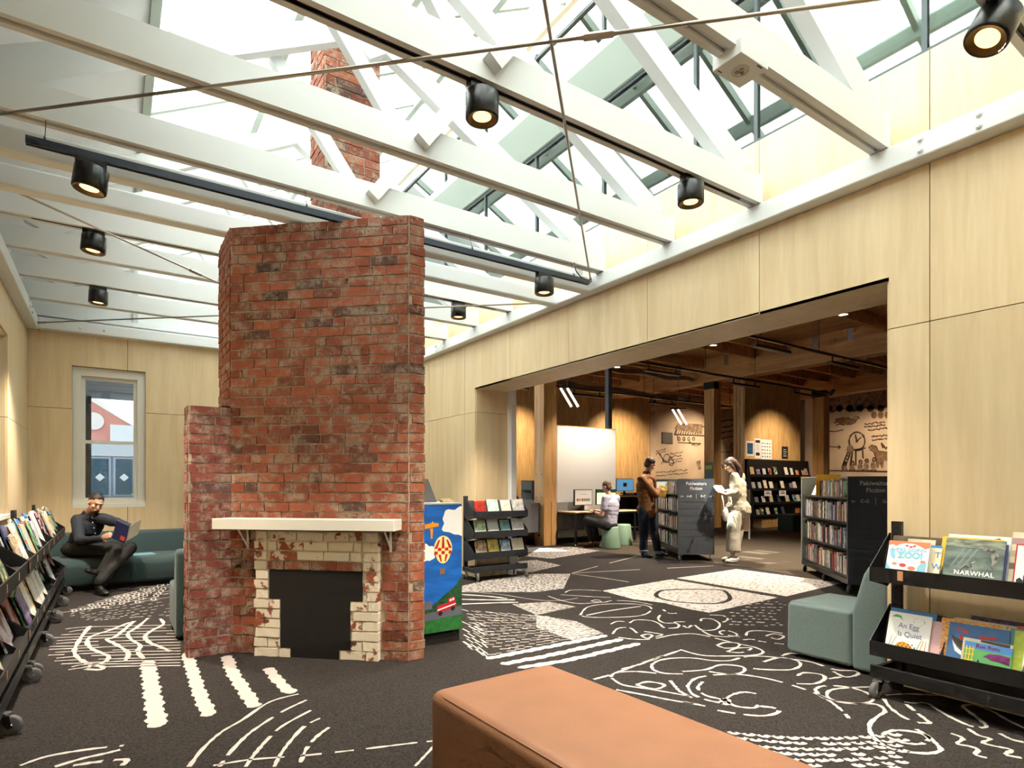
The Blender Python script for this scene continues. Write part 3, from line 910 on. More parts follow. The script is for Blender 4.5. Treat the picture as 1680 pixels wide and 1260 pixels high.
pw = mat('painted_white', srgb(236, 238, 240), .5); pg = mat('painted_green', srgb(38, 116, 52), .5, var=.35, vscale=22)
pdg = mat('painted_dark_green', srgb(34, 84, 48), .5, var=.4, vscale=25); pgr = mat('painted_road_grey', srgb(92, 96, 108), .5)
pr_ = mat('painted_red', srgb(188, 26, 44), .45); py_ = mat('painted_yellow', srgb(240, 226, 150), .5); po = mat('painted_orange', srgb(232, 150, 30), .5)
clip = lambda pts: [(min(max(x, cx0 + .001), cx1 - .001), z) for x, z in pts]
paint('cloud', pw, clip(blob(.20, 1.02, (.165, .12))))
paint('cloud', pw, clip(blob(-.11, .77, (.085, .07))))
paint('hill', pdg, [(cx1 - .001, .55), (.15, .47), (.07, .42), (.0, .37), (-.06, .33), (-.12, .30), (-.12, .20), (cx1 - .001, .20)], .0012)
paint('grass', pg, [(cx0 + .001, cz0), (cx1 - .001, cz0), (cx1 - .001, .25), (-.01, .24), (cx0 + .001, .22)], .0016)
paint('road', pgr, [(cx0 + .001, .205), (cx1 - .001, .235), (cx1 - .001, .305), (cx0 + .001, .265)], .002)
paint('building', pgr, [(cx0 + .001, .31), (-.055, .305), (-.055, .37), (cx0 + .001, .375)], .0018)
paint('balloon', py_, [(.045 + .085 * math.sin(t) * (1 if math.cos(t) > -.2 else .86), .79 + .115 * math.cos(t)) for t in [i * math.pi / 16 for i in range(32)]], .0024)
for i in (-2, 0, 2):
    x = .045 + i * .034
    paint('stripe', pr_, [(x - .014, .80), (x + .014, .80), (.045 + i * .018 + .008, .895 - abs(i) * .012), (.045 + i * .018 - .008, .895 - abs(i) * .012)], .003)
for i in range(-2, 3):
    x = .045 + i * .033
    paint('check', pr_, [(x - .016, .752 + (i % 2) * .028), (x + .016, .752 + (i % 2) * .028), (x + .015, .778 + (i % 2) * .028), (x - .015, .778 + (i % 2) * .028)], .0032)
    if i % 2: paint('stripe', pr_, [(x - .012, .75), (x + .012, .75), (.045 + i * .018 + .006, .69), (.045 + i * .018 - .006, .69)], .003)
paint('basket', mat('painted_brown', srgb(134, 92, 52), .6), [(.015, .585), (.06, .59), (.062, .635), (.02, .635)], .0026)
paint('aeroplane', po, [(-.135, .965), (.005, .985), (.005, 1.01), (-.04, 1.015), (-.05, 1.03), (-.06, 1.015), (-.135, 1.00)], .0026)
paint('aeroplane', po, [(-.075, .97), (-.045, .97), (-.055, .885), (-.068, .885)], .003)
paint('truck', pr_, [(-.01, .265), (.165, .305), (.165, .345), (.15, .39), (.095, .38), (.09, .345), (-.01, .325)], .003)
paint('truck_stripe', pw, [(-.008, .285), (.163, .325), (.163, .335), (-.008, .296)], .0036)
for a, b in ((.105, .352), (.130, .358)):
    paint('truck_window', pw, [(a, b), (a + .018, b + .003), (a + .018, b + .022), (a, b + .019)], .0036)
for a, b in ((.02, .262), (.135, .292)):
    paint('truck_wheel', blackmatt, [(a + .019 * math.cos(t * math.pi / 8), b + .019 * math.sin(t * math.pi / 8)) for t in range(16)], .0036)
wd = MB().prism([(-.22, 0), (.105, 0), (.02, .20), (-.22, .20)], 'Y', -.10, .10).build('sloping_stand', mat('stand_grey', srgb(110, 112, 116), .6))
wd.location = (2.235, 4.72, 1.178)
tag(wd, 'grey sloping stand on top of the painted cabinet', 'stand')
tb = MB().box(-.05, .05, -.03, .03, 0, .02).box(-.05, .05, .02, .03, 0, .03).build('wooden_block', wood_mat('pale_block', srgb(220, 196, 156), srgb(200, 170, 126)))
tb.location = (2.40, 4.55, 1.178); tag(tb, 'small pale wooden block on the painted cabinet', 'block')
# ---------------------------------------------------------------- books and trolleys
pages = mat('page_edges', srgb(232, 226, 210), .8, var=.1, vscale=200, stretch=(1, 1, 30))
PAL = [(214, 60, 52), (240, 190, 60), (60, 120, 190), (40, 62, 110), (86, 150, 96), (238, 236, 228), (226, 220, 206), (120, 84, 140), (232, 130, 60), (30, 34, 40), (150, 200, 214), (196, 204, 208),
       (120, 40, 44), (206, 178, 140), (70, 110, 110), (240, 170, 180), (170, 180, 120), (96, 90, 84), (250, 246, 240), (52, 92, 150)]
def cover_mat(i, c1, c2, c3, scale):
    name = 'book_cover_art'
    m = bpy.data.materials.new(name); m.use_nodes = True
    nt = m.node_tree; b = nt.nodes['Principled BSDF']; b.inputs['Roughness'].default_value = .38
    tc = nt.nodes.new('ShaderNodeTexCoord'); mp = nt.nodes.new('ShaderNodeMapping')
    oi = nt.nodes.new('ShaderNodeObjectInfo'); ml = nt.nodes.new('ShaderNodeMath'); ml.operation = 'MULTIPLY'; ml.inputs[1].default_value = 91.0
    nt.links.new(oi.outputs['Random'], ml.inputs[0]); nt.links.new(ml.outputs[0], mp.inputs['Location'])
    nt.links.new(tc.outputs['Object'], mp.inputs[0])
    n = nt.nodes.new('ShaderNodeTexNoise'); n.inputs['Scale'].default_value = scale; n.inputs['Detail'].default_value = 2.5
    nt.links.new(mp.outputs[0], n.inputs['Vector'])
    cr = nt.nodes.new('ShaderNodeValToRGB'); cr.color_ramp.interpolation = 'CONSTANT' if i % 3 else 'LINEAR'
    e = cr.color_ramp.elements
    e[0].position, e[0].color = 0.0, srgb(*c1)
    e[1].position, e[1].color = .54, srgb(*c2)
    x = e.new(.63); x.color = srgb(*c3)
    nt.links.new(n.outputs['Fac'], cr.inputs[0]); nt.links.new(cr.outputs[0], b.inputs['Base Color'])
    return m
cr_ = random.Random(5)
COVERS = []
for i in range(30):
    c = cr_.sample(PAL, 3)
    if i % 2 == 0: c[0] = cr_.choice([(238, 236, 228), (226, 220, 206), (196, 204, 208), (250, 246, 240), (206, 178, 140)])
    COVERS.append(cover_mat(i, *c, cr_.choice([9, 14, 20, 30])))
SPINES = [mat('spine_%d' % i, srgb(*c), .45, var=.35, vscale=60, col2=srgb(*cr_.choice([(245, 245, 240), (30, 30, 34), tuple(int(v * .8) for v in c)])), rand=.12, stretch=(1, 1, .25)) for i, c in enumerate(PAL)]

SPN = ['red', 'yellow', 'blue', 'dark blue', 'green', 'white', 'cream', 'purple', 'orange', 'black', 'pale blue', 'light grey', 'maroon', 'tan', 'teal', 'pink', 'olive', 'brown', 'bright white', 'mid blue']
def ordinal(n):
    low = 'zeroth first second third fourth fifth sixth seventh eighth ninth tenth eleventh twelfth thirteenth fourteenth fifteenth sixteenth seventeenth eighteenth nineteenth'.split()
    if n < 20: return low[n]
    t = ['twenty', 'thirty', 'forty', 'fifty', 'sixty', 'seventy', 'eighty'][n // 10 - 2]
    return t[:-1] + 'ieth' if n % 10 == 0 else t + '-' + low[n % 10]
def book_mesh(w, h, t, cm, front_x=True):
    """Closed book standing upright: x width, y thickness (front cover at -y), z height; spine on the left."""
    m = MB()
    m.box(-w / 2, w / 2, -t / 2, -t / 2 + .0022, 0, h)
    m.box(-w / 2, w / 2, t / 2 - .0022, t / 2, 0, h)
    m.box(-w / 2, -w / 2 + .0025, -t / 2, t / 2, 0, h)
    m.box(-w / 2 + .002, w / 2 - .004, -t / 2 + .002, t / 2 - .002, .003, h - .003, 1)
    return m.mesh('book', [cm, pages])
BMESH = []
for i, cm in enumerate(COVERS):
    w = cr_.choice([.20, .215, .23, .25, .265]); h = cr_.choice([.21, .24, .26, .28, .30])
    BMESH.append((w, h, book_mesh(w, h, cr_.choice([.008, .010, .013]), cm)))
def place_book(me, M, label, group, name='picture_book'):
    o = bpy.data.objects.new(name, me); col.objects.link(o)
    o.matrix_world = M
    return tag(o, label, 'book', group)

def caster_mesh():
    fork = MB()
    fork.lathe([(.030, .108), (.030, .122), (.012, .124)], n=14)
    fork.prism([(-.026, .108), (.028, .108), (.036, .046), (.022, .038), (.0, .06)], 'X', -.021, -.017).prism([(-.026, .108), (.028, .108), (.036, .046), (.022, .038), (.0, .06)], 'X', .017, .021)
    fork.box(-.021, .021, -.03, .03, .103, .110)
    fork.bar((0, -.02, .100), (0, -.095, .082), .03, .006)
    M = Matrix.Rotation(R(90), 3, 'Y')
    wheel = MB().lathe([(.012, -.015), (.044, -.015), (.052, -.010), (.052, .010), (.044, .015), (.012, .015)], (0, .028, .052), 20, M=M)
    hub = MB().lathe([(.008, -.018), (.014, -.014), (.014, .014), (.008, .019)], (0, .028, .052), 12, M=M)
    return fork.mesh('caster_fork', chrome), wheel.mesh('wheel', rubber), hub.mesh('hub', chrome)
CF, CW, CHB = caster_mesh()
def caster(parent, x, y, rz=0.0, z=0):
    f = link('caster', CF, parent); f.location = (x, y, z); f.rotation_euler = (0, 0, rz)
    link('wheel', CW, f, smooth=True); link('hub', CHB, f)
    return f

def trolley(loc, rz, L, tiers, label, mt, ztop, bays=3, tag_every=0, group=None):
    """Book trolley: x along its length, front towards -y, origin on the floor in the middle."""
    r = empty('book_trolley', loc, rz, label, 'book trolley', group)
    h = L / 2
    b = MB()
    b.box(-h, h, -.17, -.145, .122, .20).box(-h, -h + .03, -.16, .15, .122, .18).box(h - .03, h, -.16, .15, .122, .18).box(-h, h, .125, .15, .122, .18)
    b.build('base_frame', mt, r, bevel=.003)
    for sx in (-h + .035, h - .035):
        m = MB().box(sx - .03, sx + .03, .105, .135, .115, ztop)
        m.build('post', mt, r)
        s = MB()
        for k in range(int((ztop - .2) / .035)):
            s.box(sx - .012, sx + .012, .1035, .1052, .2 + k * .035, .213 + k * .035)
        tag(s.build('slot_row', blackmatt, r), kind='stuff')
    for z in tiers:
        t = MB()
        t.box(-h, h, -.175, -.168, z - .035, z + .055)           # lip
        t.box(-h, h, -.172, -.03, z + .018, z + .023)            # floor
        t.add([(-h, -.03, z + .018), (h, -.03, z + .018), (h, .07, z + .20), (-h, .07, z + .20), (-h, -.026, z + .018), (h, -.026, z + .018), (h, .074, z + .20), (-h, .074, z + .20)],
              [(0, 1, 2, 3), (7, 6, 5, 4), (0, 4, 5, 1), (1, 5, 6, 2), (2, 6, 7, 3), (3, 7, 4, 0)])
        tr = t.build('shelf_tray', mt, r)
        prof = [(-.175, z - .035), (-.175, z + .055), (.085, z + .255), (.105, z + .255), (.105, z - .06), (.06, z - .09)]
        for sx in (-h, h - .004):
            MB().prism(prof, 'X', sx, sx + .004).build('side_plate', mt, r)
        for k in range(1, bays):
            x = -h + L * k / bays
            MB().prism([(-.168, z + .02), (-.168, z + .05), (.04, z + .22), (.07, z + .20), (-.03, z + .02)], 'X', x - .002, x + .002).build('divider', mt, r)
        if tag_every:
            k = 0; x = -h + .07
            while x < h:
                MB().box(x - .013, x + .013, -.1765, -.175, z - .012, z + .035).build('shelf_marker', mat('copper_tag', srgb(206, 150, 110), .5), r)
                x += tag_every
    for sx in ((-h + .05, 0, h - .05) if L > 1.6 else (-h + .05, h - .05)):
        caster(r, sx, -.172, R(rnd.uniform(-22, 22) + 180)); caster(r, sx, .12, R(150))
    return r

def tier_frame(tro, x, z, back=0.0):
    """Matrix of a book leaning in a tray of the trolley, front cover outwards."""
    W = Matrix.Translation(tro.location) @ Euler(tro.rotation_euler).to_matrix().to_4x4()
    return W @ Matrix.Translation((x, -.135 + back, z + .0245)) @ Matrix.Rotation(R(-19), 4, 'X')

# ----- right trolley with the big picture books
TX = 4.125
TC = 1.07
tr = trolley((TX, TC, 0), R(-90), 1.5, (.76, .295), 'black book trolley with picture books against the right plywood wall', black, 1.09, 4)
# local +x runs towards -Y (towards the viewer); front faces -X
def rbook(y, z, w, h, t, cm, label, back=0.0, dz=0.0, tilt=0.0):
    me = book_mesh(w, h, t, cm)
    M = tier_frame(tr, TC - y, z, back) @ Matrix.Translation((0, 0, dz)) @ Matrix.Rotation(tilt, 4, 'Y')
    o = place_book(me, M, label, 'picture books on the right trolley')
    o['_t'] = t
    return o
def flat(o, name, m, pts, lift=.0006):
    t = o['_t']
    return MB().prism(pts, 'Y', -t / 2 - lift, -t / 2 + .0005).build(name, m, o)
def put_text(o, body, size, m, x, z, rot=0, bold=0.0, sx=1.0, spacing=1.0, lift=.001):
    return text_mesh(body, size, m, o, (x, -o['_t'] / 2 - lift, z), (R(90), 0, 0) if not rot else Euler((R(90), -rot, 0)), 'lettering', ext=.0003, bold=bold, sx=sx, spacing=spacing)
cw = mat('cover_white', srgb(232, 232, 230), .4); cdk = mat('cover_sea_dark', srgb(78, 92, 90), .3, var=.45, vscale=7, col2=srgb(128, 142, 134), stretch=(1, 1, 2.5))
cblue = mat('cover_blue', srgb(70, 130, 190), .4); cyel = mat('cover_yellow', srgb(240, 190, 50), .4); cred = mat('cover_red', srgb(200, 60, 50), .4)
corange = mat('cover_coral', srgb(232, 124, 86), .4); ccream = mat('cover_cream', srgb(230, 218, 190), .4, var=.15, vscale=8); cbrown = mat('cover_brown', srgb(96, 78, 60), .4, var=.5, vscale=18)
cgreen = mat('cover_green', srgb(96, 168, 104), .4, var=.2, vscale=12); clime = mat('cover_lime', srgb(190, 206, 90), .4, var=.15, vscale=40); cpurp = mat('cover_purple', srgb(120, 44, 110), .4, var=.5, vscale=30)
cnavy = mat('cover_indigo', srgb(92, 96, 150), .4); cink = mat('cover_ink', srgb(40, 44, 56), .4); clb = mat('cover_pale_blue', srgb(130, 184, 208), .4); cpale = mat('cover_pale_teal', srgb(120, 170, 176), .4)
cgrey = mat('cover_seal_grey', srgb(58, 62, 60), .4, var=.4, vscale=40, col2=srgb(150, 150, 140))
TZA, TZB = .76, .295
# top tier
b = rbook(1.615, TZA, .27, .235, .012, cbrown, 'dark forest picture book behind the white zoo book', .05)
flat(b, 'band', mat('cover_mist', srgb(190, 190, 165), .4, var=.3, vscale=12), [(-.05, .16), (.10, .165), (.10, .22), (-.05, .22)])
b = rbook(1.60, TZA, .26, .19, .010, ccream, 'cream book with blue strip peeking out beside the zoo book', .03)
flat(b, 'band', cblue, [(-.13, .175), (.13, .175), (.13, .19), (-.13, .19)])
put_text(b, 'T', .05, cblue, .112, .13); put_text(b, 'W', .05, cblue, .112, .06)
b = rbook(1.635, TZA, .225, .205, .010, cw, 'white zoo picture book with coral edge on the upper tier')
flat(b, 'coral_border', corange, [(-.1125, .205), (-.1125, .175), (-.09, .182), (-.07, .172), (-.05, .185), (-.02, .193), (.02, .193), (.05, .185), (.075, .172), (.09, .166), (.1125, .172), (.1125, .205)])
flat(b, 'blue_corner', clb, [(-.1125, 0), (-.06, 0), (-.085, .03), (-.1125, .065)])
put_text(b, "WE'RE GOING", .030, clb, 0, .150, rot=.06, bold=.0012); put_text(b, 'TO THE', .010, clb, -.055, .122)
put_text(b, 'ZOO!', .052, clb, .015, .117, rot=.03, bold=.003)
for x, z, s, mm in ((-.02, .055, .016, cred), (.03, .04, .018, corange), (-.065, .06, .012, corange), (.085, .085, .012, corange), (-.01, .178, .008, cred), (.012, .172, .008, cred), (.03, .178, .008, cred)):
    flat(b, 'figure', mm, [(x + s * math.cos(t) * 1.2, z + s * .7 * math.sin(t)) for t in [k * math.pi / 6 for k in range(12)]], .0009)
flat(b, 'blue_figure', clb, [(.06, .02), (.105, .02), (.105, .085), (.075, .075), (.06, .05)], .0007)
flat(b, 'iceberg', clb, [(-.10, .15), (-.085, .165), (-.065, .10), (-.075, .085), (-.095, .11)], .0007)
b = rbook(1.30, TZA, .31, .265, .012, cw, 'white book standing highest behind the narwhal book', .055)
flat(b, 'figure', cink, [(.05, .245), (.09, .255), (.11, .23), (.08, .238)])
b = rbook(1.335, TZA, .29, .25, .008, cyel, 'yellow edged book behind the narwhal book', .038)
b = rbook(1.300, TZA, .28, .225, .010, cnavy, 'indigo book behind the narwhal book', .022)
b = rbook(1.305, TZA, .28, .245, .010, cdk, 'dark sea green narwhal picture book on the upper tier')
flat(b, 'surface', mat('cover_sea_light', srgb(150, 158, 140), .4, var=.6, vscale=14, stretch=(1, 1, 4)), [(-.14, .20), (.14, .19), (.14, .245), (-.14, .245)])
flat(b, 'whale', cgrey, [(.03, .198), (.06, .205), (.10, .19), (.115, .16), (.11, .12), (.085, .085), (.088, .12), (.08, .155), (.055, .178)], .0009)
flat(b, 'tail_fin', cgrey, [(.085, .09), (.06, .095), (.05, .088), (.075, .078), (.10, .07), (.10, .082)], .0010)
flat(b, 'whale', cgrey, [(-.12, .042), (-.06, .055), (-.025, .10), (-.005, .105), (0, .085), (-.02, .06), (-.05, .042), (-.08, .035)], .0009)
flat(b, 'tusk', cw, [(-.002, .105), (.012, .118), (.011, .119), (-.004, .106)], .0011)
for x0 in (-.05, -.02, .01):
    flat(b, 'light_ray', mat('cover_ray', srgb(128, 146, 138), .4), [(x0, .19), (x0 + .01, .19), (x0 - .05, .08), (x0 - .055, .08)], .0007)
put_text(b, 'NARWHAL', .036, cw, .01, .046, bold=.0008, spacing=1.08)
b = rbook(1.015, TZA, .27, .30, .010, ccream, 'tall cream banded book at the right frame edge, upper tier', .03)
for z, c_ in ((.23, (180, 140, 140)), (.16, (206, 186, 150)), (.09, (120, 110, 90))):
    flat(b, 'band', mat('band_%d' % int(z * 100), srgb(*c_), .4), [(-.135, z), (.135, z + .01), (.135, z + .04), (-.135, z + .035)])
b = rbook(.985, TZA, .27, .235, .010, cred, 'red bordered book with black drawing at the right frame edge')
flat(b, 'page', cw, [(-.128, .005), (.128, .005), (.128, .228), (-.128, .228)])
for k in range(9):
    x = -.12 + k * .028; z = .03 + (k * 37 % 5) * .012
    flat(b, 'drawing', cink, [(x, z - .03), (x + .024, z - .03), (x + .026, z + .01), (x + .013, z + .022), (x, z + .01)], .0009)
# bottom tier
b = rbook(1.63, TZB, .25, .245, .010, cblue, 'blue picture book behind the egg book', .03)
b = rbook(1.585, TZB, .25, .235, .009, cbrown, 'dark thin book behind the egg book', .045)
b = rbook(1.59, TZB, .25, .205, .009, mat('cover_pink', srgb(216, 176, 180), .4), 'pale pink book behind the egg book', .018)
b = rbook(1.632, TZB, .232, .228, .010, cw, 'white egg picture book with leafy drawings, lower tier')
put_text(b, 'An Egg', .045, cnavy, .0, .148, sx=.9); put_text(b, 'Is Quiet', .045, cnavy, .01, .098, sx=.9)
flat(b, 'leaf', cgreen, [(-.10, .195), (-.08, .212), (-.05, .208), (-.035, .18), (-.055, .196), (-.08, .196)])
for k in range(7):
    t = k / 6
    flat(b, 'flourish', mat('cover_gold', srgb(190, 160, 70), .4), [(.05 + .03 * math.cos(k), .185 + .022 * math.sin(k)), (.054 + .03 * math.cos(k), .185 + .022 * math.sin(k)), (.05 + .032 * math.cos(k + .9), .187 + .022 * math.sin(k + .9))], .0008)
flat(b, 'egg', po, [(-.07, 0), (.05, 0), (.02, .04), (-.02, .055), (-.05, .04)], .0008)
for k in range(14):
    x = -.055 + (k % 5) * .022 + (k // 5) * .008; z = .008 + (k // 5) * .014
    flat(b, 'speckle', cink, [(x, z), (x + .009, z + .002), (x + .007, z + .009), (x + .001, z + .008)], .0011)
for x0, x1, c_ in ((-.10, -.085, corange), (-.09, -.06, cgreen), (.07, .085, corange), (.05, .075, cgreen), (.095, .10, corange)):
    flat(b, 'stem', c_, [(x0, .005), (x0 + .005, .005), (x1 + .003, .08), (x1, .08)], .0009)
b = rbook(1.20, TZB, .29, .265, .011, cnavy, 'indigo framed book standing highest on the lower tier', .06)
flat(b, 'picture', mat('cover_tiles', srgb(60, 60, 84), .4, var=.6, vscale=40, col2=srgb(150, 130, 150)), [(-.125, .19), (.125, .19), (.125, .25), (-.125, .25)])
b = rbook(1.275, TZB, .29, .245, .010, ccream, 'cream leafy book behind the shipwreck book', .035)
for x in (.02, .06, .10):
    flat(b, 'leaf', cgreen, [(x, .215), (x + .012, .235), (x + .004, .236)])
b = rbook(1.335, TZB, .28, .235, .009, mat('cover_candy', srgb(220, 90, 80), .4, var=.2, vscale=60, col2=srgb(240, 220, 120), stretch=(1, 1, 6)), 'candy striped book behind the shipwreck book', .02)
b = rbook(1.285, TZB, .28, .222, .010, mat('cover_sea_blue', srgb(74, 118, 172), .4, var=.2, vscale=10), 'blue book with red hull drawing and red title')
put_text(b, 'The', .036, cred, -.075, .182, rot=-.12, bold=.0015); put_text(b, 'opper', .034, cred, .045, .165, rot=.12, bold=.0015)
flat(b, 'hull', cbrown, [(-.125, .15), (-.06, .115), (-.045, .09), (-.06, .065), (-.09, .09), (-.12, .13)])
flat(b, 'foam', cw, [(-.12, .12), (-.09, .08), (-.05, .05), (-.05, .03), (-.10, .06)], .0009)
flat(b, 'figure', cred, [(-.085, .13), (-.07, .13), (-.07, .155), (-.085, .155)], .0009)
b = rbook(1.235, TZB, .225, .15, .008, ccream, 'cream book with a brown town view behind the green bird book', -.016)
flat(b, 'town', cbrown, [(-.03, .138), (.10, .13), (.10, .148), (-.03, .149)])
b = rbook(1.225, TZB, .215, .135, .010, cgreen, 'green book with purple bird and yellow gate, lower tier', -.03)
flat(b, 'sky', cblue, [(-.1075, .10), (.1075, .095), (.1075, .135), (-.1075, .135)])
put_text(b, 'Run Ruru', .028, cpurp, 0, .116, bold=.001)
flat(b, 'bird', cpurp, [(-.02, .065), (.01, .085), (.05, .09), (.1, .085), (.1, .04), (.05, .05), (.02, .05), (0, .06)], .0009)
for x in (-.10, -.085, -.07):
    flat(b, 'gate', cyel, [(x, .01), (x + .004, .01), (x + .006, .11), (x + .002, .11)], .0009)
for z in (.03, .06, .09):
    flat(b, 'gate', cyel, [(-.105, z), (-.06, z + .004), (-.06, z + .008), (-.105, z + .004)], .001)
flat(b, 'tui', cink, [(-.045, .01), (-.03, .01), (-.033, .035), (-.038, .045), (-.043, .03)], .0009)
b = rbook(.99, TZB, .28, .25, .010, corange, 'orange book at the right frame edge, lower tier', .04)
b = rbook(1.01, TZB, .28, .235, .010, cpale, 'pale teal book at the right frame edge, lower tier', .02)
b = rbook(.985, TZB, .28, .23, .010, cw, 'white book with lime green spine strip at the right frame edge')
flat(b, 'lime_strip', clime, [(-.14, 0), (-.095, 0), (-.095, .23), (-.14, .23)])
put_text(b, 'T', .05, cgreen, -.055, .165); put_text(b, "An", .03, cink, -.055, .11)
mk = MB().box(-.03, .0, -.1785, -.175, TZA - .012, TZA + .045).build('shelf_marker', mat('copper_tag', srgb(206, 150, 110), .5), tr)
mk.location.x = -.56

# ----- trolleys along the left wall
br2 = random.Random(31)
LW = ['first', 'second', 'third']
for i, (yc, LL, lb) in enumerate(((4.10, 2.04, 'nearest black picture book trolley on the left wall'), (6.17, 2.04, 'middle black picture book trolley on the left wall'), (8.08, 1.74, 'far black picture book trolley reaching the sofa on the left wall'))):
    t = trolley((-.64, yc, 0), R(90), LL, (.76, .295), lb, black, 1.09, 4, .5, 'black picture book trolleys on the left')
    for z, tn in ((.76, 'upper'), (.295, 'lower')):
        x = -LL / 2 + .04; slot = 0
        while x < LL / 2 - .12:
            if br2.random() < .18: x += .16; continue
            n = br2.choice([2, 3, 3, 4])
            slot += 1
            for k in range(n):
                w, h, me = br2.choice(BMESH)
                xx = x + w / 2 + br2.uniform(-.02, .05)
                if abs(xx) + w / 2 > LL / 2 - .02: continue
                M = tier_frame(t, xx, z, .055 - k * .022) @ Matrix.Rotation(br2.uniform(-.09, .09), 4, 'Y')
                place_book(me, M, '%s book of the %s pile from the near end, %s tier, %s left trolley' % (['rear', 'second', 'third', 'front'][k], ordinal(slot), tn, ['nearest', 'middle', 'far'][i]), 'picture books, %s tier, %s left trolley' % (tn, ['nearest', 'middle', 'far'][i]))
            x += .25

# ----- small trolley in the opening
t = trolley((4.53, 7.12, 0), 0, .90, (.905, .63, .345), 'charcoal picture book trolley standing before the opening jamb', mat('graphite_coat', srgb(50, 53, 58), .5), 1.17, 1)
names = [['round faced red hair book', 'pale green swirl book', 'white book under a blue one', 'white book with coloured dot border'],
         ['green book with blue dot', 'pale blue drawing book', 'light teal book', 'pale snow scene book'],
         ['brown animal book', 'yellow drawing book', 'bright blue and black book', 'white sheet book']]
mcols = [[(190, 60, 50), (168, 206, 196), (236, 238, 240), (238, 236, 232)], [(130, 184, 110), (206, 226, 236), (150, 206, 206), (210, 214, 220)], [(150, 96, 60), (236, 214, 120), (40, 140, 200), (236, 234, 226)]]
for j, z in enumerate((.905, .63, .345)):
    for k in range(4):
        c = mcols[j][k]
        m_ = mat('small_cover_%d%d' % (j, k), srgb(*c), .4, var=.4, vscale=13, col2=srgb(*[tuple(int(v * .75) for v in c), (244, 244, 240), (226, 214, 190)][(j + k) % 3]))
        back = book_mesh(.17, .19, .012, COVERS[(j * 4 + k) % 30])
        x = -.31 + k * .208 + br2.uniform(-.01, .01)
        place_book(back, tier_frame(t, x + .02, z, .03), 'book tucked behind the %s on the small trolley' % names[j][k], 'back books on the small trolley')
        w_ = [.18, .18, .16, .20][k]
        o = place_book(book_mesh(w_, .20 if k % 2 else .18, .012, m_), tier_frame(t, x, z), names[j][k] + ' on the %s tier of the small trolley' % ['top', 'middle', 'bottom'][j], 'front books on the small trolley')
# ---------------------------------------------------------------- the hall beyond the opening
clt = wood_mat('laminated_timber', srgb(214, 176, 120), srgb(190, 146, 90), .55, 2.2, .05, 'Z', srgb(130, 84, 46))
glulam = wood_mat('glulam_timber', srgb(208, 164, 106), srgb(180, 130, 76), .5, 1.0, .05, 'Z', srgb(140, 92, 50))
deck = wood_mat('ceiling_plywood', srgb(210, 164, 112), srgb(184, 136, 86), .6, .7, .06, 'Y')
beamy = wood_mat('beam_veneer', srgb(206, 156, 98), srgb(176, 126, 74), .5, .8, .05, 'Y', srgb(120, 74, 38))
HX0, HX1, HY0, HY1, HC = XR + TH, 25.0, -3.0, 16.0, 5.25
holes = [(6.15, 7.0, 7.0, 8.0), (7.35, 8.15, 7.85, 8.45), (7.35, 8.3, 10.6, 11.3)]  # unseen roof openings, placed so the sun falls on the woman and floor
d = MB()
ycut = sorted({HY0, HY1} | {h[2] for h in holes} | {h[3] for h in holes})
for y0, y1 in zip(ycut, ycut[1:]):
    hs = [h for h in holes if h[2] <= y0 and h[3] >= y1]
    xs_ = [HX0 - .02] + [v for h in hs for v in h[:2]] + [HX1 + .3]
    for x0, x1 in zip(xs_[::2], xs_[1::2]):
        d.box(x0, x1, y0, y1, HC, HC + .15)
hall_ceil = tag(d.build('ceiling_hall', deck), kind='structure')
for x0, x1, y0, y1 in holes:
    for z in (0,):
        m = MB().box(x0 - .06, x0, y0, y1, HC, HC + .4).box(x1, x1 + .06, y0, y1, HC, HC + .4).box(x0 - .06, x1 + .06, y0 - .06, y0, HC, HC + .4).box(x0 - .06, x1 + .06, y1, y1 + .06, HC, HC + .4)
        m.box((x0 + x1) / 2 - .05, (x0 + x1) / 2 + .05, y0, y1, HC + .3, HC + .36)
        m.build('unseen_skylight_kerb', white, hall_ceil)
    MB().box(x0, x1, y0, y1, HC + .38, HC + .39).build('pane', winglass, hall_ceil)
# joists across, beams along
y = -2.4
jm = MB().box(HX0, 15.3, -.05, .05, HC - .30, HC).mesh('joist', deck)
jm2 = MB().box(15.7, HX1, -.05, .05, HC - .30, HC).mesh('joist', deck)
hm = MB().box(-.004, .0, -.07, .07, HC - .32, HC - .02).mesh('hanger', chrome)
while y < 16:
    skip = any(h[2] - .06 < y < h[3] + .06 for h in holes)
    if not skip:
        o = link('joist', jm, hall_ceil); o.location.y = y
    o = link('joist', jm2, hall_ceil); o.location.y = y
    h_ = link('joist_hanger', hm, hall_ceil); h_.location = (15.298, y, 0)
    y += .9
for x, lb in ((15.5, 'deep timber beam over the middle of the hall'), (21.2, 'far timber beam deep in the hall')):
    tag(MB().box(x - .2, x + .2, HY0, HY1, 4.5, HC - .005).build('ceiling_beam', beamy), lb, 'beam', 'timber hall beams')
def hall_wall(n, bx, m):
    return tag(MB().box(*bx).build(n, m), kind='structure')
hw = hall_wall('wall_hall_back', (HX0, 17.3, HY1, HY1 + .2, 0, HC), mat('dark_gap', srgb(90, 62, 36), .7))
x = HX0
cm_ = None
while x < 17.2:                                           # laminated boards
    w_ = .62
    o = MB().box(0, w_ - .006, -.03, 0, 0, HC).build('board', clt, hw); o.location = (x, HY1, 0)
    x += w_
hall_wall('wall_hall_end', (HX1, HX1 + .2, HY0, HY1 + .2, 0, HC), mat('dim_plaster', srgb(150, 132, 112), .8))
hall_wall('wall_hall_front', (HX0, HX1, HY0 - .2, HY0, 0, HC), mat('pale_plaster', srgb(210, 200, 186), .8))
mural_m = mat('mural_paper', srgb(222, 196, 168), .8, var=.18, vscale=1.2)
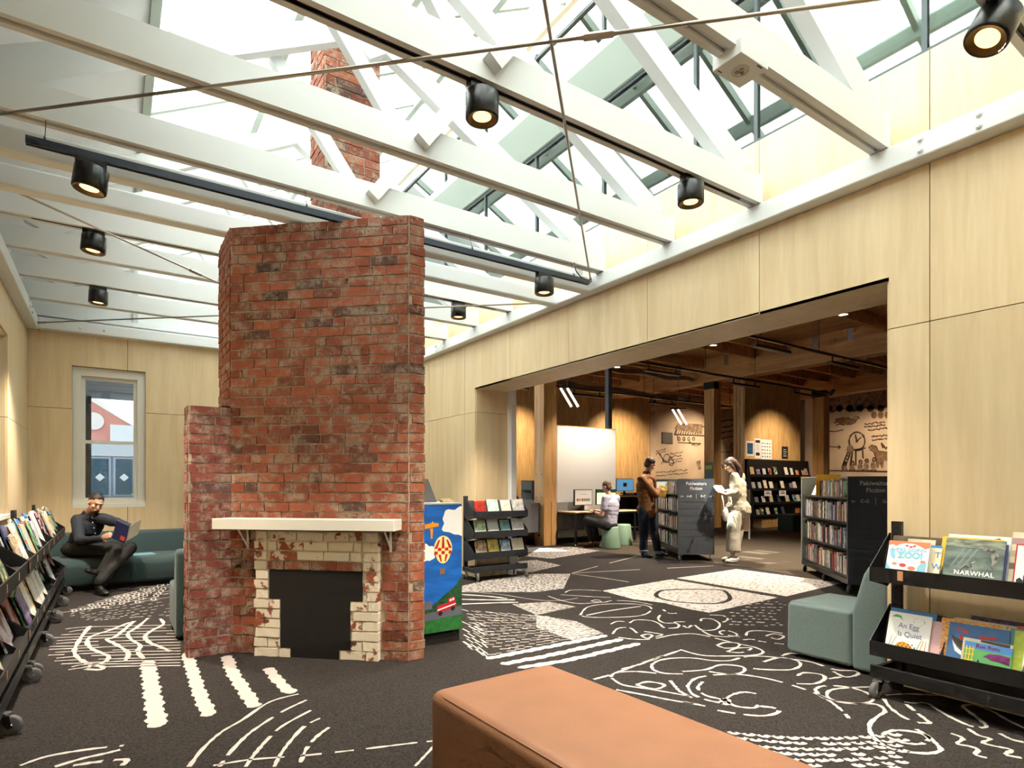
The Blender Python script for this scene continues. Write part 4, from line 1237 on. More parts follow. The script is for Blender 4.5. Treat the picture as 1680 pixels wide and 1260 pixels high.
ink = mat('mural_ink', srgb(84, 64, 48), .8, var=.4, vscale=20); wash = mat('mural_wash', srgb(150, 116, 86), .85, var=.4, vscale=9)
wash2 = mat('mural_dark_wash', srgb(112, 92, 76), .85, var=.5, vscale=6, col2=srgb(170, 140, 112))
mu1 = tag(MB().box(17.3, HX1, HY1 - .02, HY1 + .2, 0, HC).build('wall_mural_back', mural_m), kind='structure')
mu2 = tag(MB().box(24.0, 24.1, 4.0, 13.6, 0, HC).build('wall_mural_side', mural_m), kind='structure')
# drawings: strokes as thin ribbons lying on the mural
def wall_plane(kind):
    q = lambda px: (px - 840) / FPX
    def f(px, py):
        a, b, c = math.sin(YAW) + q(px) * math.cos(YAW), math.cos(YAW) - q(px) * math.sin(YAW), (HZ - py) / FPX
        k = (HY1 - .022) / b if kind == 'back' else 23.998 / a
        return Vector((a * k, b * k, EYE + c * k))
    return f
def ribbon(m, pts, w, nrm, wob=0.0, r=rnd):
    pts = [Vector(p) for p in pts]; n = Vector(nrm)
    L, Rr = [], []
    for i, p in enumerate(pts):
        t = (pts[min(i + 1, len(pts) - 1)] - pts[max(i - 1, 0)])
        if t.length < 1e-9: t = Vector((1, 0, 0))
        s = t.normalized().cross(n) * (w / 2) * (1 + r.uniform(-wob, wob))
        L.append(p + s); Rr.append(p - s)
    o = len(m.v)
    m.v += [tuple(p) for p in L] + [tuple(p) for p in Rr]
    k = len(pts)
    for i in range(k - 1):
        m.f.append((o + i, o + i + 1, o + k + i + 1, o + k + i)); m.m.append(0)
PB, PS = wall_plane('back'), wall_plane('side')
def sketch(parent, P, nrm, lines, w=.03, name='drawing', m_=None):
    m = MB()
    for ln in lines: ribbon(m, [P(*p) for p in ln], w, nrm, .4)
    return tag(m.build(name, m_ or ink, parent), kind='stuff')
def patch(parent, P, nrm, pts, m_, name='wash'):
    n = Vector(nrm) * .003
    m = MB().add([P(*p) + n for p in pts], [tuple(range(len(pts)))])
    return m.build(name, m_, parent)
def circ(cx, cy, rx, ry, a0=0, a1=360, n=20): return [(cx + rx * math.cos(R(a0 + (a1 - a0) * i / n)), cy + ry * math.sin(R(a0 + (a1 - a0) * i / n))) for i in range(n + 1)]
def scribble(x0, y0, x1, y1, n, amp, r=rnd): return [(x0 + (x1 - x0) * i / n, y0 + (y1 - y0) * i / n + r.uniform(-amp, amp)) for i in range(n + 1)]
NB, NS = (0, -1, 0), (-1, 0, 0)
# barn, cow and notes on the left mural
patch(mu1, PB, NB, [(1106, 704), (1112, 694), (1152, 696), (1152, 712)], wash2)
sketch(mu1, PB, NB, [[(1106, 713), (1112, 698), (1156, 700)], [(1106, 713), (1156, 715)]] + [[(1113 + 4 * i, 699), (1108 + 4 * i, 713)] for i in range(11)] + [[(1111, 714), (1112, 726), (1150, 728)]] +
       [circ(1114 + 8 * i, 720, 2, 2.5, n=8) for i in range(4)] + [scribble(1130, 726, 1148, 732, 12, 3)], .05)
sketch(mu1, PB, NB, [[(1080, 742), (1088, 754), (1085, 762)], circ(1094, 752, 5, 7, n=10), [(1100, 748), (1106, 760)], scribble(1082, 750, 1106, 762, 16, 6)], .05)
for i in range(4): sketch(mu1, PB, NB, [scribble(1099, 745 + 5 * i, 1120 - 2 * (i % 2), 742 + 5 * i, 14, 1.4)], .03)
for i in range(2): sketch(mu1, PB, NB, [scribble(1076, 777 + 6 * i - 2, 1128, 771 + 6 * i, 26, 1.4), scribble(1076, 741 + 4 * i, 1092, 736 + 4 * i, 10, 1.2)], .03)
patch(mu1, PB, NB, [(1142, 757), (1149, 755), (1150, 770), (1146, 771)], wash2)
for i in range(4): sketch(mu1, PB, NB, [scribble(1182, 693 + 9 * i, 1204, 688 + 9 * i, 12, 1.6)], .04)
sketch(mu1, PB, NB, [[(1181, 742), (1206, 741)], [(1196, 741), (1196, 758)], circ(1202, 733, 3, 5, n=8), scribble(1184, 764, 1204, 776, 12, 3)], .04)
vent = MB().box(17.95, 18.55, HY1 - .05, HY1 - .021, 2.95, 3.4).build('wall_vent', mat('vent_brown', srgb(60, 38, 26), .6)); tag(vent, 'dark square vent grille on the mural wall', 'vent')
# clock, camel and ducks on the right mural
patch(mu2, PS, NS, [(1346, 655), (1460, 638), (1460, 668), (1440, 672), (1420, 670), (1400, 676), (1380, 671), (1365, 678), (1346, 672)], wash2)
for k in range(6): patch(mu2, PS, NS, circ(1360 + 17 * k, 670, 6, 6, n=10)[:-1], ink, 'tree_mass')
sketch(mu2, PS, NS, [circ(1406, 724, 13, 15), circ(1406, 724, 1, 1, n=6), [(1406, 724), (1403, 713)], [(1406, 724), (1413, 717)], [(1392, 738), (1382, 766)], [(1396, 740), (1386, 768)]] +
       [[(1391 - 2 * i, 742 + 5 * i), (1395 - 2 * i, 744 + 5 * i)] for i in range(5)] + [[(1399, 738), (1395, 765)], [(1404, 739), (1404, 764)], [(1415, 737), (1416, 752)], [(1396, 739), (1420, 735)]], .06)
patch(mu2, PS, NS, circ(1395, 737, 6, 7, n=14)[:-1], wash2)
patch(mu2, PS, NS, [(1425, 735), (1430, 731), (1437, 733), (1441, 741), (1460, 742), (1460, 757), (1450, 756), (1449, 768), (1446, 768), (1445, 757), (1441, 768), (1439, 768), (1438, 752), (1434, 741), (1427, 738)], wash)
sketch(mu2, PS, NS, [[(1425, 735), (1430, 731), (1437, 733), (1441, 741), (1460, 742)], [(1427, 738), (1434, 741), (1438, 752), (1440, 768)], [(1444, 757), (1447, 768)], scribble(1446, 730, 1458, 738, 10, 4)], .06)
for k, x in enumerate((1385, 1398, 1411, 1421, 1433)):
    patch(mu2, PS, NS, circ(x, 768 - k, 4.5, 5 + k * .6, n=10)[:-1], wash2); sketch(mu2, PS, NS, [circ(x + 1, 762 - 2 * k, 2.2, 3, n=8), scribble(x - 5, 772, x + 5, 771, 6, 1.5)], .06)
patch(mu2, PS, NS, [(1370, 687), (1385, 684), (1402, 688), (1409, 684), (1404, 694), (1390, 696), (1374, 694)], wash)
sketch(mu2, PS, NS, [scribble(1368, 692, 1410, 684, 18, 3), scribble(1372, 697, 1402, 694, 12, 2), [(1352, 707), (1370, 708), (1384, 705)], [(1352, 732), (1378, 734)], [(1375, 731), (1379, 734), (1375, 737)], [(1352, 772), (1460, 774)]], .05)
for i, (x0, y0) in enumerate(((1418, 696), (1418, 701), (1424, 706), (1430, 717), (1431, 722))):
    sketch(mu2, PS, NS, [scribble(x0, y0, x0 + 34, y0 - 4, 22, 1.4)], .05)
for k in range(3): patch(mu2, PS, NS, circ(1434 + 11 * k, 681, 5, 6, n=10)[:-1], wash)

# laminated timber wall with the face-out display
cw_ = empty('timber_wall_block', (0, 0, 0)); tag(cw_, kind='structure'); cw_.name = 'wall_timber_core'
MB().box(16.15, 19.25, 11.10, 11.45, 0, 4.6).build('core', mat('dark_gap2', srgb(96, 66, 38), .7), cw_)
x = 16.15
while x < 19.2:
    o = MB().box(0, .306, -.03, 0, 0, 4.6).build('board', clt, cw_); o.location = (x, 11.10, 0); x += .31
for k in range(3):
    MB().box(16.12, 16.15, 11.10 + k * .12, 11.205 + k * .12, 0, 4.6).build('board', clt, cw_)
disp = empty('display_shelving', (17.75, 11.06, 0), 0, 'tall black face-out display shelving on the timber wall', 'shelving')
DB = mat('display_black', srgb(24, 21, 19), .5)
MB().box(-1.6, 1.75, -.06, 0, .28, 2.12).build('back_panel', DB, disp)
for sx in (-1.6, 1.73): MB().prism([(-.34, .28), (0, .28), (0, 2.12), (-.12, 2.12)], 'X', sx, sx + .025).build('end_panel', DB, disp)
DZ = (1.60, 1.17, .74, .36)
for k, z in enumerate(DZ):
    dd = -.16 - .05 * k
    MB().box(-1.6, 1.75, dd - .05, -.05, z - .03, z).box(-1.6, 1.75, dd - .055, dd - .045, z - .03, z + .05).build('shelf', DB, disp)
for x0, x1 in ((-1.2, .0), (1.0, 1.7)):
    o = MB().box(x0, x1, -.32, -.02, 0, .27).build('plinth', clt, disp)
MB().box(0.0, 1.0, -.26, -.02, 0, .27).build('plinth_recess', blackmatt, disp)
db = random.Random(77)
for k, z in enumerate(DZ):
    dd = -.16 - .05 * k
    slots = {0: [0, 1, 2, 3, 4, 6, 7, 8, 9.2, 9.8], 1: [0, 1, 2, 3, 5, 6.6, 7.3], 2: [0.2, 1.4, 2.7, 4.1, 5.6, 7, 7.7, 8.6], 3: [.2, .9, 1.9, 3.3, 4.6]}[k]
    for i, s in enumerate(slots):
        w, h, me = db.choice(BMESH)
        x = -1.42 + s * .31
        M = Matrix.Translation((17.75 + x, 11.06 + dd + .0, z + .002)) @ Matrix.Rotation(R(-14), 4, 'X') @ Matrix.Rotation(db.uniform(-.05, .05), 4, 'Y') @ Matrix.Diagonal((.78, 1, 1.0, 1))
        place_book(me, M, '%s book from the left on the %s row of the black display' % (['first', 'second', 'third', 'fourth', 'fifth', 'sixth', 'seventh', 'eighth', 'ninth', 'tenth'][i], ['top', 'second', 'third', 'bottom'][k]), 'face-out books on the black display', 'paperback')
for i in range(7):
    h = db.uniform(.17, .21)
    place_book(book_mesh(.13, h, .025, COVERS[(i * 3) % 30]), Matrix.Translation((18.55 + i * .09, 11.06 - .29, DZ[3] + .002)) @ Matrix.Rotation(R(90), 4, 'Z'),
               ['first', 'second', 'third', 'fourth', 'fifth', 'sixth', 'seventh'][i] + ' upright paperback from the left in the bottom row end of the display', 'upright books on the black display', 'paperback')
signw = mat('sign_white', srgb(232, 230, 232), .5); signm = mat('sign_magenta', srgb(150, 50, 90), .5); signb = mat('sign_purple', srgb(80, 70, 130), .5)
for x, mm, lb in ((16.95, signm, 'small white card sign with magenta lettering on the display'), (17.75, signb, 'small white card sign with purple lettering on the display')):
    o = MB().box(-.19, .19, -.004, .004, 0, .19).build('shelf_sign', signw); o.location = (x, 10.80, 1.0 - .03)
    MB().box(-.12, .12, -.006, -.003, .07, .10).box(-.09, .09, -.006, -.003, .12, .14).build('print', mm, o)
    tag(o, lb, 'sign', 'card signs on the display')
# posters above the display
for x0, x1, z0, z1, kind, lb in ((16.22, 16.62, 2.22, 2.68, 'pic', 'white framed poster with blue picture above the display'), (16.66, 16.98, 2.16, 2.78, 'list', 'tall poster with grey list above the display'),
                                (17.0, 17.58, 2.14, 2.76, 'grid', 'wide white poster with rows of coloured marks'), (18.15, 18.5, 2.18, 2.58, 'dark', 'small black poster above the display')):
    o = MB().box(0, x1 - x0, -.008, 0, 0, z1 - z0).build('poster', blackmatt if kind == 'dark' else signw); o.location = (x0, 11.07, z0)
    W, H_ = x1 - x0, z1 - z0
    if kind == 'pic':
        MB().box(.05, W - .05, -.010, -.007, .06, H_ - .06).build('picture', mat('poster_blue', srgb(40, 96, 140), .5, var=.6, vscale=12), o)
    elif kind == 'list':
        MB().box(.04, W - .04, -.010, -.007, H_ - .14, H_ - .05).box(.06, W - .06, -.010, -.007, .08, .18).build('heading', blackmatt, o)
        for i in range(6): MB().box(.06, W - .06, -.010, -.007, .22 + i * .04, .235 + i * .04).build('line', mat('print_grey', srgb(150, 150, 154), .6), o)
    elif kind == 'grid':
        for i in range(4):
            for j in range(5):
                MB().box(.05 + i * .13, .11 + i * .13, -.010, -.007, .06 + j * .105, .10 + j * .105).build('mark', [signb, cred, cink, cblue][(i * 3 + j) % 4], o)
    else:
        for i in range(4): MB().box(.08, W - .08 - .03 * (i % 2), -.010, -.007, .08 + i * .07, .10 + i * .07).build('line', signw, o)
    tag(o, lb, 'poster', 'posters above the display')
# timber columns
def column(x, y, s, z1, label, bracket=True):
    r = empty('timber_column', (x, y, 0), 0, label, 'column', 'square timber columns')
    MB().box(0, s, 0, s, 0, z1).build('shaft', glulam, r, bevel=.006)
    if bracket: MB().box(-.012, s * .6, -.012, s + .012, z1 - .22, z1 - .0).build('bracket', blackmatt, r)
    return r
c0 = column(7.73, 10.19, .35, 5.24, 'nearest square timber column left of the white partition', False)
for z in (.62, .42, .22): MB().lathe([(.03, 0), (.03, .006), (.0, .006)], (-.006, .17, z), 14, M=Matrix.Rotation(R(90), 3, 'Y')).build('plug_hole', blackmatt, c0)
for z in (1.55, 1.05):
    for yy_ in (.07, .28): MB().lathe([(.012, 0), (.012, .004), (.0, .004)], (-.004, yy_, z), 8, M=Matrix.Rotation(R(90), 3, 'Y')).build('screw', blackmatt, c0)
MB().box(.20, .206, -.003, .0, 0, .95).build('saw_kerf', blackmatt, c0)
c1 = column(15.3, 11.55, .36, 4.5, 'square timber column with a green poster behind the fiction shelf')
c2 = column(19.75, 10.55, .38, 4.5, 'square timber column beside the right mural')
o = MB().box(-.006, 0, .03, .33, 0, .72).build('column_poster', mat('poster_green', srgb(110, 120, 50), .5, var=.6, vscale=14, col2=srgb(60, 130, 160))); o.location = (15.29, 11.55, 1.30)
MB().box(-.008, -.005, .06, .30, .50, .62).build('heading', mat('poster_title', srgb(200, 190, 60), .5), o); tag(o, 'green poster with yellow heading on the timber column', 'poster')
# steel post and white partition
tag(MB().box(10.03, 10.15, 10.62, 10.74, 0, HC).box(10.0, 10.18, 10.6, 10.76, 0, .02).build('steel_post', darkgrey), 'dark grey steel post rising behind the white partition', 'post')
pt = empty('partition', (9.225, 10.5, 0), 0, 'white free-standing partition screen behind the computer desk', 'partition')
MB().box(-.90, .90, -.03, .03, .12, 2.66).build('panel', mat('screen_white', srgb(214, 212, 210), .7), pt)
MB().box(-.905, .905, -.034, .034, 2.66, 2.675).box(.90, .906, -.034, .034, .12, 2.675).build('wood_edge', glulam, pt)
MB().box(-.90, .90, -.025, .025, .0, .12).build('base', blackmatt, pt)
# desk with monitors
desk = empty('computer_desk', (9.13, 10.08, 0), 0, 'pale topped computer desk with black legs before the partition', 'desk')
dt = wood_mat('pale_desk_top', srgb(226, 200, 162), srgb(210, 178, 136), .45, 1, .03, 'X')
MB().box(-.92, .92, -.38, .36, .715, .74).build('desk_top', dt, desk, bevel=.003)
MB().box(-.90, .90, -.36, -.33, .675, .715).box(-.90, .90, .31, .34, .675, .715).box(-.90, -.87, -.36, .34, .675, .715).box(.87, .90, -.36, .34, .675, .715).build('rail', black, desk)
for sx in (-.885, .885):
    for sy in (-.345, .325):
        MB().box(sx - .02, sx + .02, sy - .02, sy + .02, .05, .70).build('leg', black, desk)
        MB().lathe([(.0, 0), (.022, .004), (.026, .02), (.012, .05)], (sx, sy, 0), 10).build('castor', chrome, desk)
def monitor(loc, rz, label, content):
    r = empty('computer_monitor', loc, rz, label, 'monitor', 'desktop monitors')
    MB().box(-.29, .29, -.02, .02, .12, .48).build('frame', black, r)
    MB().box(-.275, .275, -.0225, -.0195, .135, .465).build('screen', mat('screen_' + content, {'white': srgb(214, 232, 220), 'yellow': srgb(226, 238, 190), 'blue': srgb(110, 170, 214)}[content], .3, emit=.55), r)
    if content == 'white':
        cs = [(60, 60, 60), (150, 90, 60), (200, 110, 60), (60, 60, 80), (80, 90, 60), (50, 100, 60), (60, 60, 60), (90, 130, 160)]
        for i, c in enumerate(cs):
            MB().box(-.225 + i * .058, -.185 + i * .058, -.0235, -.0215, .215, .275).build('thumbnail', mat('thumb_%d' % i, srgb(*c), .5), r)
        MB().box(-.10, .10, -.0235, -.0215, .365, .375).build('text_line', mat('thumb_text', srgb(120, 150, 140), .5), r)
    elif content == 'yellow':
        MB().box(-.275, .275, -.0235, -.0215, .40, .465).build('banner', mat('thumb_green', srgb(40, 90, 80), .5, var=.5, vscale=20), r)
    else:
        MB().box(-.06, .06, -.0235, -.0215, .25, .36).build('window', mat('thumb_6', srgb(60, 60, 60), .5), r)
    MB().box(-.03, .03, .0, .03, .0, .20).box(-.12, .12, -.08, .10, 0, .012).build('stand', black, r)
    return r
monitor((8.83, 10.18, .74), R(6), 'left desktop monitor showing a row of book covers', 'white')
monitor((9.53, 10.18, .74), R(-4), 'right desktop monitor with pale yellow page behind the seated man', 'yellow')
kb = MB().box(-.22, .22, -.07, .07, 0, .015).build('keyboard', black); kb.location = (9.10, 9.86, .741); tag(kb, 'black keyboard in front of the seated man', 'keyboard')
kb2 = MB().lathe([(.0, 0), (.03, .002), (.032, .018), (.015, .032), (0, .034)], n=14).build('computer_mouse', black, smooth=True); kb2.location = (9.62, 9.86, .741); tag(kb2, 'black mouse on the computer desk', 'mouse')
# stools
stm = mat('sage_plastic', srgb(136, 166, 142), .5)
for (x, y), lb in (((8.66, 9.10), 'sage green stool under the seated man'), ((9.38, 9.46), 'empty sage green stool behind the seated man')):
    r = empty('stool', (x, y, 0), R(8), lb, 'stool', 'sage green stools')
    MB().lathe([(.205, 0), (.205, .02), (.165, .43), (.150, .455), (.0, .462)], n=28).build('shell', stm, r, smooth=True)
    MB().lathe([(.20, .0), (.18, .003), (.0, .003)], n=28).build('base_ring', rubber, r)
# low cubes and loungers
cube = empty('cube_seat', (16.15, 9.6, 0), 0, 'dark green cube seat before the black display', 'seat')
MB().box(-.24, .24, -.24, .24, .02, .48).build('cushion', fabric('bottle_green', srgb(54, 70, 58)), cube, bevel=.03, seg=3); MB().box(-.2, .2, -.2, .2, 0, .03).build('base', blackmatt, cube)
pouf = empty('brown_pouf', (7.62, 11.1, 0), 0, 'brown leather pouf peeking out behind the timber column', 'pouf')
MB().lathe([(.0, .03), (.26, .03), (.28, .07), (.28, .38), (.25, .42), (.0, .43)], n=26).build('cushion', mat('brown_leather', srgb(112, 64, 38), .45), pouf, smooth=True); MB().lathe([(.2, 0), (.2, .03)], n=20).build('base', blackmatt, pouf)
# board on legs behind the woman
bd = empty('notice_board', (12.55, 8.75, 0), R(-12), 'low pinkish notice board with white frame behind the woman', 'notice board')
MB().box(-.30, .30, -.012, .012, .22, 1.18).build('board', mat('pin_board', srgb(206, 168, 140), .8), bd)
MB().box(-.33, -.30, -.015, .015, .0, 1.2).box(.30, .33, -.015, .015, 0, 1.2).box(-.33, .33, -.015, .015, 1.18, 1.21).box(-.33, .33, -.015, .015, .20, .22).box(-.33, .33, -.015, .015, .68, .70).build('frame', white, bd)

# ---- fiction shelves on casters
SLATZ = [.93 - .125 * i for i in range(6)]
def fiction_shelf(loc, rz, L, label, txt, books_side, seed):
    """x across the end panel (width .62), +y runs back along the length; origin at the near end on the floor."""
    r = empty('fiction_shelf', loc, rz, label, 'book shelf', 'mobile fiction shelves')
    hw_, z0, z1 = .31, .11, 1.43
    e = MB().box(-hw_, hw_, 0, .03, .11, .30)
    for i, z in enumerate([.30] + [.43, .55, .67, .79, .91]):
        top = [.43, .55, .67, .79, .91, 1.03][i]
        e.box(-hw_, hw_, 0, .03, z, top - .006).box(-hw_, hw_, .008, .03, top - .006, top)
    e.box(-hw_, hw_, 0, .03, 1.03, z1)
    e.build('end_panel', darkgrey, r)
    MB().box(-hw_, hw_, L - .03, L, .11, z1).build('end_panel', mat('pale_grey_panel', srgb(176, 186, 180), .5), r)
    MB().box(-hw_ - .01, hw_ + .01, L - .05, L + .004, z1, z1 + .02).build('cap', chrome, r)
    MB().box(-.012, .012, .03, L - .03, .15, z1 - .03).build('spine_panel', mat('shelf_grey', srgb(120, 126, 124), .5), r)
    MB().box(-hw_, -hw_ + .03, .03, L - .03, .11, .17).box(hw_ - .03, hw_, .03, L - .03, .11, .17).box(-hw_, hw_, .03, .10, .11, .15).box(-hw_, hw_, L - .1, L - .03, .11, .15).build('base_frame', black, r)
    for s in (-1, 1):
        for z in (.20, .53, .86, 1.17):
            MB().box(min(s * .012, s * .29), max(s * .012, s * .29), .03, L - .03, z - .022, z).build('shelf', black, r)
    for sx in (-hw_ + .05, hw_ - .05):
        for y in (.06, L / 2, L - .06): caster(r, sx, y, R(40 * sx + 150))
    # lettering of the end panel
    text_mesh('Pakiwaitara', .078, signw, r, (0, -.002, 1.345), (R(90), 0, 0), 'lettering', bold=.001)
    text_mesh('Fiction', .078, signw, r, (0, -.002, 1.26), (R(90), 0, 0), 'lettering', bold=.001)
    text_mesh(txt[0], .056, signw, r, (-.12, -.002, 1.125), (R(90), 0, 0), 'lettering', bold=.0015)
    text_mesh(txt[1], .056, signw, r, (.12, -.002, 1.125), (R(90), 0, 0), 'lettering', bold=.0015)
    MB().box(-.003, .003, -.003, 0, 1.08, 1.17).build('divider_line', signw, r)
    for s in (-1, 1):
        MB().box(min(s * .215, s * .265), max(s * .215, s * .265), -.003, 0, 1.122, 1.129).bar((s * .268, -.0015, 1.1255), (s * .248, -.0015, 1.1425), .003, .007, up=(0, 1, 0)).bar((s * .268, -.0015, 1.1255), (s * .248, -.0015, 1.1085), .003, .007, up=(0, 1, 0)).build('arrow', signw, r)
    W = Matrix.Translation(loc) @ Matrix.Rotation(rz, 4, 'Z')
    br = random.Random(seed)
    tier = ['bottom', 'third', 'second', 'top']
    for s, kinds in books_side.items():
        for ti, z in enumerate((.20, .53, .86, 1.17)):
            y = .05 + (br.uniform(0, .1)); n = 0
            lim = L - .06
            while y < lim:
                t = br.uniform(.022, .042); h = br.uniform(.195, .255) if ti < 3 else br.uniform(.18, .235)
                if abs(y - L / 2) < .03: y = L / 2 + .03
                if br.random() < .03: y += br.uniform(.05, .12)
                if ti == 3 and y > L * .62 and s == -1: break
                si = br.randrange(len(SPINES))
                me = MB().box(-.07, .07, -t / 2 + .0006, t / 2 - .0006, 0, h).box(-.068, .066, -t / 2 + .002, t / 2 - .002, h - .0, h + .0005, 1).mesh('book', [SPINES[si], pages])
                M = W @ Matrix.Translation((s * .20, y + t / 2, z)) @ Matrix.Rotation(br.uniform(-.02, .02), 4, 'X')
                n += 1
                place_book(me, M, '%s spine, %s from the near end, %s tier, %s' % (SPN[si], ordinal(n), tier[ti], kinds), 'novels in the %s' % kinds, 'novel')
                y += t + .001
    return r
AB = fiction_shelf((8.42, 6.72, 0), R(-36.5), 1.95, 'charcoal mobile fiction shelf beside the standing woman', ('A-B', 'B-C'), {-1: 'shelf beside the woman'}, 3)
# near-left corner of the right hand shelf
CG = fiction_shelf((7.66, 3.46, 0), R(-45), 1.95, 'charcoal mobile fiction shelf partly hidden by the right jamb', ('C-G', 'G-K'), {-1: 'shelf near the right jamb'}, 4)
W = Matrix.Translation((7.66, 3.46, 0)) @ Matrix.Rotation(R(-45), 4, 'Z')
for k, (y, lb) in enumerate(((1.45, 'white brochure on slanted stand, far end of the right fiction shelf'), (1.65, 'second white brochure on slanted stand, far end of right fiction shelf'))):
    m = book_mesh(.17, .24, .01, cw)
    place_book(m, W @ Matrix.Translation((-.22, y, 1.175)) @ Matrix.Rotation(R(-90), 4, 'Z') @ Matrix.Rotation(R(-22), 4, 'X'), lb, 'brochures on the fiction shelf', 'brochure')
o = MB().box(-.32, .0, 0, .008, 0, .30).build('shelf_divider', cyel); o.matrix_world = W @ Matrix.Translation((0, 1.19, 1.172)); tag(o, 'yellow divider board on the right fiction shelf', 'divider')

# far low shelves, printer, trolley
FARS = fiction_shelf((10.05, 13.3, 0), R(-20), 1.2, 'dark shelf end far behind the timber column', ('', ''), {}, 9)
for o in [c for c in FARS.children if c.name.startswith(('lettering', 'arrow', 'divider_line'))]: bpy.data.objects.remove(o)
prn = empty('copier', (9.95, 15.35, 0), R(10), 'black office copier far behind the left column', 'copier')
MB().box(-.34, .34, -.33, .33, .05, .95).box(-.36, .36, -.35, .33, .95, 1.15).build('body', black, prn); MB().box(-.36, .20, -.34, .30, 1.22, 1.34).box(.05, .34, -.36, -.2, 1.16, 1.4).build('scanner', darkgrey, prn)
MB().box(.10, .30, -.372, -.362, 1.24, 1.36).build('panel', mat('lcd', srgb(150, 130, 110), .4), prn); MB().box(-.30, .30, -.36, -.35, .3, .31).box(-.30, .30, -.36, -.35, .6, .61).build('tray_gap', chrome, prn); MB().box(-.3, .3, -.3, .3, 0, .05).build('base', rubber, prn)
lowc = empty('low_counter', (14.2, 12.6, 0), 0, 'dark low counter with items behind the brown jacket', 'counter')
MB().box(-1.5, 1.3, -.25, .25, .1, 1.05).box(-1.45, 1.25, -.2, .2, 0, .1).build('body', mat('counter_brown', srgb(56, 46, 38), .5), lowc)
MB().box(-1.55, 1.35, -.28, .28, 1.05, 1.09).build('top', mat('counter_top', srgb(120, 96, 66), .5), lowc)
for k in range(7): MB().box(-1.4 + k * .38, -1.06 + k * .38, -.265, -.25, .16, 1.0).build('door', mat('counter_door', srgb(78, 62, 48), .5), lowc)
for k, (x, h, c, lb) in enumerate(((13.2, .30, (40, 60, 40), 'dark green bottle on the low counter'), (13.9, .34, (50, 46, 30), 'tall dark bottle on the low counter'))):
    o = MB().lathe([(.0, 0), (.04, .0), (.042, h * .6), (.016, h * .78), (.016, h), (0, h)], n=14).build('bottle', mat('bottle_%d' % k, srgb(*c), .2), smooth=True); o.location = (x, 12.5, 1.092); tag(o, lb, 'bottle', 'bottles on the low counter')
for k, x in enumerate((13.45, 13.65, 14.6, 14.9)):
    w, h, me = BMESH[k * 5 + 2]
    place_book(me, Matrix.Translation((x, 12.55, 1.093)) @ Matrix.Rotation(R(-12), 4, 'X'), '%s face-out book from the left on the low counter' % ['first', 'second', 'third', 'fourth'][k], 'books on the low counter', 'display_book')
monitor((12.15, 12.2, 1.02), R(-12), 'far monitor with blue screen between seated man and brown jacket', 'blue')
sd = empty('side_unit', (12.1, 12.3, 0), R(-12), 'low open wooden unit under the far blue monitor', 'shelf unit')
MB().box(-.5, .5, -.2, .2, .98, 1.015).box(-.5, .5, -.2, .2, .60, .62).box(-.5, .5, -.2, .2, .10, .12).build('shelf', dt, sd); MB().box(-.5, -.47, -.2, .2, 0, 1.0).box(.47, .5, -.2, .2, 0, 1.0).box(-.5, .5, .18, .2, .1, 1.0).build('frame', black, sd)
bt = empty('blue_trolley', (10.35, 8.75, 0), R(-20), 'blue metal book trolley behind the man in brown', 'trolley')
bl_ = mat('blue_metal', srgb(30, 66, 120), .4)
for sx in (-.36, .36): MB().box(sx - .012, sx + .012, -.2, .2, .12, .16).box(sx - .012, sx + .012, -.2, -.175, .12, 1.0).box(sx - .012, sx + .012, .175, .2, .12, 1.0).box(sx - .012, sx + .012, -.2, .2, .97, 1.0).build('end_frame', bl_, bt)
for z in (.25, .55, .85): MB().box(-.36, .36, -.2, .2, z, z + .015).build('shelf', bl_, bt)
for sx in (-.33, .33):
    for sy in (-.16, .16): caster(bt, sx, sy, R(30))
bk = random.Random(15)
for z, tn in ((.25, 'lower'), (.55, 'middle'), (.85, 'upper')):
    for k in range(7):
        W = Matrix.Translation((10.35, 8.75, 0)) @ Matrix.Rotation(R(-20), 4, 'Z')
        w, h, me = bk.choice(BMESH)
        place_book(me, W @ Matrix.Translation((-.27 + k * .09, 0, z + .016)) @ Matrix.Rotation(R(90), 4, 'Z') @ Matrix.Diagonal((.8, 1.6, .8, 1)), '%s book from the left, %s shelf of the blue trolley' % (['first', 'second', 'third', 'fourth', 'fifth', 'sixth', 'seventh'][k], tn), 'books on the blue trolley', 'trolley_book')

# ---- hall lamps, tracks and services
ledm = mat('led_strip', srgb(70, 68, 64), .4)
def hall_track(y, x0, x1, z, fix, label):
    r = empty('hall_track', (0, y, z), 0, label, 'light track', 'black hall light tracks')
    MB().box(x0, x1, -.025, .025, 0, .05).build('rail', lamp_black, r)
    xx = x0 + .4
    while xx < x1:
        MB().tube([(xx, 0, .05), (xx, 0, HC - z - .01)], .006, 6).build('hanger', lamp_black, r); xx += 2.2
    for f in fix:
        o = MB().box(f, f + 1.25, -.06, .06, -.17, -.12).box(f + .1, f + .13, -.01, .01, -.12, 0).box(f + 1.1, f + 1.13, -.01, .01, -.12, 0).build('linear_light', lamp_black, r)
        MB().box(f + .03, f + 1.22, -.04, .04, -.173, -.169).build('diffuser', ledm, o)
    return r
hall_track(7.13, 10.55, 24.0, 4.28, (10.7, 13.6, 17.0), 'nearer black light track running across the hall ceiling')
hall_track(10.15, 10.5, 19.5, 4.28, (10.8, 14.2, 17.2), 'middle black light track running across the hall ceiling')
hall_track(13.2, 7.0, 18.5, 4.1, (8.2, 11.0, 14.2), 'farthest black light track running across the hall ceiling')
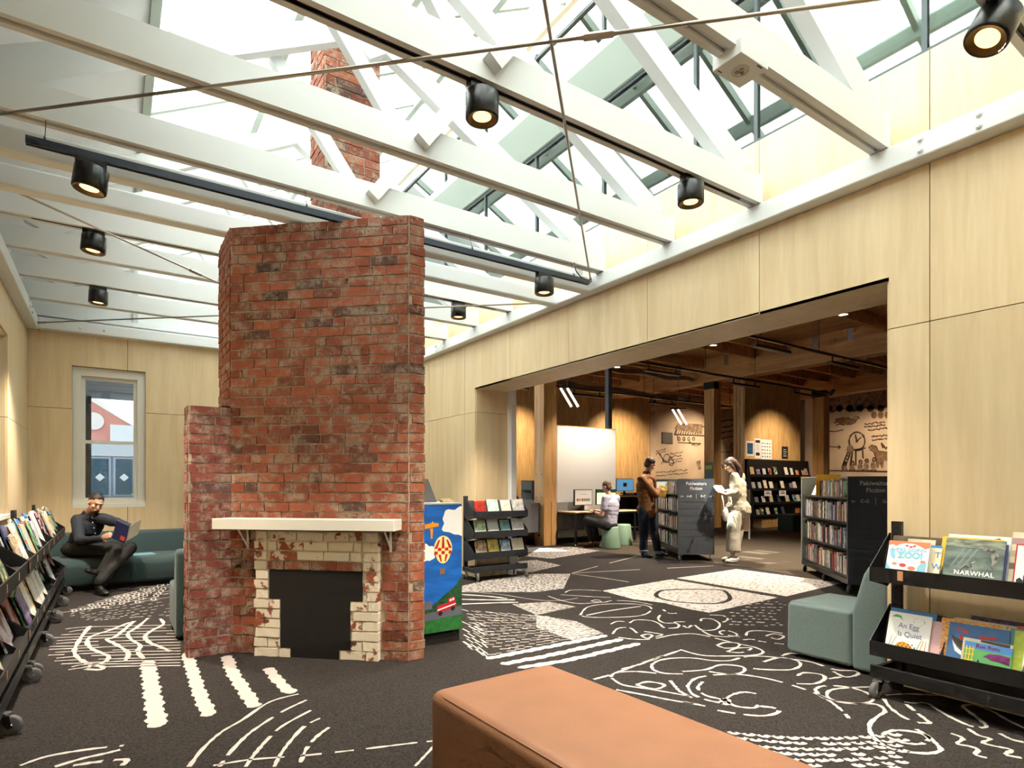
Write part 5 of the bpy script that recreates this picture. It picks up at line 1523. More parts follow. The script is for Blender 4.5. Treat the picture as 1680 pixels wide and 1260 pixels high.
for x, y, lb in ((9.19, 4.61, 'right one of three warm downlights at the soffit edge'), (9.22, 6.97, 'middle one of three warm downlights at the soffit edge'), (9.19, 9.45, 'left one of three warm downlights at the soffit edge')):
    r = empty('downlight', (x, y, 3.9), 0, lb, 'downlight', 'warm hall downlights')
    MB().lathe([(.0, .16), (.075, .16), (.075, .0), (.066, .0), (.066, .03)], n=20).build('can', lamp_black, r, smooth=True)
    MB().lathe([(.066, .012), (.0, .010)], n=18).build('lamp_disc', mat('warm_lamp', (1, .72, .40, 1), .5, emit=40.0), r)
    MB().tube([(0, 0, .16), (0, 0, HC - 3.91)], .008, 6).build('stem', lamp_black, r)
    ld = bpy.data.lights.new('downlight_lamp', 'SPOT'); ld.energy = 480 if y > 9 else 1000; ld.spot_size = R(110); ld.spot_blend = .5; ld.color = (1, .86, .68); ld.shadow_soft_size = .06
    lo = bpy.data.objects.new('downlight_lamp', ld); col.objects.link(lo); lo.parent = r; lo.location = (0, 0, -.02)
def added_wall_wash(loc, target, power, label, size=100):  # added fill spots that brighten the hall walls, murals and display
    r = empty('added_wall_spot', loc, 0, label, 'spotlight', 'added hall wall spotlights')
    d_ = (Vector(target) - Vector(loc)).normalized(); Mq = d_.to_track_quat('-Z', 'Y').to_matrix()
    MB().lathe([(.0, .1), (.05, .1), (.055, -.08), (.05, -.08)], n=16, M=Mq).build('housing', lamp_black, r, smooth=True)
    MB().lathe([(.048, -.07), (0, -.07)], n=14, M=Mq).build('lamp_disc', glow, r)
    MB().tube([(0, 0, .05), (0, 0, HC - loc[2] - .01)], .01, 6).build('stem', lamp_black, r)
    ld = bpy.data.lights.new('added_wall_lamp', 'SPOT'); ld.energy = power; ld.spot_size = R(size); ld.spot_blend = .7; ld.color = (1, .78, .52); ld.shadow_soft_size = .05
    lo = bpy.data.objects.new('added_wall_lamp', ld); col.objects.link(lo); lo.parent = r
    lo.location = d_ * .09; lo.rotation_euler = d_.to_track_quat('-Z', 'Y').to_euler()
added_wall_wash((20.3, 13.6, 4.1), (19.6, 16, 2.1), 480, 'added spotlight aimed at the left mural')
added_wall_wash((15.2, 13.9, 4.1), (15.6, 16, 2.0), 560, 'added spotlight aimed at the timber wall right of the partition')
added_wall_wash((10.6, 14.2, 4.1), (10.9, 16, 1.9), 460, 'added spotlight aimed at the timber wall left of the column')
added_wall_wash((21.8, 9.0, 4.1), (24, 10.6, 2.3), 420, 'added spotlight aimed at the right mural', 80)
added_wall_wash((17.3, 9.0, 4.0), (17.6, 11, 1.7), 420, 'added spotlight aimed at the black display', 90)
duct = mat('foil_duct', srgb(150, 146, 140), .3, metal=.9, bump=.6, bscale=30)
for y, z, x0, x1, rr, lb in ((13.9, 4.35, 7.5, 17.0, .10, 'silver foil duct along the hall ceiling'), (12.3, 4.62, 9.0, 15.2, .07, 'thin silver duct before the deep beam')):
    tag(MB().tube([(x0 + (x1 - x0) * i / 24, y + .03 * math.sin(i * 1.3), z + .04 * math.sin(i * .9)) for i in range(25)], rr, 10).build('duct', duct, smooth=True), lb, 'duct', 'silver ducts')
for k, (px, py, kk, lb) in enumerate(((928, 652, 15, 'pair of glowing slanted strips, stand-in for skylight, near the timber column'), (1110, 684, 18.5, 'pair of glowing slanted strips, stand-in for skylight, before the mural'))):
    q = (px - 840) / FPX
    c = Vector((kk * (math.sin(YAW) + q * math.cos(YAW)), kk * (math.cos(YAW) - q * math.sin(YAW)), EYE + kk * (HZ - py) / FPX))
    r = empty('glow_strip_pair', c, -YAW, lb, 'glowing strip', 'glowing skylight strips')  # glowing bars standing in for bright skylight strips, not lamps
    for s in (0, .17):
        MB().bar((s - .13, 0, .24), (s + .15, 0, -.24), .06, .03, up=(0, 1, 0)).build('tube', mat('glow_strip_white', (1, .97, .92, 1), .5, emit=1.1), r)
    MB().box(-.2, .3, -.03, .03, .24, .28).tube([(.05, 0, .28), (.05, 0, HC - c.z - .02)], .008, 6).build('bracket', lamp_black, r)
# ---------------------------------------------------------------- people
def at(px, py, k):
    q = (px - 840) / FPX
    return Vector((k * (math.sin(YAW) + q * math.cos(YAW)), k * (math.cos(YAW) - q * math.sin(YAW)), EYE + k * (HZ - py) / FPX))
VR = Vector((math.cos(YAW), -math.sin(YAW), 0)); VF = Vector((math.sin(YAW), math.cos(YAW), 0)); VU = Vector((0, 0, 1))

def ellipsoid(m, c, rad, ax=None, n=12):
    ax = ax or (Vector((1, 0, 0)), Vector((0, 1, 0)), Vector((0, 0, 1)))
    o = len(m.v); c = Vector(c)
    rows = n // 2 + 1
    m.v.append(tuple(c - ax[2] * rad[2]))
    for i in range(1, rows - 1):
        ph = -math.pi / 2 + math.pi * i / (rows - 1)
        for j in range(n):
            t = 2 * math.pi * j / n
            m.v.append(tuple(c + ax[0] * (rad[0] * math.cos(ph) * math.cos(t)) + ax[1] * (rad[1] * math.cos(ph) * math.sin(t)) + ax[2] * (rad[2] * math.sin(ph))))
    m.v.append(tuple(c + ax[2] * rad[2]))
    e = len(m.v) - 1
    for j in range(n):
        m.f.append((o, o + 1 + (j + 1) % n, o + 1 + j)); m.m.append(0)
        b = o + 1 + (rows - 3) * n
        m.f.append((e, b + j, b + (j + 1) % n)); m.m.append(0)
    for i in range(rows - 3):
        for j in range(n):
            a = o + 1 + i * n
            m.f.append((a + j, a + (j + 1) % n, a + n + (j + 1) % n, a + n + j)); m.m.append(0)
def limb(m, pts, rs, n=10):
    """Tapered, rounded chain of capsules."""
    pts = [Vector(p) for p in pts]
    for i in range(len(pts) - 1):
        m.tube([pts[i], pts[i + 1]], [rs[i], rs[i + 1]], n)
    for p, r in zip(pts, rs): ellipsoid(m, p, (r, r, r), n=n)
def skin_build(m, name, mt, parent, voxel, smooth=4, disp=0.0, dscale=.06):
    org = parent.matrix_world.translation if False else Vector(parent.location)
    m.v = [tuple(Vector(v) - org) for v in m.v]
    o = m.build(name, mt, parent, smooth=True)
    r = o.modifiers.new('remesh', 'REMESH'); r.mode = 'VOXEL'; r.voxel_size = voxel; r.use_smooth_shade = True
    s = o.modifiers.new('smooth', 'SMOOTH'); s.factor = .5; s.iterations = smooth
    if disp:
        tx = bpy.data.textures.new('folds', 'CLOUDS'); tx.noise_scale = dscale; tx.noise_depth = 1
        d = o.modifiers.new('folds', 'DISPLACE'); d.texture = tx; d.strength = disp; d.texture_coords = 'GLOBAL'; d.mid_level = .5
    return o
def axes(f, u=VU):
    f = Vector(f).normalized(); r = f.cross(Vector(u)).normalized(); uu = r.cross(f).normalized()
    return r, f, uu
def head(m, c, f, u, s=1.0):
    r, f, u = axes(f, u); c = Vector(c)
    P = lambda a, b, d: c + r * (a * s) + f * (b * s) + u * (d * s)
    A = (r, f, u)
    ellipsoid(m, P(0, -.012, .030), (.076 * s, .096 * s, .088 * s), A, 16)
    ellipsoid(m, P(0, .028, -.035), (.060 * s, .064 * s, .080 * s), A, 14)
    ellipsoid(m, P(0, .060, -.092), (.030 * s, .026 * s, .024 * s), A)
    limb(m, [P(0, .088, .018), P(0, .108, -.028)], [.009 * s, .014 * s], 8)
    ellipsoid(m, P(0, .085, .034), (.050 * s, .012 * s, .012 * s), A)
    for sg in (-1, 1):
        ellipsoid(m, P(sg * .078, -.012, -.008), (.010 * s, .022 * s, .032 * s), A, 8)
        ellipsoid(m, P(sg * .038, .062, -.022), (.026 * s, .022 * s, .024 * s), A, 8)
    ellipsoid(m, P(0, .088, -.060), (.026 * s, .010 * s, .010 * s), A, 8)
    return P, A
def face_bits(parent, P, A, s=1.0):
    org = Vector(parent.location)
    for sg in (-1, 1):
        e = MB(); ellipsoid(e, P(sg * .032, .082, .008) - org, (.013 * s, .006 * s, .006 * s), A, 8); e.build('eye', mat('eye_dark', srgb(46, 34, 28), .3), parent, smooth=True)
        e = MB(); ellipsoid(e, P(sg * .034, .088, .032) - org, (.020 * s, .006 * s, .005 * s), A, 8); e.build('eyebrow', mat('brow_brown', srgb(64, 46, 34), .7), parent, smooth=True)
    e = MB(); ellipsoid(e, P(0, .094, -.060) - org, (.022 * s, .005 * s, .006 * s), A, 8); e.build('mouth', mat('lip', srgb(176, 104, 92), .5), parent, smooth=True)
def hand(m, wrist, tip, nrm, curl=.5, thumb=1, s=1.0):
    """Palm with four unequal fingers and a thumb; nrm is the back of the hand."""
    w = Vector(wrist); d = (Vector(tip) - w).normalized(); n = Vector(nrm); n = (n - d * n.dot(d)).normalized(); a = d.cross(n)
    pc = w + d * (.045 * s)
    ellipsoid(m, pc, (.040 * s, .052 * s, .017 * s), (a, d, n), 12)
    for i, (off, ln) in enumerate(((-.030, .062), (-.010, .072), (.010, .068), (.029, .054))):
        p0 = w + d * (.082 * s) + a * (off * s)
        c1, c2 = curl * .7, curl * 1.5
        p1 = p0 + (d * math.cos(c1) - n * math.sin(c1)) * (ln * .52 * s)
        p2 = p1 + (d * math.cos(c2) - n * math.sin(c2)) * (ln * .5 * s)
        limb(m, [w + d * (.055 * s) + a * (off * .8 * s), p0, p1, p2], [.0095 * s, .0095 * s, .0085 * s, .007 * s], 7)
    t0 = w + d * (.022 * s) + a * (-.030 * thumb * s)
    t1 = t0 + (d * .6 - a * (.7 * thumb) - n * .25) * (.036 * s)
    t2 = t1 + (d * .85 - a * (.15 * thumb) - n * .4) * (.032 * s)
    limb(m, [t0, t1, t2], [.013 * s, .010 * s, .008 * s], 7)
SKIN = mat('skin', srgb(214, 164, 138), .5, var=.08, vscale=20)
def shoe(m, heel, toe, sole, up=VU, s=1.0):
    heel = Vector(heel); toe = Vector(toe); d = (toe - heel).normalized(); r = d.cross(Vector(up)).normalized(); u = r.cross(d)
    L = (toe - heel).length
    ellipsoid(m, heel + d * .045 + u * .045, (.040 * s, .055, .055), (r, d, u), 12)
    ellipsoid(m, heel + d * (L * .45) + u * .035, (.042 * s, L * .36, .042), (r, d, u), 12)
    ellipsoid(m, toe - d * .055 + u * .026, (.046 * s, .062, .032), (r, d, u), 12)
    ellipsoid(sole, heel + d * (L * .5) + u * .008, (.047 * s, L * .52, .012), (r, d, u), 14)
def person(name, label, loc):
    return empty(name, loc, 0, label, 'person')
def torso(m, pel, chest, neck, sl, sr, f, rp, rc, rs, depth=.70):
    """Trunk: pelvis, waist, chest and shoulder masses along the spine."""
    pel, chest, neck, sl, sr = (Vector(v) for v in (pel, chest, neck, sl, sr))
    r = (sr - sl).normalized(); up = (neck - pel).normalized(); ff = up.cross(r).normalized()
    A = (r, ff, up)
    for t, k in ((0, 1.0), (.2, .96), (.4, .95), (.6, 1.0), (.8, 1.04)):
        c = pel.lerp(chest, t); w = rp + (rc - rp) * t
        ellipsoid(m, c, (w * k, w * depth * k, .13), A, 14)
    ellipsoid(m, chest, (rc, rc * depth, .16), A, 16)
    limb(m, [sl, chest.lerp(neck, .75), sr], [rs, rs * 1.15, rs])

# --- man on the sofa
shirt_navy = mat('navy_shirt', srgb(34, 40, 52), .8, bump=.2, bscale=60); trs_black = mat('black_trousers', srgb(28, 27, 26), .8); boot = mat('black_boot', srgb(24, 22, 22), .45)
hair_br = mat('dark_brown_hair', srgb(56, 42, 34), .6, var=.4, vscale=60)
p = person('person', 'man in navy shirt and black trousers reading on the sofa', (-.05, 9.2, 0))
pel, neck, hd = at(127, 897, 7.66), at(144, 842, 7.66), at(157, 826, 7.58)
chest = at(146, 866, 7.66); sl, sr = at(168, 851, 7.62), at(127, 853, 7.58)
fdir = VR * .75 - VF * .55 - VU * .38
b = MB(); P_, A_ = head(b, hd, fdir, VU * .93 + VR * .35); limb(b, [neck, hd - VU * .04], [.058, .054])
re, rw = at(131, 888, 7.38), at(166, 884, 7.26); le, lw = at(191, 857, 7.60), at(213, 864, 7.50)
limb(b, [sr, re, rw], [.05, .042, .028]); limb(b, [sl, le, lw], [.05, .042, .028])
torso(b, pel, chest, neck, sl, sr, fdir, .13, .145, .055)
kA, aA, tA = at(190, 902, 7.36), at(167, 943, 7.22), at(139, 935, 7.26); kB, aB, tB = at(214, 899, 7.52), at(163, 963, 7.12), at(177, 974, 7.0)
hA, hB = at(128, 902, 7.55), at(142, 900, 7.70)
limb(b, [hA, kA, aA], [.075, .05, .036]); limb(b, [hB, kB, aB], [.075, .05, .036])
hand(b, rw, at(181, 876, 7.22), -VF + VU * .2, .5, -1); hand(b, lw, at(226, 866, 7.44), VU + VF * .2, .45, 1)
skin_build(b, 'body', SKIN, p, .0065); face_bits(p, P_, A_)
m = MB(); torso(m, pel, chest, neck - VU * .02, sl, sr, fdir, .168, .172, .072, .74); limb(m, [sr, re, rw], [.076, .064, .043]); limb(m, [sl, le, lw], [.076, .064, .043])
limb(m, [neck - VU * .02 + VR * .05, neck + VU * .015 - VF * .06, neck - VU * .03 - VR * .05], [.028, .026, .028]); skin_build(m, 'shirt', shirt_navy, p, .011, 3, .014, .07)
m = MB(); ellipsoid(m, pel - VU * .03, (.18, .16, .12), n=14); limb(m, [hA, kA, aA + VU * .03], [.105, .078, .062]); limb(m, [hB, kB, aB + VU * .06], [.105, .078, .062]); skin_build(m, 'trousers', trs_black, p, .011, 3, .012, .08)
m = MB(); so = MB(); shoe(m, aA + (aA - tA) * .22 - VU * .05, tA - VU * .02, so, VU + VR * .6); shoe(m, aB - VU * .09, Vector((tB.x, tB.y, .012)), so); limb(m, [aA, aA.lerp(kA, .18)], [.048, .05]); limb(m, [aB, aB.lerp(kB, .18)], [.048, .05])
skin_build(m, 'boots', boot, p, .008); skin_build(so, 'boot_soles', blackmatt, p, .008)
m = MB(); ellipsoid(m, P_(0, -.024, .058), (.081, .094, .075), A_, 16); ellipsoid(m, P_(0, -.055, .0), (.070, .06, .07), A_, 14); skin_build(m, 'hair', hair_br, p, .008, 2, .008, .02)
m = MB(); ellipsoid(m, P_(0, .046, -.078), (.058, .048, .042), A_, 14); skin_build(m, 'beard', mat('stubble', srgb(120, 84, 66), .7), p, .007, 2)
for i, (x, y) in enumerate(((151, 849), (152, 857), (154, 866), (156, 875))):
    e = MB(); ellipsoid(e, at(x, y, 7.48) - Vector(p.location), (.006, .006, .006), n=8); e.build('button', white, p)
# the open book he reads
bkA = at(198, 873, 7.20)
ob = empty('open_book', bkA, 0, 'open navy picture book held by the man on the sofa', 'book')
cn = mat('book_navy', srgb(34, 40, 92), .4, var=.2, vscale=20)
def leaf(c, ux, uz, w, h, t, mt, name, parent):
    c = Vector(c); nn = Vector(ux).cross(Vector(uz)).normalized() * t
    vs = [c - ux * w / 2 - uz * h / 2, c + ux * w / 2 - uz * h / 2, c + ux * w / 2 + uz * h / 2, c - ux * w / 2 + uz * h / 2]
    vs = [v - nn / 2 for v in vs] + [v + nn / 2 for v in vs]
    return MB().add(vs, [(0, 3, 2, 1), (4, 5, 6, 7), (0, 1, 5, 4), (1, 2, 6, 5), (2, 3, 7, 6), (3, 0, 4, 7)]).build(name, mt, parent)
ux = (VR * .88 - VU * .30 - VF * .30).normalized(); uz = (VU * .82 + VR * .33 - VF * .1).normalized(); uz = (uz - ux * uz.dot(ux)).normalized()
leaf((0, 0, 0), ux, uz, .22, .23, .006, cn, 'front_cover', ob); off = ux.cross(uz).normalized()
leaf(off * -.008 if off.dot(VF) < 0 else off * .008, ux, uz, .21, .222, .01, pages, 'page_block', ob)
leaf(ux * .06 + uz * -.06 - VF * .006, ux, uz, .08, .05, .002, cred, 'cover_print', ob)
leaf(ux * .11 + VR * .05 + VU * .06 + VF * .06, (VR * .6 + VU * .5 + VF * .5).normalized(), uz, .14, .20, .003, pages, 'turned_page', ob)
o = place_book(book_mesh(.22, .27, .008, clb), Matrix.Translation((.30, 9.20, .402)) @ Matrix.Rotation(R(-8), 4, 'Z') @ Matrix.Rotation(R(-90), 4, 'X'), 'pale blue picture book lying flat on the sofa seat', None)
bpy.data.objects.remove(o)
o = MB().box(-.13, .13, -.11, .11, 0, .003).box(-.13, .13, -.11, .11, .010, .013).box(-.128, .126, -.108, .108, .003, .010, 1).build('picture_book', [clb, pages]); o.location = (.34, 9.26, .398); o.rotation_euler = (0, 0, R(12)); tag(o, 'pale blue picture book lying flat on the sofa seat', 'book')

# --- standing man in the brown jacket
jk = mat('brown_corduroy', srgb(132, 88, 48), .85, bump=.3, bscale=90, var=.25, vscale=30); denim = mat('dark_denim', srgb(34, 42, 58), .85, bump=.2, bscale=200); cuff = mat('pale_denim', srgb(128, 140, 150), .85)
p = person('person', 'standing man in brown jacket and dark jeans holding a yellow book', (8.15, 7.62, 0))
K = 10.92
fdir = VR * .86 + VF * .32 - VU * .42
hd, neck, chest, pel = at(1066.5, 762, K), at(1061, 775, K), at(1058, 797, K), at(1061, 834, K)
sl, sr = at(1052, 786, K - .14), at(1070, 786, K + .14)
# his left side is the far side, his right the near one
re, rw = at(1076, 812, K - .12), at(1082, 803, K - .06); le, lw = at(1072, 811, K + .25), at(1083, 804, K + .08)
hA, hB = at(1055, 838, K - .06), at(1067, 838, K + .08); kA, kB = at(1056, 872, K - .06), at(1073, 872, K + .08)
aA, aB = at(1056, 906, K - .08), at(1080, 908, K + .02)
b = MB(); P_, A_ = head(b, hd, fdir, VU * .9 + VR * .4); limb(b, [neck, hd - VU * .04], [.056, .052]); torso(b, pel, chest, neck, sl, sr, fdir, .135, .15, .055)
limb(b, [sl, re, rw], [.05, .042, .028]); limb(b, [sr, le, lw], [.05, .042, .028]); limb(b, [hA, kA, aA], [.078, .052, .036]); limb(b, [hB, kB, aB], [.078, .052, .036])
hand(b, rw, at(1090, 806, K - .05), -VF, .6, -1); hand(b, lw, at(1091, 803, K + .1), VF, .6, 1)
skin_build(b, 'body', SKIN, p, .007); face_bits(p, P_, A_)
m = MB(); torso(m, pel - VU * .02, chest, neck - VU * .03, sl, sr, fdir, .175, .19, .074, .80); limb(m, [sl, re, rw], [.076, .066, .048]); limb(m, [sr, le, lw], [.08, .07, .05])
limb(m, [neck + VR * .05, neck - VF * .06 + VU * .01, neck - VR * .05], [.03, .03, .03]); limb(m, [pel - VU * .03 - VR * .04, pel - VU * .03 + VR * .05], [.155, .155]); skin_build(m, 'jacket', jk, p, .012, 3, .012, .08)
m = MB(); ellipsoid(m, pel - VU * .05, (.16, .14, .12), n=14); limb(m, [hA, kA, aA + VU * .02], [.10, .082, .072]); limb(m, [hB, kB, aB + VU * .02], [.10, .082, .072]); skin_build(m, 'jeans', denim, p, .011, 3, .014, .09)
m = MB()
for a in (aA, aB): m.tube([a - VU * .01, a + VU * .05], [.077, .079], 16)
skin_build(m, 'rolled_cuffs', cuff, p, .010, 2)
m = MB(); so = MB(); h1 = Vector((aA.x, aA.y, .012)); h2 = Vector((aB.x, aB.y, .012))
shoe(m, h1 - VR * .03 + VF * .03, h1 + VR * .12 - VF * .20, so); shoe(m, h2 - VR * .05 + VF * .02, h2 + VR * .19 - VF * .10, so); skin_build(m, 'shoes', boot, p, .008); skin_build(so, 'shoe_soles', blackmatt, p, .008)
m = MB(); ellipsoid(m, P_(0, -.022, .055), (.084, .098, .080), A_, 16); ellipsoid(m, P_(0, -.055, -.01), (.074, .06, .075), A_, 14); skin_build(m, 'hair', mat('brown_hair', srgb(78, 56, 40), .6, var=.4, vscale=60), p, .009, 2, .012, .025)
yb = empty('yellow_book', at(1087, 806, K - .02), 0, 'yellow book held open by the man in the brown jacket', 'book')
ux = (VR * .8 - VU * .1 - VF * .5).normalized(); uz = (VU * .85 + VR * .5).normalized(); uz = (uz - ux * uz.dot(ux)).normalized()
leaf((0, 0, 0), ux, uz, .15, .20, .006, mat('yellow_cover', srgb(228, 196, 60), .4, var=.3, vscale=30), 'cover', yb); leaf(VF * .012, ux, uz, .145, .192, .012, pages, 'page_block', yb)

# --- woman by the fiction shelf
cream = mat('cream_linen', srgb(190, 182, 160), .85, bump=.2, bscale=120); cream2 = mat('cream_canvas', srgb(196, 188, 170), .85, bump=.15, bscale=150); snk = mat('white_leather', srgb(232, 230, 226), .5)
p = person('person', 'woman in cream jacket and wide cream trousers browsing the fiction shelf', (8.95, 6.30, 0))
K = 10.2
fdir = -VR * .88 + VF * .15 - VU * .45
hd, neck, chest, pel = at(1198.5, 763, K), at(1206, 775, K), at(1211, 797, K), at(1210, 836, K)
sl, sr = at(1205, 782, K - .13), at(1216, 782, K + .14)
re, rw = at(1208, 808, K - .14), at(1191, 811, K - .16); le, lw = at(1205, 808, K + .22), at(1189, 806, K + .12)
hA, hB = at(1206, 842, K - .06), at(1211, 842, K + .08); kA, kB = at(1203, 875, K - .06), at(1208, 875, K + .10); aA, aB = at(1203, 908, K - .10), at(1201, 907, K + .12)
b = MB(); P_, A_ = head(b, hd, fdir, VU * .9 - VR * .42, .96); limb(b, [neck, hd - VU * .03], [.048, .046]); torso(b, pel, chest, neck, sl, sr, fdir, .125, .13, .045)
limb(b, [sl, re, rw], [.042, .036, .025]); limb(b, [sr, le, lw], [.042, .036, .025]); limb(b, [hA, kA, aA], [.078, .05, .034]); limb(b, [hB, kB, aB], [.078, .05, .034])
hand(b, rw, at(1181, 806, K - .12), VU - VF * .4, .4, -1, .92); hand(b, lw, at(1179, 802, K + .10), VU, .4, 1, .92)
skin_build(b, 'body', mat('fair_skin', srgb(226, 180, 158), .5), p, .0068); face_bits(p, P_, A_, .96)
m = MB(); torso(m, pel + VU * .02, chest, neck - VU * .03, sl, sr, fdir, .195, .165, .07, .80)
limb(m, [sl, sl.lerp(re, .5), re, re.lerp(rw, .7)], [.075, .105, .095, .048]); limb(m, [sr, sr.lerp(le, .5), le, le.lerp(lw, .7)], [.075, .10, .09, .048]); limb(m, [pel + VU * .0 - VR * .05, pel + VR * .07 + VU * .0], [.17, .17]); skin_build(m, 'jacket', cream, p, .012, 3, .016, .07)
m = MB(); ellipsoid(m, pel - VU * .04, (.16, .15, .12), n=14); limb(m, [hA, kA], [.12, .115]); limb(m, [hB, kB], [.12, .115]); m.tube([kA, aA + VU * .03], [.115, .122], 16); m.tube([kB, aB + VU * .03], [.115, .118], 16); skin_build(m, 'trousers', cream2, p, .012, 3, .010, .10)
m = MB(); so = MB(); h1 = Vector((aA.x, aA.y, .014)); h2 = Vector((aB.x, aB.y, .014))
shoe(m, h1 + VR * .08, h1 - VR * .17 - VF * .12, so, VU, 1.1); shoe(m, h2 + VR * .04, h2 - VR * .20 - VF * .06, so, VU, 1.1); skin_build(m, 'sneakers', snk, p, .008); skin_build(so, 'sneaker_soles', mat('white_rubber', srgb(220, 218, 212), .6), p, .008)
m = MB(); ellipsoid(m, P_(0, -.020, .052), (.086, .104, .084), A_, 16); ellipsoid(m, P_(0, -.07, -.02), (.078, .065, .085), A_, 14)
for dx in (-.05, -.02, .02, .05): limb(m, [P_(dx, -.085, .02), P_(dx * 1.2, -.105, -.10), P_(dx * 1.3, -.09, -.20), P_(dx * 1.2, -.06, -.27)], [.045, .042, .036, .018], 8)
for sg in (-1, 1): limb(m, [P_(sg * .078, .01, .05), P_(sg * .085, -.01, -.06), P_(sg * .085, -.01, -.17)], [.026, .026, .014], 8)
skin_build(m, 'hair', mat('chestnut_hair', srgb(74, 48, 34), .55, var=.4, vscale=50), p, .009, 2, .010, .03)
bg = empty('tote_bag', at(1190, 838, K - .30), 0, 'small white cloth bag hanging at the woman\'s hip', 'bag')
m = MB(); ellipsoid(m, Vector((0, 0, -.06)), (.07, .04, .12), n=14); m.build('bag_body', snk, bg, smooth=True)
MB().tube([Vector((-.04, 0, .04)), Vector((-.01, .03, .14)), Vector((.05, .1, .25))], .008, 6).build('strap', snk, bg)
wb = empty('white_book', at(1180, 801, K), 0, 'open pale book in the woman\'s hands', 'book')
leaf((0, 0, 0), VR, (VF * .85 + VU * .4).normalized(), .15, .22, .008, pages, 'page_block', wb); leaf((0, 0, -.007), VR, (VF * .85 + VU * .4).normalized(), .155, .225, .004, clb, 'cover', wb)

# --- man at the computer
lav = mat('lavender_cotton', srgb(186, 184, 204), .85, bump=.15, bscale=150)
p = person('person', 'seated man in pale lavender shirt working at the computer desk', (8.66, 9.10, 0))
K = 12.38
fdir = -VR * .70 + VF * .60 - VU * .25
hd, neck, chest, pel = at(995, 799, K), at(999, 811, K), at(1004, 829, K), at(1001, 859, K)
sl, sr = at(993, 817, K - .12), at(1012, 817, K + .12)
# his left arm is nearer the viewer
re, rw = at(988, 845, K - .10), at(974, 840, K + .30); le, lw = at(1004, 845, K + .35), at(982, 838, K + .55)
hA, hB = at(996, 863, K - .12), at(1001, 862, K + .12); kA, kB = at(963, 853, K + .05), at(972, 853, K + .35); aA, aB = at(970, 890, K + .20), at(980, 889, K + .30)
b = MB(); P_, A_ = head(b, hd, fdir, VU, .98); limb(b, [neck, hd - VU * .04], [.055, .052]); torso(b, pel, chest, neck, sl, sr, fdir, .135, .15, .055)
limb(b, [sl, re, rw], [.05, .042, .028]); limb(b, [sr, le, lw], [.05, .042, .028]); limb(b, [hA, kA, aA], [.078, .054, .038]); limb(b, [hB, kB, aB], [.078, .054, .038])
hand(b, rw, at(966, 837, K + .42), VU, .35, 1); hand(b, lw, at(974, 836, K + .62), VU, .35, -1)
skin_build(b, 'body', SKIN, p, .007); face_bits(p, P_, A_, .98)
m = MB(); torso(m, pel, chest, neck - VU * .03, sl, sr, fdir, .175, .18, .070, .76); limb(m, [sl, sl.lerp(re, .62)], [.075, .072]); limb(m, [sr, sr.lerp(le, .62)], [.075, .072]); skin_build(m, 'shirt', lav, p, .011, 3, .014, .08)
m = MB(); ellipsoid(m, pel - VU * .04, (.17, .15, .11), n=14); limb(m, [hA, kA, aA + VU * .05], [.10, .078, .060]); limb(m, [hB, kB, aB + VU * .05], [.10, .078, .060]); skin_build(m, 'trousers', trs_black, p, .011, 3, .012, .08)
m = MB(); so = MB(); h1 = Vector((aA.x, aA.y, .012)); h2 = Vector((aB.x, aB.y, .012))
shoe(m, h1 + VR * .06, h1 - VR * .19 - VF * .03, so); shoe(m, h2 + VR * .05, h2 - VR * .18 + VF * .05, so); skin_build(m, 'shoes', mat('brown_shoe', srgb(104, 66, 42), .5), p, .008); skin_build(so, 'shoe_soles', blackmatt, p, .008)
m = MB(); ellipsoid(m, P_(0, -.022, .055), (.083, .098, .080), A_, 16); ellipsoid(m, P_(0, -.055, -.01), (.074, .06, .07), A_, 14); skin_build(m, 'hair', mat('light_brown_hair', srgb(104, 76, 52), .6, var=.4, vscale=60), p, .009, 2, .012, .025)
m = MB(); m.tube([rw + (re - rw) * .12, rw + (re - rw) * .2], .036, 12); wtc = m; wtc.v = [tuple(Vector(v) - Vector(p.location)) for v in wtc.v]; wtc.build('wrist_watch', blackmatt, p)
# ---------------------------------------------------------------- drawn pattern of the carpet
def two_tone(name, c1, c2, scale, stretch, thr, rot=0.0):
    m = bpy.data.materials.new(name); MATS[name] = m; m.use_nodes = True
    nt = m.node_tree; b = nt.nodes['Principled BSDF']; b.inputs['Roughness'].default_value = .95; b.inputs['Specular IOR Level'].default_value = .1
    tc = nt.nodes.new('ShaderNodeTexCoord'); mp = nt.nodes.new('ShaderNodeMapping'); mp.inputs['Scale'].default_value = stretch; mp.inputs['Rotation'].default_value = (0, 0, rot)
    nt.links.new(tc.outputs['Object'], mp.inputs[0])
    n = nt.nodes.new('ShaderNodeTexNoise'); n.inputs['Scale'].default_value = scale; n.inputs['Detail'].default_value = 2
    nt.links.new(mp.outputs[0], n.inputs['Vector'])
    cr = nt.nodes.new('ShaderNodeValToRGB'); cr.color_ramp.interpolation = 'CONSTANT'
    cr.color_ramp.elements[0].color = c2; cr.color_ramp.elements[1].position = thr; cr.color_ramp.elements[1].color = c1
    nt.links.new(n.outputs['Fac'], cr.inputs[0]); nt.links.new(cr.outputs[0], b.inputs['Base Color'])
    return m
CWH = srgb(196, 188, 183); CDK = srgb(56, 52, 50)
yarn = mat('off_white_yarn', CWH, .95, bump=.4, bscale=400, var=.15, vscale=200, detail=2, spec=.1)
speck = two_tone('speckled_carpet', CWH, CDK, 13, (1, 4.6, 1), .41, R(34))
dense = two_tone('hatched_carpet', CWH, CDK, 22, (1, 3.0, 1), .50, R(34))
hatch = two_tone('lined_carpet', CWH, CDK, 20, (1, 11, 1), .51, R(75))
fr = random.Random(19)
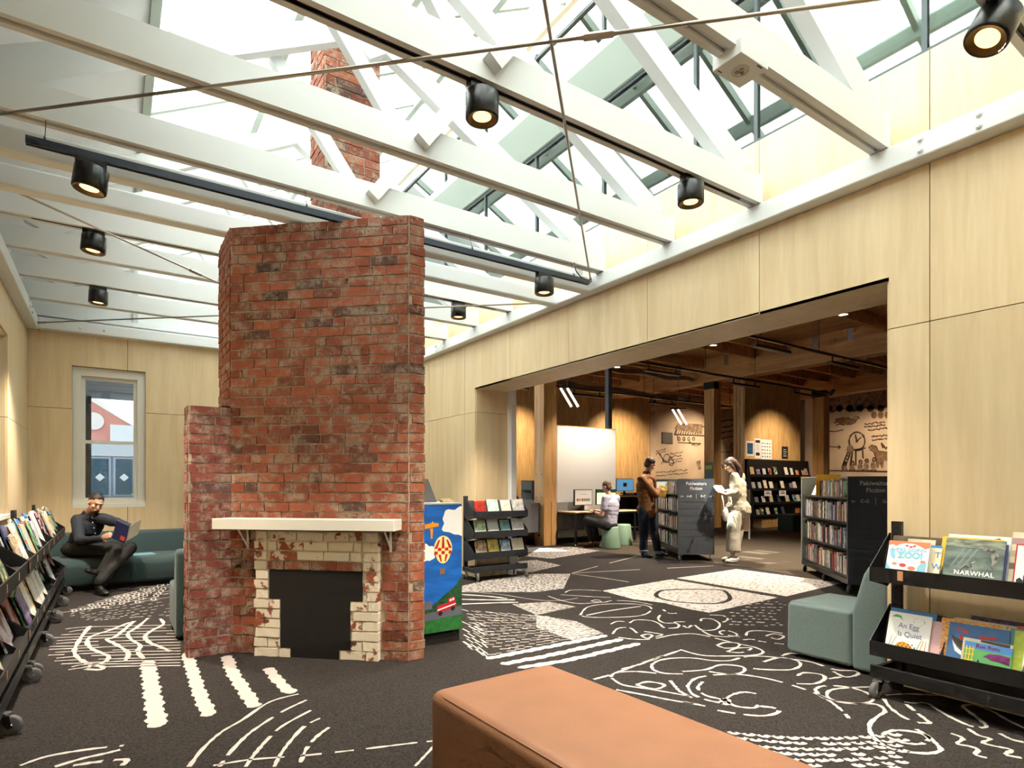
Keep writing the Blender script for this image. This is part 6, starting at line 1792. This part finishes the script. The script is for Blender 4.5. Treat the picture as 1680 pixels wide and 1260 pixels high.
def smooth_pts(pts, n=6):
    P = [Vector((x, y, 0)) for x, y in pts]
    if len(P) < 3: return [P[0].lerp(P[-1], i / 8) for i in range(9)]
    out = []
    for i in range(len(P) - 1):
        a, b, c, d = P[max(i - 1, 0)], P[i], P[i + 1], P[min(i + 2, len(P) - 1)]
        for k in range(n):
            t = k / n
            out.append(.5 * ((2 * b) + (c - a) * t + (2 * a - 5 * b + 4 * c - d) * t * t + (3 * b - a - 3 * c + d) * t ** 3))
    return out + [P[-1]]
pat = MB()
def stroke(px, w=.022, dash=0.0, wob=.35, z=.0062):
    pts = smooth_pts([floor_at(*p) for p in px])
    # even out the sampling so that the edge looks hand drawn
    seg = []
    for p in pts:
        p.z = z
        if seg and (p - seg[-1]).length < .012: continue
        seg.append(p)
    if len(seg) < 2: return
    run = []
    for i, p in enumerate(seg):
        if dash and fr.random() < dash and len(run) > 3:
            ribbon(pat, run, w, (0, 0, 1), wob, fr); run = []
            continue
        run.append(p)
    if len(run) > 1: ribbon(pat, run, w, (0, 0, 1), wob, fr)
def fat(px, w):
    """Wide blobby bar: short overlapping cross strokes."""
    pts = smooth_pts([floor_at(*p) for p in px], 8)
    run = []; acc = 0
    for i in range(len(pts) - 1):
        n = max(1, int((pts[i + 1] - pts[i]).length / .012))
        for k in range(n):
            p = pts[i].lerp(pts[i + 1], k / n); p.z = .0062; run.append(p)
    r = random.Random(int(px[0][0])); ph = [r.uniform(0, 6) for _ in range(6)]
    n = Vector((0, 0, 1)); o = len(pat.v); L = []; Q = []
    for i, p in enumerate(run):
        t = (run[min(i + 1, len(run) - 1)] - run[max(i - 1, 0)]).normalized(); s = t.cross(n)
        e = min(1, i / 3 + .35, (len(run) - 1 - i) / 3 + .35)
        a_ = .86 + .13 * math.sin(i * .83 + ph[0]) + .10 * math.sin(i * .37 + ph[1]) + .05 * math.sin(i * 1.9 + ph[2])
        b_ = .86 + .13 * math.sin(i * .77 + ph[3]) + .10 * math.sin(i * .31 + ph[4]) + .05 * math.sin(i * 2.1 + ph[5])
        L.append(p + s * (w / 2 * e * a_)); Q.append(p - s * (w / 2 * e * b_))
    pat.v += [tuple(p) for p in L] + [tuple(p) for p in Q]
    k = len(run)
    for i in range(k - 1):
        pat.f.append((o + i, o + i + 1, o + k + i + 1, o + k + i)); pat.m.append(0)
def field(quad, rows, cols, ln, w=.016, slope=0.0, skip=.2):
    """Short dashes filling a quadrilateral given by its pixel corners."""
    (ax, ay), (bx, by), (cx, cy), (dx, dy) = quad
    def B(u, v):
        return (ax * (1 - u) * (1 - v) + bx * u * (1 - v) + cx * u * v + dx * (1 - u) * v, ay * (1 - u) * (1 - v) + by * u * (1 - v) + cy * u * v + dy * (1 - u) * v)
    for i in range(rows):
        for j in range(cols):
            if fr.random() < skip: continue
            u = (j + .5 + fr.uniform(-.25, .25) + .5 * (i % 2)) / cols; v = (i + .5 + fr.uniform(-.18, .18)) / rows
            if u > 1: continue
            a = B(u, v); l = ln * fr.uniform(.6, 1.3) / cols / 2
            p0, p1 = B(max(u - l, 0), min(max(v - slope * l, 0), 1)), B(min(u + l, 1), min(max(v + slope * l, 0), 1))
            pts = [Vector(floor_at(*p0) + (.0062,)), Vector(floor_at((p0[0] + p1[0]) / 2, (p0[1] + p1[1]) / 2 + fr.uniform(-.4, .4)) + (.0062,)), Vector(floor_at(*p1) + (.0062,))]
            ribbon(pat, pts, w * fr.uniform(.7, 1.3), (0, 0, 1), .3, fr)
def ring(cx, cy, rx, ry, w=.018):
    stroke([(cx + rx * math.cos(t * math.pi / 5), cy + ry * math.sin(t * math.pi / 5)) for t in range(11)], w)
# heavy bars by the fireplace
for ln, w in (([(242, 1085), (246, 1110), (250, 1140), (255, 1170), (259, 1197)], .15), ([(306, 1072), (316, 1103), (328, 1140), (345, 1178)], .125), ([(372, 1077), (381, 1103), (400, 1133), (420, 1163)], .13), ([(440, 1097), (456, 1118), (480, 1140)], .12),
              ([(798, 1082), (860, 1070), (927, 1057), (997, 1043)], .12), ([(822, 1091), (893, 1078), (960, 1063), (1023, 1049)], .12), ([(850, 1097), (927, 1085), (993, 1070), (1052, 1056)], .11)): fat(ln, w * .74)
# sweeping arcs in front
for a in ([(310, 1260), (333, 1230), (363, 1203), (397, 1183), (443, 1153), (490, 1140)], [(360, 1260), (377, 1237), (403, 1210), (430, 1190), (467, 1167), (503, 1150)], [(403, 1260), (417, 1240), (437, 1217), (463, 1193), (510, 1167)],
          [(450, 1260), (460, 1240), (477, 1217), (500, 1193), (525, 1180)], [(493, 1253), (503, 1230), (520, 1210), (540, 1195)]): stroke(a, .020, .05)
stroke([(350, 1258), (413, 1248), (493, 1242), (560, 1235), (620, 1228), (677, 1221), (716, 1217)], .016, .12); stroke([(681, 1259), (713, 1225)], .016)
for a in ([(33, 1258), (77, 1243), (140, 1232), (203, 1225)], [(90, 1260), (133, 1247), (173, 1238), (197, 1232)], [(120, 1258), (160, 1252), (207, 1248), (200, 1258)]): stroke(a, .024, .04)
# tangle on the left
for i in range(15):
    y = 1030 + i * 4.8; x0 = 75 + 4 * abs(i - 7) + fr.uniform(-10, 20)
    stroke([(x0, y + 3), (140, y + fr.uniform(-1, 2)), (210, y - 2 + fr.uniform(-1, 1)), (296, y - 4)], .018, .10)
for a in ([(148, 1028), (138, 1040), (128, 1055), (122, 1070), (130, 1082), (150, 1092), (168, 1095), (165, 1100), (140, 1099)], [(213, 1022), (180, 1035), (150, 1045), (143, 1055), (150, 1065), (165, 1072), (178, 1078), (170, 1088), (136, 1097)],
          [(243, 1015), (225, 1030), (210, 1040), (215, 1050), (230, 1060), (226, 1070), (236, 1082)], [(263, 1016), (268, 1025), (250, 1035), (238, 1045), (245, 1055), (262, 1062), (280, 1070)], [(220, 1020), (190, 1045), (175, 1050), (190, 1058), (210, 1072), (205, 1086)]): stroke(a, .032)
for i in range(7):
    x0 = 100 + i * 14; y0 = 1006 - i * 4.4
    stroke([(x0, y0), (190 + i * 8, y0 - 12), (282, y0 - 26 + i)], .018, .2)
    for k in range(6): ring(x0 + 22 + k * (282 - x0) / 7, y0 - (k + 1) * 4 + fr.uniform(0, 3), 4, 2, .014)
field([(100, 1008), (284, 965), (284, 1012), (150, 1020)], 8, 14, .7, .016)
stroke([(160, 975), (200, 967), (250, 963), (290, 966)], .016, .1)
# hatched wedges beside the cabinet
field([(757, 1000), (900, 1012), (985, 1040), (800, 1080)], 15, 12, .9, .014, .35, .05); field([(757, 1020), (800, 1024), (800, 1080), (757, 1062)], 8, 3, .9, .014, .3, .05)
for a in ([(755, 976), (800, 979), (832, 983)], [(755, 984), (800, 985), (845, 985)], [(755, 992), (810, 990), (850, 989)]): stroke(a, .05)
stroke([(757, 971), (820, 976), (880, 985), (920, 986), (948, 982)], .014)
# boundary rays
for a in ([(938, 941), (990, 927), (1045, 913)], [(938, 941), (1050, 935), (1171, 929)], [(938, 942), (990, 949), (1047, 958)]): stroke(a, .02, .02)
# curls in the middle
for a in ([(927, 973), (936, 969), (957, 968.6), (986, 970)], [(920, 976.4), (967, 979.5), (1002, 981)], [(900, 979), (921, 986), (948, 991), (978, 989.5), (986, 987), (978, 985), (971, 987), (990, 989), (1007, 986), (1043, 988), (1074, 994)],
          [(952, 1010), (964, 997), (995, 992), (1043, 992), (1067, 997), (1064, 1006), (1043, 1012), (995, 1014), (962, 1013), (952, 1010)], [(962, 1010.5), (1002, 1002.6), (1052, 995.5)], [(1002, 1025), (1012, 1020.5), (1026, 1021)], [(1005, 1041), (1014, 1032), (1033, 1031), (1045, 1039.5)],
          [(1033, 1023), (1043, 1018), (1067, 1019), (1081, 1024), (1090.5, 1031), (1109.5, 1031), (1114, 1026.4), (1107, 1021.7), (1124, 1021)], [(1083, 1010), (1080, 1017), (1090.5, 1023), (1109.5, 1023)], [(1088, 1001), (1097.6, 1007), (1112, 1007)],
          [(1121, 1027.6), (1128.6, 1031), (1138, 1026), (1152, 1034.8), (1174, 1033.6), (1181, 1025), (1169, 1017), (1152, 1016), (1150, 1020)], [(1164, 1010), (1186, 1011), (1194, 1017), (1186, 1022)], [(1152, 1036), (1169, 1044), (1198, 1045.5), (1209.5, 1042), (1195, 1036), (1181, 1037), (1186, 1042), (1214, 1045.5)],
          [(1014, 1046.7), (1043, 1050), (1071, 1049.5), (1102, 1043), (1133, 1040.7), (1157, 1044), (1181, 1050), (1209.5, 1057), (1238, 1063), (1252, 1070.5), (1238, 1076), (1186, 1077.6), (1150, 1076), (1119, 1068)],
          [(1176, 1060), (1190.5, 1055), (1212, 1057), (1209, 1063), (1190, 1064.5), (1176, 1060)], [(1193, 1070.5), (1209.5, 1064.5), (1233, 1064.5), (1216.7, 1071.7), (1193, 1070.5)], [(1052, 1044), (1062, 1041.4), (1070, 1044), (1062, 1048.6), (1052, 1044)], [(1057, 1037), (1086, 1042), (1076, 1045.5)],
          [(1020, 1099), (1043, 1093), (1055, 1089.5), (1088, 1077.6), (1119, 1067)], [(1069, 1092), (1081, 1085), (1105, 1081), (1138, 1081), (1169, 1085), (1197.6, 1085), (1217, 1080), (1243, 1077.6), (1300, 1082)], [(1224, 1044), (1228.6, 1037), (1252, 1036), (1284, 1040)], [(1219, 1051), (1233, 1050), (1252, 1054), (1286, 1058)], [(1257, 1044), (1270, 1041), (1286, 1045), (1275, 1050), (1257, 1044)],
          [(1069, 1092), (1072, 1100), (1090, 1106), (1120, 1107)]): stroke(a, .021, .03)
# loops in front of the lounge chair
for a in ([(1128, 1127), (1140, 1115), (1170, 1109), (1213, 1108), (1260, 1115), (1307, 1128), (1347, 1143), (1370, 1158), (1387, 1173), (1393, 1181)], [(1153, 1120), (1145, 1130), (1157, 1142), (1187, 1150), (1207, 1160), (1237, 1163), (1243, 1158)], [(1187, 1152), (1200, 1142), (1220, 1137), (1243, 1140)],
          [(1128, 1127), (1136, 1140), (1160, 1150), (1190, 1156)], [(1177, 1167), (1213, 1173), (1253, 1176), (1277, 1170), (1270, 1163), (1243, 1160)], [(1120, 1153), (1157, 1160)], [(1120, 1103), (1157, 1100), (1183, 1092), (1217, 1095), (1220, 1103), (1200, 1108), (1163, 1103)],
          [(1283, 1077), (1297, 1073), (1320, 1075)], [(1253, 1087), (1280, 1080), (1307, 1085), (1313, 1093), (1297, 1100), (1260, 1100), (1233, 1098)], [(1303, 1083), (1333, 1088), (1370, 1100), (1403, 1102), (1407, 1108), (1387, 1112), (1367, 1103)], [(1360, 1115), (1380, 1112)], [(1308, 1110), (1320, 1105), (1347, 1108), (1353, 1115), (1337, 1123), (1307, 1123)],
          [(1337, 1133), (1350, 1127), (1387, 1128), (1420, 1137), (1433, 1148), (1420, 1155), (1387, 1155), (1360, 1147), (1360, 1135), (1387, 1130), (1443, 1128)],
          [(1337, 1133), (1353, 1147), (1397, 1155), (1437, 1157), (1452, 1168), (1440, 1177), (1427, 1190), (1430, 1207), (1447, 1223), (1473, 1233), (1520, 1238), (1543, 1233), (1537, 1223), (1520, 1208), (1503, 1198)], [(1448, 1207), (1467, 1200), (1503, 1203), (1523, 1212), (1513, 1222), (1480, 1220), (1448, 1207)],
          [(1453, 1142), (1487, 1140), (1533, 1142), (1578, 1145)], [(1450, 1148), (1460, 1162), (1480, 1177), (1493, 1183)], [(1483, 1153), (1497, 1155), (1520, 1155), (1540, 1167), (1563, 1180), (1593, 1193), (1617, 1195), (1613, 1187), (1587, 1167), (1580, 1160), (1597, 1158), (1627, 1168), (1653, 1183), (1682, 1197)], [(1487, 1157), (1503, 1170), (1520, 1183), (1525, 1188), (1503, 1187)],
          [(1560, 1205), (1580, 1213), (1570, 1222), (1590, 1226), (1605, 1232), (1600, 1240), (1622, 1246)], [(1588, 1197), (1605, 1208), (1625, 1214), (1612, 1220), (1632, 1226), (1660, 1232), (1650, 1240), (1680, 1246)], [(1640, 1205), (1660, 1215), (1682, 1220)], [(1655, 1165), (1668, 1172), (1682, 1178)],
          [(1002, 1112), (1011, 1105), (1044, 1103), (1077, 1106)], [(1003.6, 1114), (1022, 1125), (1059, 1131), (1100, 1138), (1133, 1144)], [(1044, 1125), (1063, 1120), (1090, 1125), (1074, 1132), (1044, 1125)], [(974, 1116), (1000, 1109)], [(1011, 1133), (1059, 1142), (1100, 1150), (1148, 1158)], [(1099.6, 1118), (1108, 1128), (1116, 1136), (1135, 1146)], [(1011, 1105), (1030, 1098), (1044, 1093)], [(1055, 1088), (1088.5, 1077)]): stroke(a, .022, .03)
ring(1190, 1153, 6, 4, .03)
field([(1200, 985), (1290, 985), (1290, 1030), (1190, 1028)], 9, 8, .55, .022)
for i in range(7):
    for k in range(12):
        x = 1195 + k * 24 + (i % 2) * 12; y = 1203 + i * 9 - (k - 6) ** 2 * .25 + 8
        if x < 1190 + i * 6 or y > 1259 or fr.random() < .1: continue
        stroke([(x, y), (x + 6, y + 3), (x + 13, y + 3.5), (x + 18, y + 1)], .026)
pt_ = pat.build('carpet_pattern', yarn, floor); tag(pt_, kind='stuff')
def patch_floor(px, m_, z=.0056, name='carpet_patch'):
    vs = [Vector(floor_at(*p) + (z,)) for p in px]
    bm = bmesh.new(); f = bm.faces.new([bm.verts.new(v) for v in vs]); bmesh.ops.triangulate(bm, faces=[f]); bmesh.ops.recalc_face_normals(bm, faces=bm.faces)
    for f in bm.faces:
        if f.normal.z < 0: f.normal_flip()
    me = bpy.data.meshes.new(name); bm.to_mesh(me); bm.free(); me.materials.append(m_)
    return link(name, me, floor)
patch_floor([(988, 970), (1102, 951), (1276, 981), (1164, 1006), (1130, 1000), (1090, 990), (1040, 984)], speck)
patch_floor([(1110, 949), (1208, 934), (1383, 957), (1290, 979)], speck)
patch_floor([(757, 962), (800, 952), (872, 942), (936, 942), (925, 966), (880, 972), (757, 972)], dense)
patch_floor([(862, 913), (885, 900), (935, 897), (985, 904), (930, 913), (905, 917)], dense)
patch_floor([(838, 936), (845, 922), (880, 919), (920, 928), (870, 940)], dense)
patch_floor([(840, 992), (900, 988), (945, 996), (880, 1010)], hatch); patch_floor([(880, 1010), (945, 1020), (990, 1040), (940, 1052), (880, 1030)], hatch)
lp = MB(); old = pat; pat = lp
stroke([(1076, 976), (1082, 971), (1095, 968.5), (1140, 967.5), (1181, 968.6), (1192, 973), (1197.6, 982), (1190, 988), (1174, 991), (1140, 990.5), (1102, 987), (1080, 981), (1076, 976)], .05, 0, .2, .0068)
pat = old
lp.build('carpet_loop', carpet, floor)
# ---------------------------------------------------------------- street seen through the sash window
pave = mat('street_paving', srgb(120, 122, 124), .8, var=.1, vscale=3)
tag(MB().box(-8, 9, 10.32, 42, .3, .93).build('ground_street', pave), kind='structure')
cano = empty('street_canopy', (0, 0, 0), 0, 'grey corrugated canopy soffit outside the sash window', 'canopy')
cgm = mat('canopy_grey', srgb(92, 98, 104), .6)
for k in range(28): MB().box(-3.2, 3.2, 10.4 + k * .115, 10.49 + k * .115, 2.95, 2.99).build('soffit_slat', cgm, cano)
MB().box(-3.3, 3.3, 10.35, 13.7, 2.99, 3.15).build('deck', cgm, cano)
for x in (-.36, 2.9):
    MB().box(x - .05, x + .05, 13.3, 13.4, .93, 2.95).build('post', mat('post_dark', srgb(34, 34, 36), .5), cano)
gb = empty('gable_building', (0, 0, 0), 0, 'red brick gabled building across the street', 'building')
gbm = mat('pale_red_brick', srgb(206, 140, 130), .8)
MB().prism([(-6, .93), (1.6, .93), (1.6, 3.25), (-1.6, 5.35), (-6, 3.2)], 'Y', 30, 36).build('wall', gbm, gb)
MB().prism([(-1.6, 5.35), (1.9, 3.05), (1.9, 3.25), (-1.6, 5.6)], 'Y', 29.7, 36).build('parapet', mat('pale_stone', srgb(206, 200, 194), .8), gb)
MB().lathe([(.0, 0), (.36, 0), (.36, .1), (0, .1)], (-.62, 29.95, 3.95), 24, M=Matrix.Rotation(R(90), 3, 'X')).build('round_window', mat('pale_stone', srgb(206, 200, 194), .8), gb)
MB().box(-.05, 6.2, 28.8, 29.6, .93, 3.75).build('side_wall', mat('white_render', srgb(198, 202, 206), .8), gb)
sf = empty('shopfront', (0, 0, 0), 0, 'blue-grey glazed shopfront across the street', 'building')
sfm = mat('shop_blue_grey', srgb(150, 164, 182), .6); sgl = mat('shop_glass', srgb(58, 86, 102), .1)
MB().box(-4, 3.2, 20.0, 20.8, .93, 2.45).build('wall', sfm, sf)
MB().box(-4, 3.2, 19.9, 20.0, 2.12, 2.5).build('fascia', mat('shop_pale', srgb(176, 184, 192), .6), sf)
for k in range(9):
    x = -2.2 + k * .56
    m_ = mat('door_brown', srgb(84, 52, 44), .5) if k == 5 else sgl
    f = MB().box(x, x + .5, 19.93, 19.99, 1.0, 2.1).build('door', sfm, sf)
    MB().box(x + .05, x + .45, 19.91, 19.94, 1.05, 2.05).build('pane', m_, f)
    dm = MB().prism([(x + .25, 1.42), (x + .36, 1.53), (x + .25, 1.64), (x + .14, 1.53)], 'Y', 19.90, 19.912).build('decal', mat('decal_white', srgb(200, 206, 210), .5), f)
sh = empty('street_shrub', (1.15, 19.5, .93), 0, 'low green shrub by the shopfront', 'shrub')
gm = mat('shrub_green', srgb(84, 110, 62), .8, var=.4, vscale=30)
m = MB(); r_ = random.Random(2)
for k in range(160):
    a, rr, z = r_.uniform(0, 6.3), r_.uniform(0, .5), r_.uniform(.02, .28)
    c = Vector((rr * math.cos(a) * 1.4, rr * math.sin(a) * .5, z * (1.1 - rr))); d_ = Vector((r_.uniform(-1, 1), r_.uniform(-1, 1), r_.uniform(0, 1))).normalized() * .09; s_ = d_.cross(Vector((0, 0, 1))).normalized() * .02
    m.add([c - s_, c + d_ * .5 - s_ * 1.5, c + d_, c + d_ * .5 + s_ * 1.5], [(0, 1, 2, 3)])
lf = m.build('leaves', gm, sh); lf['kind'] = 'stuff'
MB().tube([(0, 0, 0), (0, 0, .12)], .03, 6).build('stem', mat('bark', srgb(90, 70, 50), .8), sh)
